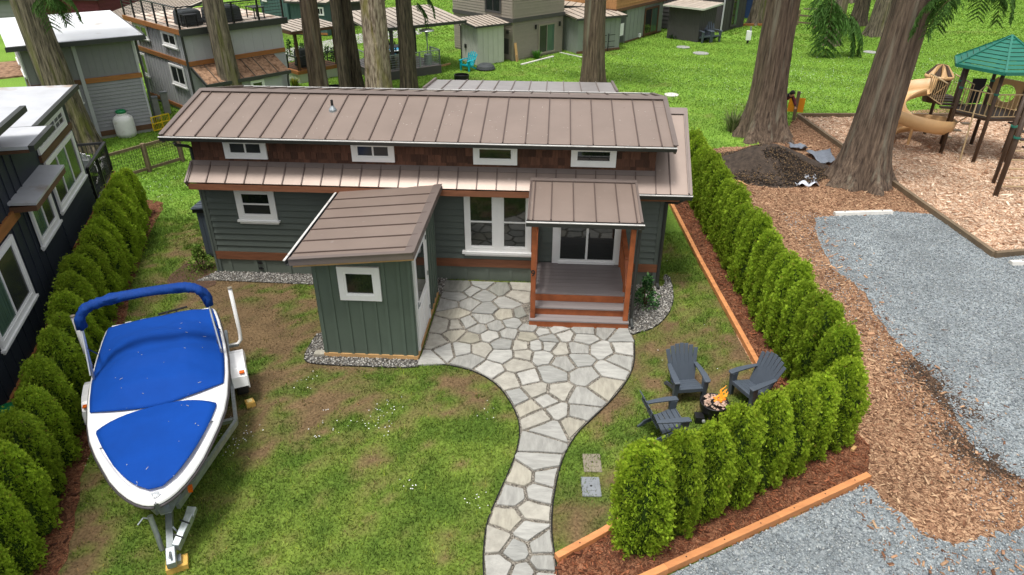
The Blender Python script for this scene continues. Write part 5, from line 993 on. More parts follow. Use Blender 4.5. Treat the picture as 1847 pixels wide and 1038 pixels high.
# undergrowth by the trunks
def tuft(name, label, p, h, r_, cols, seed, n=160, w_=.012):
    rr = np.random.default_rng(seed); t = thing(name, label, 'plant', (p[0], p[1], 0)); V, F, C = [], [], []; pal = np.array([lin(*c) for c in cols])
    for i in range(n):
        a = rr.uniform(0, 6.28); q = r_*.35*rr.random(); b = np.array([q*math.cos(a), q*math.sin(a), 0]); o = r_*rr.uniform(.3, 1); e = np.array([o*math.cos(a), o*math.sin(a), h*rr.uniform(.4, 1)]); s = np.array([-math.sin(a), math.cos(a), 0])*w_; m_ = (b+e)/2+np.array([0, 0, h*.2])
        V.append(np.array([b-s, b+s, m_+s, m_-s, e])); F.append(np.array([(5*i, 5*i+1, 5*i+2), (5*i, 5*i+2, 5*i+3), (5*i+3, 5*i+2, 5*i+4)])); C.append(np.tile(pal[rr.integers(0, len(pal))]*rr.uniform(.7, 1.2), (5, 1)))
    link('foliage', np_mesh('foliage', np.concatenate(V), np.concatenate(F), np.concatenate(C)), MT['leaf'], t); return t
tuft('grass_tuft', 'spiky shrub tuft at the left foot of the thick cedar', G(1322, 238), .9, .7, [(110,120,80),(80,100,50),(140,140,100)], 1)
tuft('grass_tuft', 'tawny grass clump beside the dark trunk and pool', G(706, 138), 1.1, .7, [(140,130,70),(110,120,60),(90,110,50)], 2)
tuft('fern', 'small green fern at the taupe house wall', G(968, 106), .5, .45, [(90,150,50),(70,120,40)], 3)
tuft('rust_shrub', 'rusty brown low shrub in front of the covered porch', G(504, 160), .45, .5, [(130,80,50),(110,70,44),(90,90,50)], 4)
tuft('yellow_shrub', 'yellow green low shrub beside the rusty one', G(532, 156), .45, .4, [(150,150,60),(110,130,60)], 5)
tuft('dark_shrub', 'dark low shrub at the foot of the charcoal shed', G(1217, 70), .35, .6, [(60,90,40),(40,70,34)], 6)
for i, (px, py) in enumerate(((524, 103), (538, 106), (548, 110), (578, 112), (592, 116), (603, 118), (618, 126))):
    h = .9; shrub('young_shrub', f'{ordinal[i]} slim young evergreen in the row beyond the trunks, from the left', *G(px, py)[:2], h, .16, [(50,80,40),(70,100,50)], 30+i, .12, 130)['group'] = 'row of young evergreens'
# ================================================================ DARK HOUSE ON THE LEFT
dh = thing('dark_house', 'dark navy clad house at the left edge with white windows', 'house', (-1.06, -5.46, 0), math.atan2(.9348, -.3552))
m = MB(); m.box(-5, 7.6, .0, 4.2, .0, 3.78); m.box(-5, 3.3, .01, 4.2, 3.72, 4.36); dw = m.build('wall', MT['navy'], dh)
D1 = Face(dh, 0, 0, 0); D2 = Face(dh, 7.6, 0, math.pi/2)
for k in range(24): 
    a = -4.8+k*.36
    if a < 4.75: D1.box('batten', a-.02, a+.02, .56, 4.3 if a < 3.2 else 3.6, .001, .02, 'navy', dw)
D1.lap(4.85, 7.6, .98, 1.78, 5, 'navy', dw); D2.lap(0, 4.2, .6, 3.6, 18, 'navy', dw)
D1.box('trim_band', -5, 4.8, .36, .56, 0, .05, 'ochre_band', dh); D1.box('trim_band', 5.0, 7.65, .82, .97, 0, .05, 'ochre_band', dh)
D1.box('trim_band', 4.85, 7.5, 2.98, 3.12, 0, .055, 'brown_band', dh); D1.box('trim_band', -5, 2.85, 2.62, 2.82, 0, .05, 'ochre_band', dh)
D1.window(.25, 2.15, 1.30, 2.56, 'slide', .1, True, panes=['glass_curtain', 'glass_screen'], muntin=False); D1.window(3.28, 4.62, 1.78, 2.62, 'slide', .1, True, panes=['glass_curtain', 'glass_screen'])
D1.window(4.98, 7.35, 1.84, 2.95, 'three', .09, True, panes=['glass_screen', 'glass_curtain', 'glass_screen'], base=.01); D1.window(4.88, 7.2, 3.14, 3.60, 'three', .09, False, muntin=True, base=.01)
slab('awning', [(2.6, 0, 2.98), (4.75, 0, 2.98), (4.75, -.45, 2.94), (2.6, -.45, 2.94)], .05, 'membrane_dirty', dh); m = MB(); m.box(2.6, 4.75, -.44, -.0, 2.78, 2.885); m.build('awning_fascia', MT['brown_band'], dh)
for nm, s0, s1, z, o, mt_ in (('roof', 4.2, 7.72, 3.93, .28, 'membrane_dirty'), ('roof', 2.85, 4.18, 3.92, .55, 'membrane_dirty'), ('roof', -5, 3.5, 4.48, .42, 'membrane_dirty')):
    sl_ = slab(nm, [(s0, -o, z), (s1, -o, z), (s1, 4.2, z+.12), (s0, 4.2, z+.12)], .06, mt_, dh)
    m = MB(); m.box(s0, s1+.04, -o-.1, -o-.002, z-.1, z+.005); m.build('gutter', MT['gutter_dark'], sl_); m = MB(); m.box(s0, s1, -o+.003, -.0, z-.12, z-.065); m.build('soffit', MT['brown_band'], sl_)
m = MB(); m.box(-.05, .05, -.03, .06, 0, 0.01)
# deck with a railing at the far end of the dark house
m = MB(); m.box(7.6, 10.05, .0, 2.2, .0, .9); ddk = m.build('deck', MT['navy'], dh); m = MB(); m.box(7.85, 10.1, -.05, -.002, .82, .98); m.build('deck_fascia', MT['ochre_band'], ddk)
for s_ in (7.85, 8.9, 10.02): m = MB(); m.box(s_-.035, s_+.035, -.02, .05, .9, 1.84); m.build('rail_post', MT['black_metal'], ddk)
m = MB(); m.box(7.85, 10.05, -.03, .05, 1.80, 1.86); m.build('top_rail', MT['black_metal'], ddk); m = MB(); m.box(10.0, 10.06, .06, 2.2, 1.8, 1.86); m.build('top_rail', MT['black_metal'], ddk); m = MB(); m.box(7.9, 10.0, .0, .03, 1.02, 1.06); m.build('bottom_rail', MT['black_metal'], ddk)
for i in range(20): s_ = 7.95+i*.105; m = MB(); m.box(s_-.009, s_+.009, .0, .02, 1.06, 1.8); m.build('baluster', MT['black_metal'], ddk)
for i in range(18): s_ = .15+i*.115; m = MB(); m.box(10.02, 10.04, s_-.009, s_+.009, .95, 1.8); m.build('baluster', MT['black_metal'], ddk)
q = G(160, 300, 1.3); q.z = .9; make_chair('deck_chair', 'white slatted deck chair behind the black railing of the dark house', q, math.atan2(.9348, -.3552)+R(75), 'white_plastic', None, .95)
q = G(14, 736, .80); tk = thing('propane_tank', 'cream tank with a green domed lid at the left edge', 'gas tank', (q.x, q.y, 0), sc=.72); m = MB(); m.lathe([(.30, .05), (.40, .1), (.42, .2), (.42, .72), (.38, .84), (.28, .92), (.1, .95)], 28); m.build('body', MT['tank_cream'], tk, smooth=True); m = MB(); m.lathe([(.24, .9), (.24, 1.03), (.25, 1.04)], 24); m.build('collar', MT['tank_cream'], tk); m = MB(); m.lathe([(.27, 1.04), (.27, 1.08), (.2, 1.12), (.05, 1.135)], 24); m.build('lid', MT['cap_green'], tk, smooth=True)
q = D1.at(130, 480); m = MB(); m.box(q[0]-.12, q[0]+.12, -.16, -.01, q[1]-.2, q[1]+.05); m.build('meter_box', MT['white_plastic'], dh)
# old post with rails at the bottom left corner
p = G(28, 1040); ps = thing('rail_post', 'weathered wooden post with a rail at the bottom left corner', 'fence post', (p.x, p.y-.1, 0)); m = MB(); m.box(-.06, .06, -.06, .06, 0, .62); m.build('post', MT['old_timber'], ps, bevel=.01); m = MB(); m.bar((.0, .02, .52), (-.35, -.8, .45), .05, .1); m.build('rail', MT['pine'], ps); m = MB(); m.bar((.12, 0, .2), (.6, -.5, .2), .05, .1); m.build('rail', MT['old_timber'], ps)
# ================================================================ WHITE-ROOFED GREY HOUSE
a2 = math.atan2(.63276, .77435); gh = thing('grey_house', 'grey house with a flat white roof and timber band, top left', 'house', (-9.13, 9.46, 0), a2)
m = MB(); m.box(-1.12, 2.32, .0, 6, .0, 3.36); gw = m.build('wall', MT['grey_house'], gh); H1 = Face(gh, 0, 0, 0); H2 = Face(gh, 2.32, 0, math.pi/2); H0 = Face(gh, -1.12, 6, -math.pi/2)
H1.lap(.5, 2.28, .3, 2.02, 14, 'grey_lap', gw); H1.lap(-1.1, .38, .3, 2.02, 14, 'grey_lap', gw); H1.battens(.75, 2.1, 2.2, 3.34, 6, 'grey_house', gw, .03, th=.012); H1.battens(-.9, .2, 2.2, 3.34, 4, 'grey_house', gw, .03, th=.012)
H1.box('trim_band', -1.14, .37, 2.02, 2.18, 0, .05, 'brown_band', gh); H1.box('trim_band', .51, 2.36, 2.02, 2.19, 0, .055, 'ochre_band', gh); H1.box('trim_band', -1.14, .37, .12, .3, 0, .05, 'brown_band', gh); H1.box('trim_band', .51, 2.34, .12, .3, 0, .05, 'brown_band', gh)
H1.box('corner_board', .38, .5, .1, 3.34, 0, .06, 'light_grey', gh); H1.box('corner_board', 2.27, 2.34, .3, 3.34, 0, .035, 'light_grey', gh); H1.box('foundation', -1.1, 2.3, 0, .12, 0, .02, 'concrete_grey', gh)
H1.window(-.35, .25, 1.42, 1.95, 'fixed', .07, True); H0.battens(.2, 6, .3, 3.3, 14, 'light_grey', gw, .04); H0.box('trim_band', 0, 6, 2.0, 2.16, 0, .05, 'brown_band', gh); H0.window(4.0, 5.5, 2.4, 3.0, 'three', .06, True); H0.window(1.5, 3, 2.4, 3.0, 'three', .06, True)
sl_ = slab('roof', [(-1.45, -.42, 3.54), (2.66, -.42, 3.54), (2.66, 6.3, 3.6), (-1.45, 6.3, 3.6)], .06, 'membrane', gh); m = MB(); m.box(-1.5, 2.72, -.52, -.422, 3.38, 3.53); m.build('gutter', MT['gutter_dark'], sl_); m = MB(); m.box(2.662, 2.72, -.42, 6.3, 3.42, 3.56); m.build('gutter', MT['gutter_dark'], sl_); m = MB(); m.box(-1.4, 2.6, -.41, 6.2, 3.40, 3.47); m.build('soffit', MT['brown_band'], sl_); m = MB(); m.tube([(-.55, 1.7, 3.55), (-.62, 1.7, 3.9)], .04, 8); m.build('vent_pipe', MT['lid_tan'], sl_)
m = MB(); m.tube([(2.4, -.3, 3.4), (2.42, -.06, 3.2), (2.42, -.06, .2)], .04, 6); m.build('downspout', MT['gutter_dark'], gh)
for i, (s0, z0) in enumerate(((-2.6, 2.3),)): m = MB(); m.box(-3.4, -1.2, 1.0, 4.0, 2.3, 2.36); m.build('side_porch_roof', MT['litter_roof'], gh); m = MB(); m.box(-3.3, -3.2, 1.05, 1.15, 0, 2.3); m.build('porch_post', MT['brown_band'], gh)
p = G(230, 246); tk = thing('propane_tank', 'white upright gas tank with green cap beside the grey house', 'gas tank', (p.x, p.y, 0), sc=.86); m = MB(); m.lathe([(.34, 0), (.36, .03), (.36, .06), (.40, .08), (.405, .2), (.405, .72), (.37, .84), (.25, .92), (.12, .95)], 28); m.build('body', MT['tank_white'], tk, smooth=True); m = MB(); m.lathe([(.2, .93), (.2, 1.02)], 20); m.build('collar', MT['tank_white'], tk); m = MB(); m.lathe([(.2, 1.02), (.21, 1.05), (.21, 1.1), (.16, 1.15), (.05, 1.17)], 20); m.build('cap', MT['cap_green'], tk, smooth=True)
# low wire fence, yellow gate panel and utility pedestals
fn = thing('wire_fence', 'low wooden post and wire mesh fence left of the cabin', 'fence', (*G(208, 328)[:2], 0)); P0, P1_ = G(206, 330), G(330, 292)
for k in (0, .5, 1): q = P0.lerp(P1_, k); m = MB(); m.box(q.x-.06, q.x+.06, q.y-.06, q.y+.06, 0, .95); m.build('post', MT['old_timber'], fn, world=True)
for z in (.88, .12): m = MB(); m.bar((P0.x, P0.y, z), (P1_.x, P1_.y, z), .05, .09); m.build('rail', MT['old_timber'], fn, world=True)
m = MB()
for k in range(31): q = P0.lerp(P1_, k/30); m.bar((q.x, q.y, .15), (q.x, q.y, .86), .006, .006)
for k in range(7): z = .2+k*.1; m.bar((P0.x, P0.y, z), (P1_.x, P1_.y, z), .006, .006)
m.build('wire_mesh', MT['black_metal'], fn, world=True)
P0, P1_ = G(279, 240), G(310, 232); yg = thing('yellow_gate', 'small yellow mesh gate panel behind the cabin corner', 'gate', (*P0[:2], 0)); m = MB()
for a, b in (((0, 0), (1, 0)), ((0, 1), (1, 1)), ((0, 0), (0, 1)), ((1, 0), (1, 1)), ((0, .5), (1, .5)), ((.55, 0), (.55, 1))): m.bar(tuple(P0.lerp(P1_, a[0])[:2])+(.08+.5*a[1],), tuple(P0.lerp(P1_, b[0])[:2])+(.08+.5*b[1],), .035, .035)
m.build('frame', MT['yellow_gate'], yg, world=True); m = MB()
for k in range(12): q = P0.lerp(P1_, k/11); m.bar((q.x, q.y, .08), (q.x, q.y, .58), .012, .008)
m.build('mesh', MT['yellow_gate'], yg, world=True)
for i, (px, py) in enumerate(((286, 215), (303, 205))):
    p = G(px, py); t = thing('utility_pedestal', ['grey utility pedestal nearer the yellow gate', 'grey utility pedestal against the pale house wall'][i], 'utility post', (p.x, p.y, 0), .6); m = MB(); m.box(-.13, .13, -.1, .1, 0, .85); m.build('body', MT['concrete_grey'], t, bevel=.02); m = MB(); m.box(-.15, .15, -.12, .12, .85, .9); m.build('cap', MT['lid_grey'], t)
# ================================================================ PALE TWO-STOREY HOUSE WITH A ROOF DECK
a3 = math.atan2(-.64158, .76706); ph_ = thing('deck_house', 'pale grey two storey house with black railed roof deck', 'house', (-10.1, 15.79, 0), a3); L3, W3 = 4.94, 4.15
m = MB(); m.box(0, L3, .0, W3, 0, 3.26); pw = m.build('wall', MT['light_grey'], ph_); K1 = Face(ph_, 0, 0, 0); K2 = Face(ph_, L3, 0, math.pi/2)
K1.battens(.1, L3-.1, .25, 2.05, 17, 'light_grey', pw, .035); K1.battens(.1, L3-.1, 2.24, 3.25, 17, 'light_grey', pw, .035); K2.battens(.3, W3-.1, .25, 2.05, 9, 'light_grey', pw, .03, th=.012); K2.battens(.3, W3-.1, 2.24, 3.25, 9, 'light_grey', pw, .03, th=.012)
K1.box('trim_band', 0, L3+.05, 2.06, 2.23, 0, .05, 'ochre_band', ph_); K2.box('trim_band', 0, W3, 2.06, 2.23, 0, .05, 'ochre_band', ph_); K1.box('trim_band', 0, L3, .12, .26, 0, .05, 'ochre_band', ph_)
K1.window(.3, 1.62, 2.66, 3.2, 'slide', .07, True); K1.window(3.02, 4.32, 2.66, 3.2, 'slide', .07, True); K1.window(3.08, 4.4, 1.14, 1.95, 'slide', .07, True); K1.window(.1, .68, 1.03, 1.96, 'fixed', .07, True)
m = MB(); m.tube([(L3+.02, -.06, 3.3), (L3+.02, -.06, .1)], .05, 6); m.build('downspout', MT['gutter_dark'], ph_)
m = MB(); m.box(-.4, L3+.12, -.12, W3+.15, 3.27, 3.42); rd = m.build('roof_deck', mat('deck_litter', lin(205, 190, 175), .8, .2, 4, dirt=(lin(140, 105, 80), 2.2, .5)), ph_); m = MB(); m.box(-.42, L3+.14, -.17, -.122, 3.24, 3.43); m.build('fascia', MT['ochre_band'], rd); m = MB(); m.box(L3+.122, L3+.24, -.17, W3+.2, 3.2, 3.44); m.build('fascia', MT['gutter_dark'], rd)
def cable_rail(parent, pts, z0, h, n, mt, np_=None):
    for a, b in zip(pts[:-1], pts[1:]):
        a, b = Vector(a), Vector(b); k = max(1, round((b-a).length/1.1))
        for i in range(k+1): q = a.lerp(b, i/k); m = MB(); m.box(q.x-.03, q.x+.03, q.y-.03, q.y+.03, z0, z0+h); m.build('rail_post', MT[mt], parent)
        m = MB(); m.bar((a.x, a.y, z0+h), (b.x, b.y, z0+h), .06, .04); m.build('top_rail', MT[mt], parent)
        for j in range(n): z = z0+h*(j+.7)/(n+.4); m = MB(); m.bar((a.x, a.y, z), (b.x, b.y, z), .016, .016); m.build('cable', MT[mt], parent)
cable_rail(rd, [(-.35, -.08, 0), (L3+.08, -.08, 0), (L3+.08, W3+.1, 0)], 3.43, .78, 6, 'black_metal')
def covered(name, lab, root, x, y, z, w_, d_, h_, cat='furniture'):
    q = RM[root.name] @ Vector((x, y, z)); t = thing(name, lab, cat, q, a3); m = MB(); m.loft([[(sx*w_/2*k, sy*d_/2*k, zz) for sx, sy in ((-1, -1), (0, -1.04), (1, -1), (1.04, 0), (1, 1), (0, 1.04), (-1, 1), (-1.04, 0))] for zz, k in ((0, 1), (h_*.45, .97), (h_*.85, .95), (h_, .8))], closed=True, cap=True); m.build('cover', MT['grille_cover'], t, smooth=False, bevel=.03); m = MB(); m.loft([[(sx*w_/2*1.02, sy*d_/2*1.02, zz) for sx, sy in ((-1, -1), (1, -1), (1, 1), (-1, 1))] for zz in (h_*.08, h_*.14)], closed=True, cap=True); m.build('drawstring_band', MT['rubber'], t)
covered('covered_armchair', 'grey covered chair on the roof deck, left of the trunk', ph_, L3-1.0, .75, 3.43, .85, .8, .55); covered('covered_sofa', 'grey covered sofa on the roof deck behind the trunk', ph_, L3-.7, 2.0, 3.43, .9, 1.3, .6)
def patio_table(name, lab, q, rz, w_, d_, h_, mt): 
    t = thing(name, lab, 'table', q, rz); m = MB(); m.box(-w_/2, w_/2, -d_/2, d_/2, h_-.03, h_); m.build('table_top', MT[mt], t)
    for sx in (-1, 1):
        for sy in (-1, 1): m = MB(); m.box(sx*(w_/2-.04)-.02, sx*(w_/2-.04)+.02, sy*(d_/2-.04)-.02, sy*(d_/2-.04)+.02, 0, h_-.03); m.build('leg', MT[mt], t)
patio_table('side_table', 'small black table at the corner of the roof deck', RM[ph_.name] @ Vector((L3-.45, .55, 3.43)), a3, .5, .5, .45, 'black_metal'); patio_table('side_table', 'small black table at the far right of the roof deck', RM[ph_.name] @ Vector((L3-.6, 3.4, 3.43)), a3, .7, .5, .45, 'black_metal')
# lean-to at its right face
m = MB(); m.box(L3, L3+.95, .35, 3.3, 0, 1.5); ln_ = m.build('lean_to', MT['light_grey'], ph_); K3 = Face(ph_, L3+.95, .35, math.pi/2); K4 = Face(ph_, L3, .35, 0); K4.battens(.1, .9, .1, 1.5, 5, 'light_grey', ln_, .03); K3.battens(.1, 2.8, .1, 1.5, 8, 'light_grey', ln_, .03, th=.012); K3.window(1.5, 2.1, .75, 1.35, 'fixed', .07, False)
seam_roof(ph_, (L3, .05, 2.04), (L3, 3.6, 2.04), (1.12, 0, -.52), 7, 'litter_roof', 'seam_dark', name='lean_to_roof_panel', th=.04); m = MB(); m.box(L3+1.1, L3+1.2, .03, 3.62, 1.42, 1.54); m.build('gutter', MT['gutter_dark'], ph_); m = MB(); m.bar((L3, .04, 2.0), (L3+1.12, .04, 1.48), .05, .12); m.build('rake_board', MT['gutter_dark'], ph_); m = MB(); m.tube([(L3+1.14, 3.5, 1.45), (L3+1.05, 3.5, 1.2), (L3+1.05, 3.5, .05)], .04, 6); m.build('downspout', MT['gutter_dark'], ph_)
# covered porch at the back right, with a railing and covered grill
pb = G(543, 150); cpz = ZH(58, pb); cp = thing('covered_porch', 'small covered porch with brown posts and black railing behind the trunks', 'porch', (pb.x, pb.y, 0), a3)
iv = RM[cp.name].inverted()
m = MB(); m.box(-1.9, .1, -.1, 2.2, 0, .42); m.build('base', MT['pale_shed'], cp); m = MB(); m.box(-1.95, .15, -.16, 2.25, .42, .58); m.build('deck', MT['ochre_band'], cp)
for x, y in ((.05, 0), (.05, 2.1), (-1.8, 2.1)): m = MB(); m.box(x-.06, x+.06, y-.06, y+.06, .58, cpz); m.build('post', MT['brown_band'], cp)
seam_roof(cp, (-2.1, -.3, cpz+.2), (-2.1, 2.4, cpz+.2), (2.4, 0, -.12), 9, 'seam_roof_tan', 'seam_dark'); m = MB(); m.box(-2.1, .25, -.32, -.24, cpz-.06, cpz+.08); m.build('beam', MT['brown_band'], cp); m = MB(); m.box(.2, .3, -.3, 2.4, cpz-.06, cpz+.06); m.build('beam', MT['brown_band'], cp)
cable_rail(cp, [(-1.8, -.05, 0), (.05, -.05, 0), (.05, 2.1, 0)], .58, .62, 7, 'black_metal')
q = RM[cp.name] @ Vector((-.7, .7, .58)); covered('covered_grill', 'black covered grill on the small covered porch', cp, -.7, .7, .58, .7, .6, .8, 'grill')
# ================================================================ HOUSES FARTHER BACK
def simple_house(name, lab, A, B, depth, z1, mt, mode, n, extra=None, cat='house'):
    A, B = Vector(A[:2]), Vector(B[:2]); d = B-A; t = thing(name, lab, cat, (A.x, A.y, 0), math.atan2(d.y, d.x)); l = d.length; m = MB(); m.box(0, l, .0, depth, 0, z1); w_ = m.build('wall', MT[mt], t); f = Face(t, 0, 0, 0); fr = Face(t, l, 0, math.pi/2); fl = Face(t, 0, depth, -math.pi/2)
    if mode == 'batten': f.battens(.05, l-.05, .05, z1, n, mt, w_, .04, th=.016); fr.battens(.1, depth, .05, z1, max(2, int(n*depth/l)), mt, w_, .04, th=.016); fl.battens(0, depth-.1, .05, z1, max(2, int(n*depth/l)), mt, w_, .04, th=.016)
    else: f.lap(.02, l-.02, .1, z1, n, mt, w_); fr.lap(.02, depth, .1, z1, n, mt, w_); fl.lap(0, depth-.02, .1, z1, n, mt, w_)
    return t, f, fr, fl, l, w_
def mono_roof(t, l, depth, zf, zb, mt, o=.25, n=6, rev=False):
    if not rev: seam_roof(t, (-o, depth+o, zb), (l+o, depth+o, zb), (0, -depth-2*o, zf-zb), n, mt, 'seam_dark', th=.05)
    else: seam_roof(t, (l+o, -o, zb), (l+o, depth+o, zb), (-l-2*o, 0, zf-zb), n, mt, 'seam_dark', th=.05)
    m = MB(); m.bar((-o, -o-.012, zf-.06), (l+o, -o-.012, (zb if rev else zf)-.06), .02, .12); m.build('fascia', MT['gutter_dark'], t); m = MB(); m.bar((l+o+.012, -o, (zb if rev else zf)-.06), (l+o+.012, depth+o, zb-.06), .02, .12); m.build('fascia', MT['gutter_dark'], t)
# taupe lap-sided house: the corner points at the camera
C5 = G(925, 111); E5 = G(1013, 94); u5 = (E5-C5).to_2d().normalized(); l5 = (E5-C5).length
th_ = thing('taupe_house', 'taupe lap sided two storey house behind the pale shed', 'house', (C5.x, C5.y, 0), math.atan2(u5.y, u5.x)); m = MB(); m.box(0, l5, 0, 5, 0, 2.0); m.box(-.04, l5+.04, -.04, 5, 2.0, 4.2); tw = m.build('wall', MT['taupe'], th_)
T1 = Face(th_, 0, 0, 0); T2 = Face(th_, 0, 5, -math.pi/2); T3 = Face(th_, 0, -.04, 0); T4 = Face(th_, -.04, 5, -math.pi/2)
T1.lap(.06, l5, .1, 1.98, 15, 'taupe', tw); T2.lap(0, 4.96, .1, 1.98, 15, 'taupe', tw); T3.lap(.02, l5, 2.2, 4.2, 14, 'taupe', tw); T4.lap(0, 5, 2.2, 4.2, 14, 'taupe', tw); T3.box('trim_band', -.1, l5+.08, 2.0, 2.18, 0, .06, 'taupe_dark', th_); T4.box('trim_band', 0, 5.04, 2.0, 2.18, 0, .06, 'taupe_dark', th_); T1.box('corner_board', 0, .07, .02, 2.0, 0, .03, 'taupe', th_); T2.box('corner_board', 4.93, 5.03, .02, 2.0, 0, .03, 'taupe', th_)
s0, s1 = T1.at(970, 60)[0], T1.at(1001, 60)[0]; T1.window(s0, s1, .1, 1.72, 'slide', .07, False, trimm='taupe', panes=['glass_screen', 'glass_curtain'], name='sliding_door')
for px, py in ((965, 48), (1008, 42)): a, z = T1.at(px, py); m = MB(); T1.bx(m, a-.05, a+.05, z-.14, z+.1, .03, .12); m.build('wall_lamp', MT['black_metal'], th_, bevel=.02)
a0, z0 = T4.at(876, 10); T4.window(a0-.0, a0+1.3, z0-.3, z0+.9, 'slide', .07, False, trimm='taupe_dark'); a0, z0 = T2.at(915, 82); T2.box('access_panel', a0-.3, a0+.15, z0-.45, z0+.35, .03, .05, 'taupe_dark', th_); a0, z0 = T2.at(917, 58); T2.box('vent_hood', a0-.07, a0+.07, z0-.08, z0+.08, .03, .09, 'taupe_dark', th_)
p = RM[th_.name] @ Vector((.12, -.12, 0)); t = thing('leaning_plank', 'bare plank leaning on the corner of the taupe house', 'plank', p, .8); m = MB(); m.bar((0, -.1, 0), (0, .06, .95), .16, .03); m.build('board', MT['pine'], t); m = MB(); m.bar((0, -.14, .0), (0, -.06, .35), .03, .02); m.build('stake', MT['old_timber'], t)
timber('stone_edging', 'pale edging strip at the foot of the taupe house', [G(940, 118), G(998, 103)], .14, .06, 'concrete'); timber('white_edging', 'thin white edging strip on the lawn by the sage shed', [G(1010, 96), G(1052, 105)], .08, .05, 'concrete'); timber('log_edging', 'thin log lying on the grass by the deck', [G(752, 132), G(772, 126), G(812, 117)], .09, .09, 'pine')
# pale shed with the teal chair
Q0, Q1, Q2 = G(818, 118), G(862, 119), G(909, 112); 
dd = (Q1-Q0).to_2d(); ps_ = thing('pale_shed', 'pale board and batten shed with litter covered roof by the taupe house', 'shed', (Q1.x, Q1.y, 0), math.atan2((Q2-Q1).y, (Q2-Q1).x)); l = (Q2-Q1).length; dp = 1.55; m = MB(); m.box(0, l, 0, dp, 0, 1.9); w_ = m.build('wall', MT['pale_shed'], ps_); f = Face(ps_, 0, 0, 0); f.battens(.05, l-.05, .05, 1.9, 5, 'pale_shed', w_, .04); f = Face(ps_, 0, dp, -math.pi/2); f.battens(.05, dp-.05, .05, 1.9, 5, 'pale_shed', w_, .04); f.box('light_switch', .35, .5, .75, .95, .001, .06, 'black_metal', w_)
seam_roof(ps_, (l+.25, dp+.2, 2.22), (-.25, dp+.2, 2.22), (0, -dp-.45, -.22), 8, 'seam_roof_tan', 'seam_dark', th=.05); m = MB(); m.bar((-.25, -.27, 1.98), (l+.25, -.27, 1.98), .03, .1); m.build('fascia', MT['gutter_dark'], ps_); m = MB(); m.bar((-.27, -.25, 1.98), (-.27, dp+.2, 2.2), .03, .1); m.build('fascia', MT['gutter_dark'], ps_); m = MB(); m.tube([(-.2, dp, 2.0), (-.06, dp-.03, 1.8), (-.06, dp-.03, .1)], .03, 6); m.build('downspout', MT['gutter_dark'], ps_)
make_chair('teal_chair', 'teal plastic garden chair in front of the pale shed', G(846, 127), R(-35), 'teal_plastic', None, .92, 5)
p = G(876, 126); t = thing('covered_firepit', 'dark covered round fire pit on the lawn beside the pale shed', 'fire pit', p); m = MB(); m.lathe([(.42, 0), (.5, .06), (.45, .2), (.3, .3), (.05, .33)], 16); m.build('cover', MT['grille_cover'], t); m = MB(); m.lathe([(.51, .05), (.51, .075)], 16); m.build('hem', MT['rubber'], t)
for px, py, lab in ((833, 150, 'black steel fire ring on the lawn behind the cabin roof'), (604, 172, 'black steel fire ring between the trunks')):
    t = thing('fire_ring', lab, 'fire pit', G(px, py)); m = MB(); m.lathe([(.36, 0), (.36, .40), (.33, .40), (.33, .05), (.0, .05)], 22, cap=False); m.build('ring', MT['black_metal'], t); m = MB(); m.lathe([(.33, .3), (.05, .33)], 22); m.build('ash', MT['rubber'], t)
# deck with a roof, rails, heater, table and pool
A, B = G(700, 128, .45), G(800, 112, .45); dkp = thing('patio_deck', 'low deck with steel cable railing and roof left of the pale shed', 'deck', (-.6, 20.6, 0), R(38)); iv = RM[dkp.name].inverted(); q0 = iv @ G(796, 118, .4); m = MB(); m.box(-.8, q0.x, q0.y, q0.y+3.6, 0, .4); m.build('base', MT['taupe_dark'], dkp)
for i in range(18): m = MB(); y = q0.y+i*.2; m.box(-.82, q0.x+.02, y+.005, y+.195, .4, .43); m.build('deck_board', MT['deck_board'], dkp)
cable_rail(dkp, [(-.7, q0.y+.05, 0), (q0.x-.05, q0.y+.05, 0), (q0.x-.05, q0.y+1.0, 0)], .43, .72, 6, 'galvanised'); cable_rail(dkp, [(-.75, q0.y+.05, 0), (-.75, q0.y+3.4, 0)], .43, .72, 6, 'galvanised')
for x, y in ((.2, q0.y+.3), (.2, q0.y+3.4), (q0.x+.2, q0.y+3.2)): m = MB(); m.box(x-.07, x+.07, y-.07, y+.07, .43, 2.35); m.build('post', MT['taupe_dark'], dkp)
seam_roof(dkp, (-1.0, q0.y+3.9, 2.75), (q0.x+1.6, q0.y+3.9, 2.75), (0, -3.8, -.35), 16, 'seam_roof_tan', 'seam_dark', th=.05); m = MB(); m.bar((-1.0, q0.y+.08, 2.34), (q0.x+1.6, q0.y+.08, 2.34), .06, .14); m.build('gutter', MT['gutter_dark'], dkp)
ht = thing('patio_heater', 'steel patio heater with a domed white top on the deck', 'heater', RM[dkp.name] @ Vector((q0.x-.55, q0.y+.35, .43))); m = MB(); m.lathe([(.2, 0), (.2, .5), (.18, .52)], 14); m.build('base', MT['galvanised'], ht); m = MB(); m.lathe([(.03, .5), (.03, 1.35), (.07, 1.38), (.08, 1.6)], 10); m.build('pole', MT['galvanised'], ht); m = MB(); m.lathe([(.38, 1.62), (.36, 1.66), (.2, 1.72), (.03, 1.75)], 20); m.build('dome', MT['alu'], ht, smooth=True)
patio_table('patio_table', 'long grey table under the deck roof', RM[dkp.name] @ Vector((.95, q0.y+2.3, .43)), R(38), 1.5, .7, .7, 'dark_plastic'); patio_table('patio_bench', 'low white bench on the deck behind the heater', RM[dkp.name] @ Vector((1.0, q0.y+1.3, .43)), R(38), 1.3, .35, .4, 'concrete_grey')
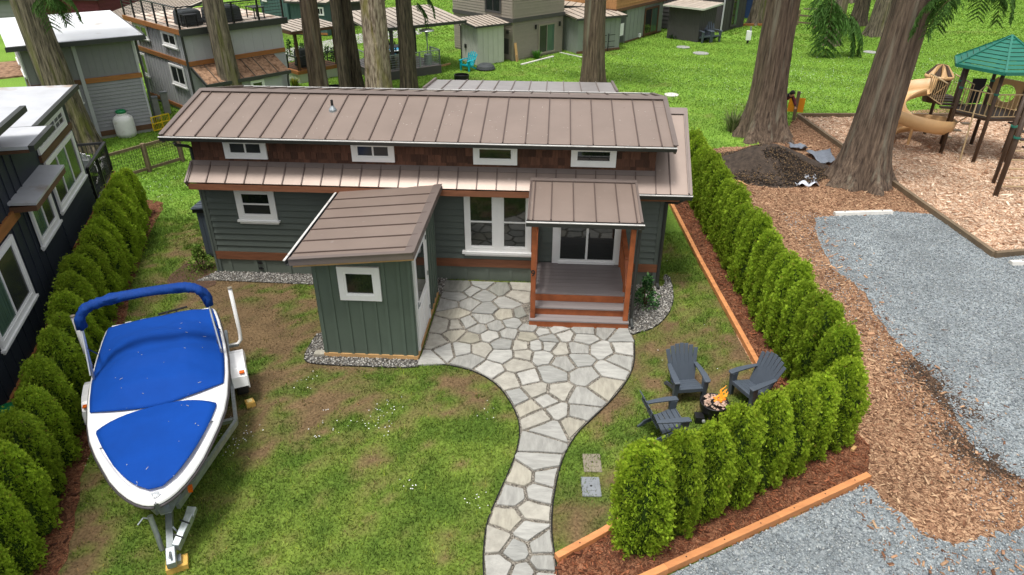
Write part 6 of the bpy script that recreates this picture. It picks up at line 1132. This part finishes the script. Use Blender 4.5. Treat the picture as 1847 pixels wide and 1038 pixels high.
for k, (x, y) in enumerate(((.3, 2.9), (1.5, 2.95))): make_chair('deck_chair', ['dark chair at the left of the long deck table', 'dark chair at the right of the long deck table'][k], RM[dkp.name] @ Vector((x, q0.y+y, .43)), R(38), 'black_metal', 'dark chairs at the deck table', .85, 4)
p = G(702, 104); t = thing('paddling_pool', 'round blue paddling pool between the trunks', 'pool', p); m = MB(); m.lathe([(.75, 0), (.78, .45), (.74, .47), (.72, .45), (.70, .2), (0, .18)], 26, cap=False); m.build('wall', MT['pool_blue'], t, smooth=True); m = MB(); m.lathe([(.71, .35), (.01, .351)], 26); m.build('water', MT['water'], t); m = MB(); m.lathe([(.79, .43), (.8, .46), (.75, .49), (.72, .46)], 26, cap=False); m.build('rim', MT['white_plastic'], t)
# teal green house
t, f, fr, fl, l, w_ = simple_house('green_house', 'teal green board and batten house beyond the lane', G(476, 44), G(524, 50), 4, 3.4, 'teal_green', 'batten', 9); f.box('trim_band', 0, l, .1, .26, 0, .05, 'ochre_band', t); f.window(.25, .75, 1.5, 2.6, 'fixed', .07, False); fr.box('trim_band', 0, 4, .1, .26, 0, .05, 'ochre_band', t); mono_roof(t, l, 4, 3.5, 3.9, 'seam_roof_tan')
t, f, fr, fl, l, w_ = simple_house('green_annex', 'lower teal green annex with small white window behind two trunks', G(530, 63), G(592, 66), 3, 2.0, 'teal_green', 'batten', 12); f.window(l*.76, l*.97, 1.25, 1.75, 'slide', .06, False); f.box('trim_band', 0, l, .08, .2, 0, .05, 'ochre_band', t); mono_roof(t, l, 3, 2.05, 2.3, 'seam_roof_tan')
t, f, fr, fl, l, w_ = simple_house('green_wing', 'teal green lap sided wing between trunks', G(590, 60), G(627, 54), 4, 3.6, 'teal_green', 'lap', 16); f.box('trim_band', 0, l+.04, .35, .55, 0, .05, 'ochre_band', t); mono_roof(t, l, 4, 3.6, 3.9, 'seam_roof_tan')
t, f, fr, fl, l, w_ = simple_house('far_cabin', 'small far cabin with pale roof past the green wing', G(634, 48), G(690, 42), 4, 1.5, 'taupe_dark', 'lap', 8); mono_roof(t, l, 4, 1.6, 2.4, 'seam_roof_tan')
# sage house, its shed and shingled upper storey
t, f, fr, fl, l, w_ = simple_house('sage_house', 'sage grey house with honey shingled upper storey behind the lone trunk', G(1126, 78), G(1192, 58), 5, 1.95, 'sage', 'batten', 10)
m = MB(); m.box(-1.6, l+.1, -.12, 5, 2.12, 4.0); up_ = m.build('upper_storey', MT['shingle_honey'], t); f2 = Face(t, -1.6, -.12, 0); f2.lap(0, l+1.7, 2.12, 3.5, 9, 'shingle_honey', up_, 'shingle_course'); m = MB(); m.box(-1.65, l+.14, -.18, 5, 1.95, 2.118); m.build('belt', MT['brown_band'], t)
s0, s1 = f.at(1160, 50)[0], f.at(1184, 50)[0]; f.window(s0, s1, .1, 1.75, 'slide', .08, False, trimm='brown_band', panes=['glass', 'glass_curtain'], name='sliding_door'); a, z = f.at(1152, 64); f.box('outlet_hood', a-.08, a+.08, z-.1, z+.12, .02, .12, 'white_plastic', t); f.box('meter_box', .15-.9, .25-.5, .5, 1.2, .0, .02, 'white_plastic', t); f.box('foundation', 0, l, 0, .1, 0, .03, 'brown_band', t)
m = MB(); m.box(-1.6, 0, .4, 4, 0, 2.0); m.build('side_wall', MT['grey_lap'], t)
t, f, fr, fl, l, w_ = simple_house('sage_shed', 'sage grey shed behind the lone trunk with a black pipe rack', G(1040, 98), G(1116, 90), 2.0, 1.85, 'sage', 'batten', 9, cat='shed'); mono_roof(t, l, 2.0, 1.95, 2.15, 'seam_roof_tan', n=7); f.box('foundation', -.02, l+.02, 0, .14, 0, .06, 'brown_band', t)
m = MB()
for a, b in ((0, .8), (.95, 1.75)):
    for z in (.25, .55, .9): Face(t, l*.48, -.18, 0).bx(m, a*.6, b*.6, z, z+.03, 0, .03)
    Face(t, l*.48, -.18, 0).bx(m, a*.6, a*.6+.04, 0, 1.0, 0, .035)
m.build('pipe_rack', MT['black_metal'], t)
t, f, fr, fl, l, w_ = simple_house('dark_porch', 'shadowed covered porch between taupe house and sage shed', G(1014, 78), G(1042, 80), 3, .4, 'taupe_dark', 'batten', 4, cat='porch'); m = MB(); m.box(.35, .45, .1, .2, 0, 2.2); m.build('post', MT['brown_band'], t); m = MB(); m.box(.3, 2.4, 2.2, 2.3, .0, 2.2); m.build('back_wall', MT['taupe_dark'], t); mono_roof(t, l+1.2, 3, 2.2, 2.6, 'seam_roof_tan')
p = G(1016, 88); t = thing('leaning_sheet', 'white sheet leaning in the gap beside the taupe house', 'board', (p.x, p.y+.3, 0), .5); m = MB(); m.bar((0, 0, 0), (.12, .3, 1.25), .3, .03); m.build('sheet', MT['white_plastic'], t); m = MB(); m.box(-.2, .25, -.5, -.2, 0, .3); m.build('step_block', MT['concrete_grey'], t)
# charcoal shed with two chairs, dark house, blue house
C6 = G(1258, 77); 
t, f, fr, fl, l, w_ = simple_house('charcoal_shed', 'charcoal shed with a flat pale roof at the far lawn edge', G(1202, 69), C6, 1.9, 1.92, 'charcoal', 'batten', 10, cat='shed'); seam_roof(t, (-.3, 2.15, 2.12), (l+.3, 2.15, 2.12), (0, -2.45, -.12), 7, 'seam_roof_tan', 'seam_roof_tan', th=.06, rib=.012); m = MB(); m.bar((-.3, -.32, 1.96), (l+.3, -.32, 1.96), .03, .1); m.build('fascia', MT['pale_shed'], t); m = MB(); m.bar((l+.32, -.3, 1.96), (l+.32, 2.15, 2.08), .03, .1); m.build('fascia', MT['pale_shed'], t)
for k, (px, py) in enumerate(((1268, 76), (1282, 75))): make_chair('lawn_chair', ['dark lawn chair against the charcoal shed, left of the pair', 'dark lawn chair against the charcoal shed, right of the pair'][k], G(px, py), R(25), 'dark_plastic', 'dark lawn chairs by the charcoal shed', 1.15, 5)
t, f, fr, fl, l, w_ = simple_house('charcoal_house', 'dark brown house wall beyond the charcoal shed', G(1296, 60), G(1340, 48), 5, 3.6, 'charcoal', 'batten', 8); s0, s1 = f.at(1318, 30)[0], f.at(1330, 30)[0]; f.window(s0, s1, .2, 2.4, 'slide', .08, False, trimm='taupe_dark', panes=['glass', 'glass_curtain']); mono_roof(t, l, 5, 3.6, 4, 'seam_roof_tan'); m = MB(); m.tube([(.1, -.08, 3.5), (.1, -.08, .1)], .06, 6); m.build('downspout', MT['light_grey'], t)
t, f, fr, fl, l, w_ = simple_house('blue_house', 'blue house sliver behind the far trunk', G(1335, 34), G(1400, 30), 5, 3.2, 'blue_house', 'batten', 8); mono_roof(t, l, 5, 3.3, 3.7, 'seam_roof_tan')
timber('lawn_edging', 'orange board edging at the far lawn edge by the blue house', [G(1322, 47), G(1375, 47)], .12, .16, 'ochre_band')
t, f, fr, fl, l, w_ = simple_house('shadow_fence', 'dark board fence between the sage house and charcoal shed', G(1186, 52), G(1206, 54), .1, 1.6, 'charcoal', 'lap', 6, cat='fence')
# brown red cabin and striped roof at the top left
t, f, fr, fl, l, w_ = simple_house('red_cabin', 'dark red cabin under a tan seamed roof, far top left', G(70, 52), G(190, 55), 6, 1.9, 'maroon', 'lap', 8); mono_roof(t, l, 6, 2.0, 3.4, 'seam_roof_tan', n=18)
t, f, fr, fl, l, w_ = simple_house('striped_cabin', 'cabin with a pale roof of dark seams between the two grey houses', G(196, 98), G(262, 118), 4.5, 1.7, 'grey_house', 'batten', 8); mono_roof(t, l, 4.5, 1.85, 3.1, 'seam_roof_tan', n=18)
t, f, fr, fl, l, w_ = simple_house('far_roof_cabin', 'low grey cabin at the far left top corner', G(-60, 60), G(40, 60), 5, 2.0, 'grey_house', 'lap', 8); mono_roof(t, l, 5, 2.1, 3.0, 'roof_metal_pale', n=10)
# ================================================================ PLAYGROUND
pg = thing('play_structure', 'playground climbing tower with green hexagonal roof and tan spiral slide', 'playground', (22.65, 10.35, 0)); HA = [R(5+60*k) for k in range(6)]; PR_ = 1.12
for a in HA: m = MB(); m.tube([(PR_*math.cos(a), PR_*math.sin(a), 0), (PR_*math.cos(a), PR_*math.sin(a), 3.1)], .062, 10); po = m.build('post', MT['play_brown'], pg, smooth=True); m = MB(); m.tube([(PR_*math.cos(a), PR_*math.sin(a), 2.28), (PR_*math.cos(a), PR_*math.sin(a), 2.34)], .08, 10); m.build('collar', MT['play_green'], po)
RR_ = 1.55
for k in range(6):
    a, b = HA[k], HA[(k+1) % 6]; A, B, T = Vector((RR_*math.cos(a), RR_*math.sin(a), 3.04)), Vector((RR_*math.cos(b), RR_*math.sin(b), 3.04)), Vector((0, 0, 3.95)); n = 9
    for i in range(n):
        p0, p1, q0_, q1_ = A.lerp(T, i/n), B.lerp(T, i/n), A.lerp(T, (i+1)/n-.012), B.lerp(T, (i+1)/n-.012); nn = (p1-p0).cross(q0_-p0).normalized(); nn = nn if nn.z > 0 else -nn; m = MB(); up = nn*.025; m.add([p0, p1, q1_, q0_, p0+up, p1+up, q1_+up*.3, q0_+up*.3], [(3,2,1,0),(4,5,6,7),(0,1,5,4),(1,2,6,5),(2,3,7,6),(3,0,4,7)]); m.build('roof_board', MT['play_green'], pg)
    m = MB(); m.bar(A, B, .05, .1); m.build('eave', MT['play_green'], pg); m = MB(); m.bar(A+Vector((0, 0, .03)), T+Vector((0, 0, .03)), .06, .05); m.build('roof_hip', MT['play_green'], pg)
DZP = 1.5
m = MB(); m.prism([(1.08*math.cos(a), 1.08*math.sin(a)) for a in HA], DZP-.08, DZP); m.build('deck', MT['play_brown'], pg)
def rail_panel(a, b, z0, h, n, name='rail'):
    a, b = Vector((*a, z0)), Vector((*b, z0)); m = MB(); up = Vector((0, 0, h)); m.tube([a+Vector((0, 0, .08)), b+Vector((0, 0, .08))], .016, 6); m.tube([a+up, b+up], .022, 6)
    for i in range(n+1): q = a.lerp(b, i/n); m.tube([q+Vector((0, 0, .08)), q+up], .012, 5)
    m.build(name, MT['play_rail'], pg)
H = lambda k, r_=1.12: (r_*math.cos(HA[k % 6]), r_*math.sin(HA[k % 6]))
rail_panel(H(3), H(4), DZP, .8, 7); rail_panel(H(4), H(5), DZP, .8, 7)
# bridge to the lookout basket
NB = Vector((-.72, 2.25)); e0, e1 = Vector(H(2)), Vector(H(3)); mid = (e0+e1)/2; dv = (NB-mid).normalized(); sv = Vector((-dv.y, dv.x))*.42
m = MB(); L_ = (NB-mid).length; 
for i in range(6): q = mid+dv*(L_*(i+.5)/6-.1); m.bar((*(q-sv), DZP-.02+.1*math.sin(i/6*3)), (*(q+sv), DZP-.02+.1*math.sin(i/6*3)), .2, .05)
m.build('bridge_deck', MT['play_brown'], pg); rail_panel(mid+sv, NB-dv*.3+sv, DZP, .8, 9); rail_panel(mid-sv, NB-dv*.3-sv, DZP, .8, 9)
m = MB(); m.lathe([(.34, DZP-.25), (.44, DZP+.6), (.41, DZP+.6), (.32, DZP-.2), (0, DZP-.2)], 12, (NB.x, NB.y), cap=False); bk = m.build('basket', MT['play_brown'], pg); m = MB(); m.lathe([(.47, DZP+.6), (.49, DZP+.65), (.47, DZP+.72), (.42, DZP+.72)], 20, (NB.x, NB.y), cap=False); m.build('basket_rim', MT['play_tan'], bk, smooth=True)
for k in range(10):
    a, b = k*math.tau/10, (k+.92)*math.tau/10; m = MB(); z = DZP+.68; m.add([(NB.x+.43*math.cos(a), NB.y+.43*math.sin(a), z), (NB.x+.47*math.cos((a+b)/2), NB.y+.47*math.sin((a+b)/2), z+.06), (NB.x+.43*math.cos(b), NB.y+.43*math.sin(b), z), (NB.x, NB.y, z+.42), (NB.x+.2*math.cos((a+b)/2), NB.y+.2*math.sin((a+b)/2), z+.38)], [(0,1,4),(1,2,4),(0,4,3),(4,2,3),(0,3,2),(0,2,1)]); m.build('dome_rib', MT['play_tan'] if k % 2 else MT['play_brown'], bk)
for k in range(3): m = MB(); a = -2.2+k*.33; z = DZP+.0+k*.16; m.bar((NB.x+.40*math.cos(a), NB.y+.40*math.sin(a), z), (NB.x+.44*math.cos(a+.6), NB.y+.44*math.sin(a+.6), z+.28), .05, .012); m.build('basket_slot', MT['play_tan'], bk)
m = MB(); m.tube([(NB.x+.1, NB.y, 0), (NB.x+.1, NB.y, DZP-.2)], .06, 10); m.build('post', MT['play_brown'], pg)
# spiral slide
S = []; cx, cy = NB.x-1.12, NB.y-1.4; N_ = 34
for i in range(N_):
    t = i/(N_-1); ang = R(48)+R(470)*t; rad = .86; z = 1.62*(1-t)**1.5*.93+.2; c = Vector((cx+rad*math.cos(ang), cy+rad*math.sin(ang), z)); o = Vector((math.cos(ang), math.sin(ang), 0)); S.append([c+o*.44+Vector((0, 0, .5)), c+o*.41+Vector((0, 0, .16)), c+o*.26, c+o*0-Vector((0, 0, .04)), c-o*.26, c-o*.4+Vector((0, 0, .14)), c-o*.43+Vector((0, 0, .28))])
m = MB(); m.loft(S); sd_ = m.build('slide', MT['play_tan'], pg, smooth=True); q = sd_.modifiers.new('thickness', 'SOLIDIFY'); q.thickness = .035
m = MB(); m.tube([(cx, cy, 0), (cx, cy, 1.0)], .05, 8); m.build('slide_post', MT['play_tan'], pg)
for i in range(3): m = MB(); q = Vector((NB.x+.35+.2*i, NB.y-1.1-.08*i, .25+.28*i)); m.box(q.x-.14, q.x+.14, q.y-.1, q.y+.1, q.z-.04, q.z); m.build('pod_step', MT['play_rail'], pg)
m = MB(); m.tube([(NB.x+.1, NB.y-1.3, .1), (NB.x+.25, NB.y-1.2, .6), (NB.x+.8, NB.y-1.2, 1.05)], .02, 6); m.build('step_rail', MT['play_rail'], pg)
# panels, arch with bubble, steps, near platform posts and ladder
A, B = Vector((*H(0), 0)), Vector((*H(1), 0)); m = MB(); pts = []
d = (B-A); n_ = 20; outer = [A+d*x+Vector((0, 0, DZP+z)) for x, z in ((0, .02), (1, .02), (1, .95), (.0, .95))]; hole = [A+d*(.5+.26*math.cos(t*math.tau/n_))+Vector((0, 0, DZP+.48+.3*math.sin(t*math.tau/n_))) for t in range(n_)]
import bmesh as _bm
ring_o = []; 
for t in range(n_):
    c_, s_ = math.cos(t*math.tau/n_), math.sin(t*math.tau/n_); k = 1/max(abs(c_), abs(s_)); ring_o.append(A+d*(.5+.5*c_*k)+Vector((0, 0, DZP+.48+.47*s_*k)))
nn = d.cross(Vector((0, 0, 1))).normalized()*.03
m.add(hole+ring_o, [(i, (i+1) % n_, n_+(i+1) % n_, n_+i) for i in range(n_)]); wp_ = m.build('window_panel', MT['play_tan'], pg); q = wp_.modifiers.new('thickness', 'SOLIDIFY'); q.thickness = .05
A, B = Vector((*H(1), 0)), Vector((*H(2), 0)); m = MB(); m.bar(A.lerp(B, .2)+Vector((0, 0, DZP+.45)), A.lerp(B, .62)+Vector((0, 0, DZP+.45)), .04, .85); m.build('dark_panel', MT['dark_cloth'], pg)
m = MB(); q3 = Vector(H(3)).lerp(Vector(H(4)), .55); m.tube([(q3.x-.12, q3.y-.35, .0), (q3.x-.1, q3.y-.2, 1.6), (q3.x, q3.y, 2.35), (q3.x+.2, q3.y+.1, 2.5), (q3.x+.4, q3.y+.06, 2.3), (q3.x+.42, q3.y+.05, DZP)], .024, 8); m.build('climbing_loop', MT['play_rail'], pg)
for i in range(4): m = MB(); q = Vector(H(5)).lerp(Vector(H(0)), .5)*(1.1+.22*i); m.box(q.x-.35, q.x+.35, q.y-.12, q.y+.12, DZP-.25*(i+1)-.04, DZP-.25*(i+1)); m.build('step', MT['play_brown'], pg)
o_ = Vector((21.28, 6.25))-Vector((22.65, 10.35))
for k, q in enumerate((o_, o_+Vector((1.35, .2)), o_+Vector((.55, 1.15)))): m = MB(); m.tube([(q.x, q.y, 0), (q.x, q.y, 2.9)], .075 if k == 0 else .06, 10); po = m.build('post', MT['play_brown'], pg, smooth=True); m = MB(); m.tube([(q.x, q.y, 1.8), (q.x, q.y, 1.86)], .095, 10); m.build('collar', MT['play_green'], po)
for i in range(6): m = MB(); m.tube([(o_.x+.3, o_.y+.5, .15+.28*i), (o_.x+1.1, o_.y+.5, .15+.28*i)], .02, 6); m.build('ladder_rung', MT['play_rail'], pg)
for x in (.3, 1.1): m = MB(); m.tube([(o_.x+x, o_.y+.5, 0), (o_.x+x, o_.y+.5, 1.75)], .022, 6); m.build('ladder_rail', MT['play_rail'], pg)
# sign seen from behind
p = G(1431, 217); sg_ = thing('playground_sign', 'orange sign board on a wooden post at the playground corner', 'sign', (p.x, p.y, 0), R(-12)); m = MB(); m.box(-.06, .06, -.04, .04, 0, 1.15); m.build('post', MT['old_timber'], sg_); m = MB(); m.box(-.30, .30, .045, .07, .32, .88); m.build('board', MT['orange_sign'], sg_)
# soil pile, tarp, plastic sheet, stick, wheel stops, small things on the lawn
pc_ = (G(1284, 318)+G(1472, 300)+G(1365, 268)+G(1400, 342))/4; sp = MB(); N1, N2 = 44, 26; S = []; rsn = random.Random(2)
for i in range(N2+1):
    t = i/N2; row = []
    for j in range(N1):
        a = math.tau*j/N1; rx = (1.95+.2*math.sin(2*a+1)+.12*math.sin(5*a))*t; ry = (1.62+.12*math.sin(3*a))*t; x, y = rx*math.cos(a), ry*math.sin(a); h = .78*math.exp(-(t*1.55)**2.2)*(1+.25*math.sin(a*2+.5)*t)+.12*(fbm(np.array([x+9]), np.array([y+3]), 2.2)[0]-.4)*(1-t)+.09*(fbm(np.array([x]), np.array([y]), 6)[0]-.5)*min(1, (1-t)*3); row.append((x, y, max(-.02, h+.0-.05*t**6)))
    S.append(row)
sp.loft(S, closed=True); t = thing('soil_pile', 'heap of dark soil and mulch at the foot of the thick cedar', 'soil pile', (pc_.x, pc_.y, .01)); sp.build('heap', MT['soil'], t, smooth=True)
V, F, C = [], [], []; n = 9000; a = RNG.uniform(0, math.tau, n); tt = np.sqrt(RNG.random(n))*1.02; x = 1.95*tt*np.cos(a); y = 1.62*tt*np.sin(a); z = .78*np.exp(-(tt*1.55)**2.2)+.02; s_ = RNG.uniform(.01, .03, n)
b = np.array([(1,0,0),(0,1,0),(-1,0,0),(0,-1,0),(.1,.1,.8),(0,0,-.6)]); Vv = np.stack([x, y, z], 1)[:, None]+(b[None]+RNG.uniform(-.5, .5, (n, 6, 3)))*s_[:, None, None]; ff = np.array([(0,1,4),(1,2,4),(2,3,4),(3,0,4),(1,0,5),(2,1,5),(3,2,5),(0,3,5)]); Ff = (np.arange(n)[:, None, None]*6+ff[None]).reshape(-1, 3); pal = np.array([lin(*c) for c in ((60,48,40),(44,38,34),(84,66,50),(36,32,28),(120,98,70))]); cl = link('clods', np_mesh('clods', Vv.reshape(-1, 3), Ff, np.repeat(pal[RNG.integers(0, 5, n)], 6, 0)), MT['pebbles'], t); cl['kind'] = 'stuff'
t = thing('edge_stone', 'tan flat stone on the gravel at the shed corner', 'stone', G(578, 641)); m = MB(); m.prism([(-.11, -.05), (-.02, -.09), (.1, -.06), (.12, .04), (.02, .09), (-.1, .06)], .015, .075, .02); m.build('block', SM[7], t)
t = thing('wood_stub', 'short pale wood stub in the mulch at the hedge corner', 'wood', G(1538, 814), .9); m = MB(); m.prism([(-.06, -.025), (.06, -.03), (.065, .025), (-.055, .03)], .03, .075, .015); m.build('block', MT['pine'], t)
def wavy(name, lab, cat, corners, z, amp, mt, seed):
    P = [Vector(c) for c in corners]; t = thing(name, lab, cat, (P[0].x, P[0].y, 0)); S = []; r = random.Random(seed)
    for i in range(15):
        row = []
        for j in range(11): u, v = i/14, j/10; q = P[0].lerp(P[1], u).lerp(P[3].lerp(P[2], u), v); row.append((q.x, q.y, z+amp*abs(math.sin(u*7+seed)+math.sin(v*5+u*3)+.5*math.sin(u*13-v*9))*.5))
        S.append(row)
    m = MB(); m.loft(S); o = m.build('sheet', MT[mt], t, world=True, smooth=True); q = o.modifiers.new('thickness', 'SOLIDIFY'); q.thickness = .012; return t
wavy('tarp', 'grey folded tarp between soil pile and leaning cedar', 'tarp', [G(1452, 280), G(1496, 276), G(1506, 300), G(1478, 300)], .1, .1, 'tarp', 1); wavy('tarp', 'dark roll of tarp behind the soil pile', 'tarp', [G(1420, 264), G(1452, 268), G(1456, 275), G(1425, 272)], .08, .12, 'tarp', 2); wavy('plastic_sheet', 'crumpled clear plastic sheet at the near edge of the soil pile', 'plastic', [G(1428, 333), G(1465, 318), G(1478, 338), G(1440, 340)], .03, .14, 'clear_plastic', 3)
t = thing('stick', 'bare stick lying in chips below the soil pile', 'stick', G(1322, 328)); m = MB(); a, b = G(1322, 327), G(1348, 337); m.tube([(a.x, a.y, .05), ((a.x+b.x)/2, (a.y+b.y)/2+.05, .06), (b.x, b.y, .04)], [.03, .028, .02], 6); m.build('branch', MT['pine'], t, world=True); m = MB(); m.tube([((a.x+b.x)/2, (a.y+b.y)/2, .06), ((a.x+b.x)/2+.2, (a.y+b.y)/2+.15, .07)], [.015, .006], 5); m.build('twig', MT['pine'], t, world=True)
def wheel_stop(lab, A, B):
    d = Vector(B)-Vector(A); t = thing('wheel_stop', lab, 'wheel stop', (A[0], A[1], 0), math.atan2(d.y, d.x), 'concrete wheel stops'); l = d.length; m = MB(); m.loft([[(x, -.09, 0), (x, -.06, .11), (x, .06, .11), (x, .09, 0)] for x in (0, .02, l-.02, l)], closed=True, cap=True); m.build('bar', MT['concrete'], t, bevel=.012)
    for x in (.3, l-.3): m = MB(); m.lathe([(.02, .111), (.018, .118)], 8, (x, 0)); m.build('pin', MT['rubber'], t)
wheel_stop('white concrete wheel stop at the head of the gravel lot', G(1504, 389), G(1608, 386)); wheel_stop('white concrete wheel stop cut by the right edge', G(1821, 478), G(1920, 476))
for px, py, r_, lab in ((1211, 172, .32, 'white round manhole lid on the lawn right behind the cabin'), (1264, 97, .45, 'pale round lid far out on the lawn'), (1232, 86, .4, 'grey round lid near the charcoal shed'), (1570, 95, .4, 'pale slab in the far park grass')):
    t = thing('manhole_lid', lab, 'lid', G(px, py)); m = MB(); m.lathe([(r_, 0), (r_, .03), (r_*.96, .04), (.01, .045)], 22); m.build('disc', MT['concrete'] if r_ < .35 else MT['concrete_grey'], t); m = MB(); m.lathe([(.03, .045), (.02, .05)], 8); m.build('grip', MT['rubber'], t)
p = G(1348, 79); t = thing('power_pedestal', 'small white power pedestal on the far lawn', 'utility post', p); m = MB(); m.box(-.14, .14, -.1, .1, .2, .75); m.build('box', MT['white_plastic'], t, bevel=.02); m = MB(); m.box(-.05, .05, -.05, .05, 0, .2); m.build('foot', MT['rubber'], t); m = MB(); m.box(.02, .1, -.08, 0, .75, 1.0); m.build('meter', MT['lid_grey'], t)
rf = thing('rail_fence', 'old split rail fence in the far park', 'fence', (*G(1437, 45)[:2], 0)); a, b = G(1437, 46), G(1468, 53)
for q in (a, b, G(1476, 44)): m = MB(); m.box(q.x-.07, q.x+.07, q.y-.07, q.y+.07, 0, 1.0); m.build('post', MT['old_timber'], rf, world=True)
for z in (.35, .8): m = MB(); m.bar((a.x-2, a.y, z), (b.x, b.y, z), .06, .1); m.build('rail', MT['old_timber'], rf, world=True)
c = G(1476, 44); m = MB(); m.bar((c.x-1.2, c.y, 1.0), (c.x+.1, c.y, 1.0), .3, .06); m.build('rail', MT['old_timber'], rf, world=True)
# ---------------------------------------------------------------- person bending behind the thick cedar
P0 = G(1403, 222); per = thing('person', 'person in a maroon jacket bending beside the thick cedar, mostly hidden', 'person', (P0.x, P0.y, 0), R(200))
def skin(name, J, E, rad, mt, parent, root=0):
    me = bpy.data.meshes.new(name); me.from_pydata(J, E, []); o = link(name, me, MT[mt], parent); md = o.modifiers.new('skin', 'SKIN'); md.use_smooth_shade = True
    for i, r_ in enumerate(rad): me.skin_vertices[0].data[i].radius = (r_, r_) if not isinstance(r_, tuple) else r_; me.skin_vertices[0].data[i].use_root = (i == root)
    s = o.modifiers.new('sub', 'SUBSURF'); s.levels = 2; s.render_levels = 2; return o
me_tmp = None
def skin_prep(name, J, E, rad, mt, parent):
    me = bpy.data.meshes.new(name); me.from_pydata(J, E, []); o = link(name, me, MT[mt], parent); bpy.context.view_layer.objects.active = o
    md = o.modifiers.new('skin', 'SKIN'); md.use_smooth_shade = True
    if not me.skin_vertices:
        o.select_set(True); bpy.ops.mesh.customdata_skin_add(); o.select_set(False)
    for i, r_ in enumerate(rad): me.skin_vertices[0].data[i].radius = (r_ if isinstance(r_, tuple) else (r_, r_)); me.skin_vertices[0].data[i].use_root = (i == 0)
    s = o.modifiers.new('sub', 'SUBSURF'); s.levels = 1; s.render_levels = 1; return o
J = [(0, 0, .86), (0, .10, 1.02), (0, .26, 1.15), (0, .36, 1.2), (0, .43, 1.22), (.09, 0, .82), (.10, .05, .45), (.10, -.02, .07), (.10, .10, .03), (-.09, 0, .82), (-.11, .1, .46), (-.11, .02, .07), (-.11, .14, .03), (.18, .3, 1.14), (.24, .42, .92), (.2, .58, .78), (-.18, .3, 1.14), (-.24, .42, .92), (-.2, .58, .78)]
E = [(0,1),(1,2),(2,3),(3,4),(0,5),(5,6),(6,7),(7,8),(0,9),(9,10),(10,11),(11,12),(2,13),(13,14),(14,15),(2,16),(16,17),(17,18)]
body = skin_prep('body', J, E, [(.15,.12),(.15,.12),(.17,.12),.07,.05,.085,.06,.045,.035,.085,.06,.045,.035,.07,.05,.035,.07,.05,.035], 'dark_cloth', per)
jk = skin_prep('jacket', [(0, -.02, .88), (0, .10, 1.03), (0, .27, 1.16), (.19, .3, 1.14), (.25, .42, .93), (.21, .56, .8), (-.19, .3, 1.14), (-.25, .42, .93), (-.21, .56, .8), (0, .34, 1.19)], [(0,1),(1,2),(2,3),(3,4),(4,5),(2,6),(6,7),(7,8),(2,9)], [(.18,.15),(.18,.15),(.19,.14),.085,.065,.055,.085,.065,.055,.08], 'maroon', per)
m = MB(); m.T = Matrix.Translation((0, .5, 1.26)) @ Matrix.Rotation(R(-40), 4, 'X'); m.lathe([(.03, -.13), (.06, -.1), (.075, -.04), (.085, .03), (.08, .08), (.05, .12), (.01, .135)], 14); hd = m.build('head', MT['skin'], per, smooth=True)
m = MB(); m.T = Matrix.Translation((0, .49, 1.275)) @ Matrix.Rotation(R(-40), 4, 'X'); m.lathe([(.085, -.02), (.098, .04), (.09, .1), (.055, .14), (.01, .155)], 14); m.build('hair', MT['hair'], per, smooth=True)
for sg in (-1, 1):
    for k in range(5): m = MB(); q = Vector((sg*.2, .58, .78)); a = (k-2)*.02; m.tube([q, q+Vector((a, .03, -.05)), q+Vector((a*1.3, .04, -.09+.008*abs(k-2)))], [.012, .01, .007], 5); m.build('finger', MT['skin'], per)
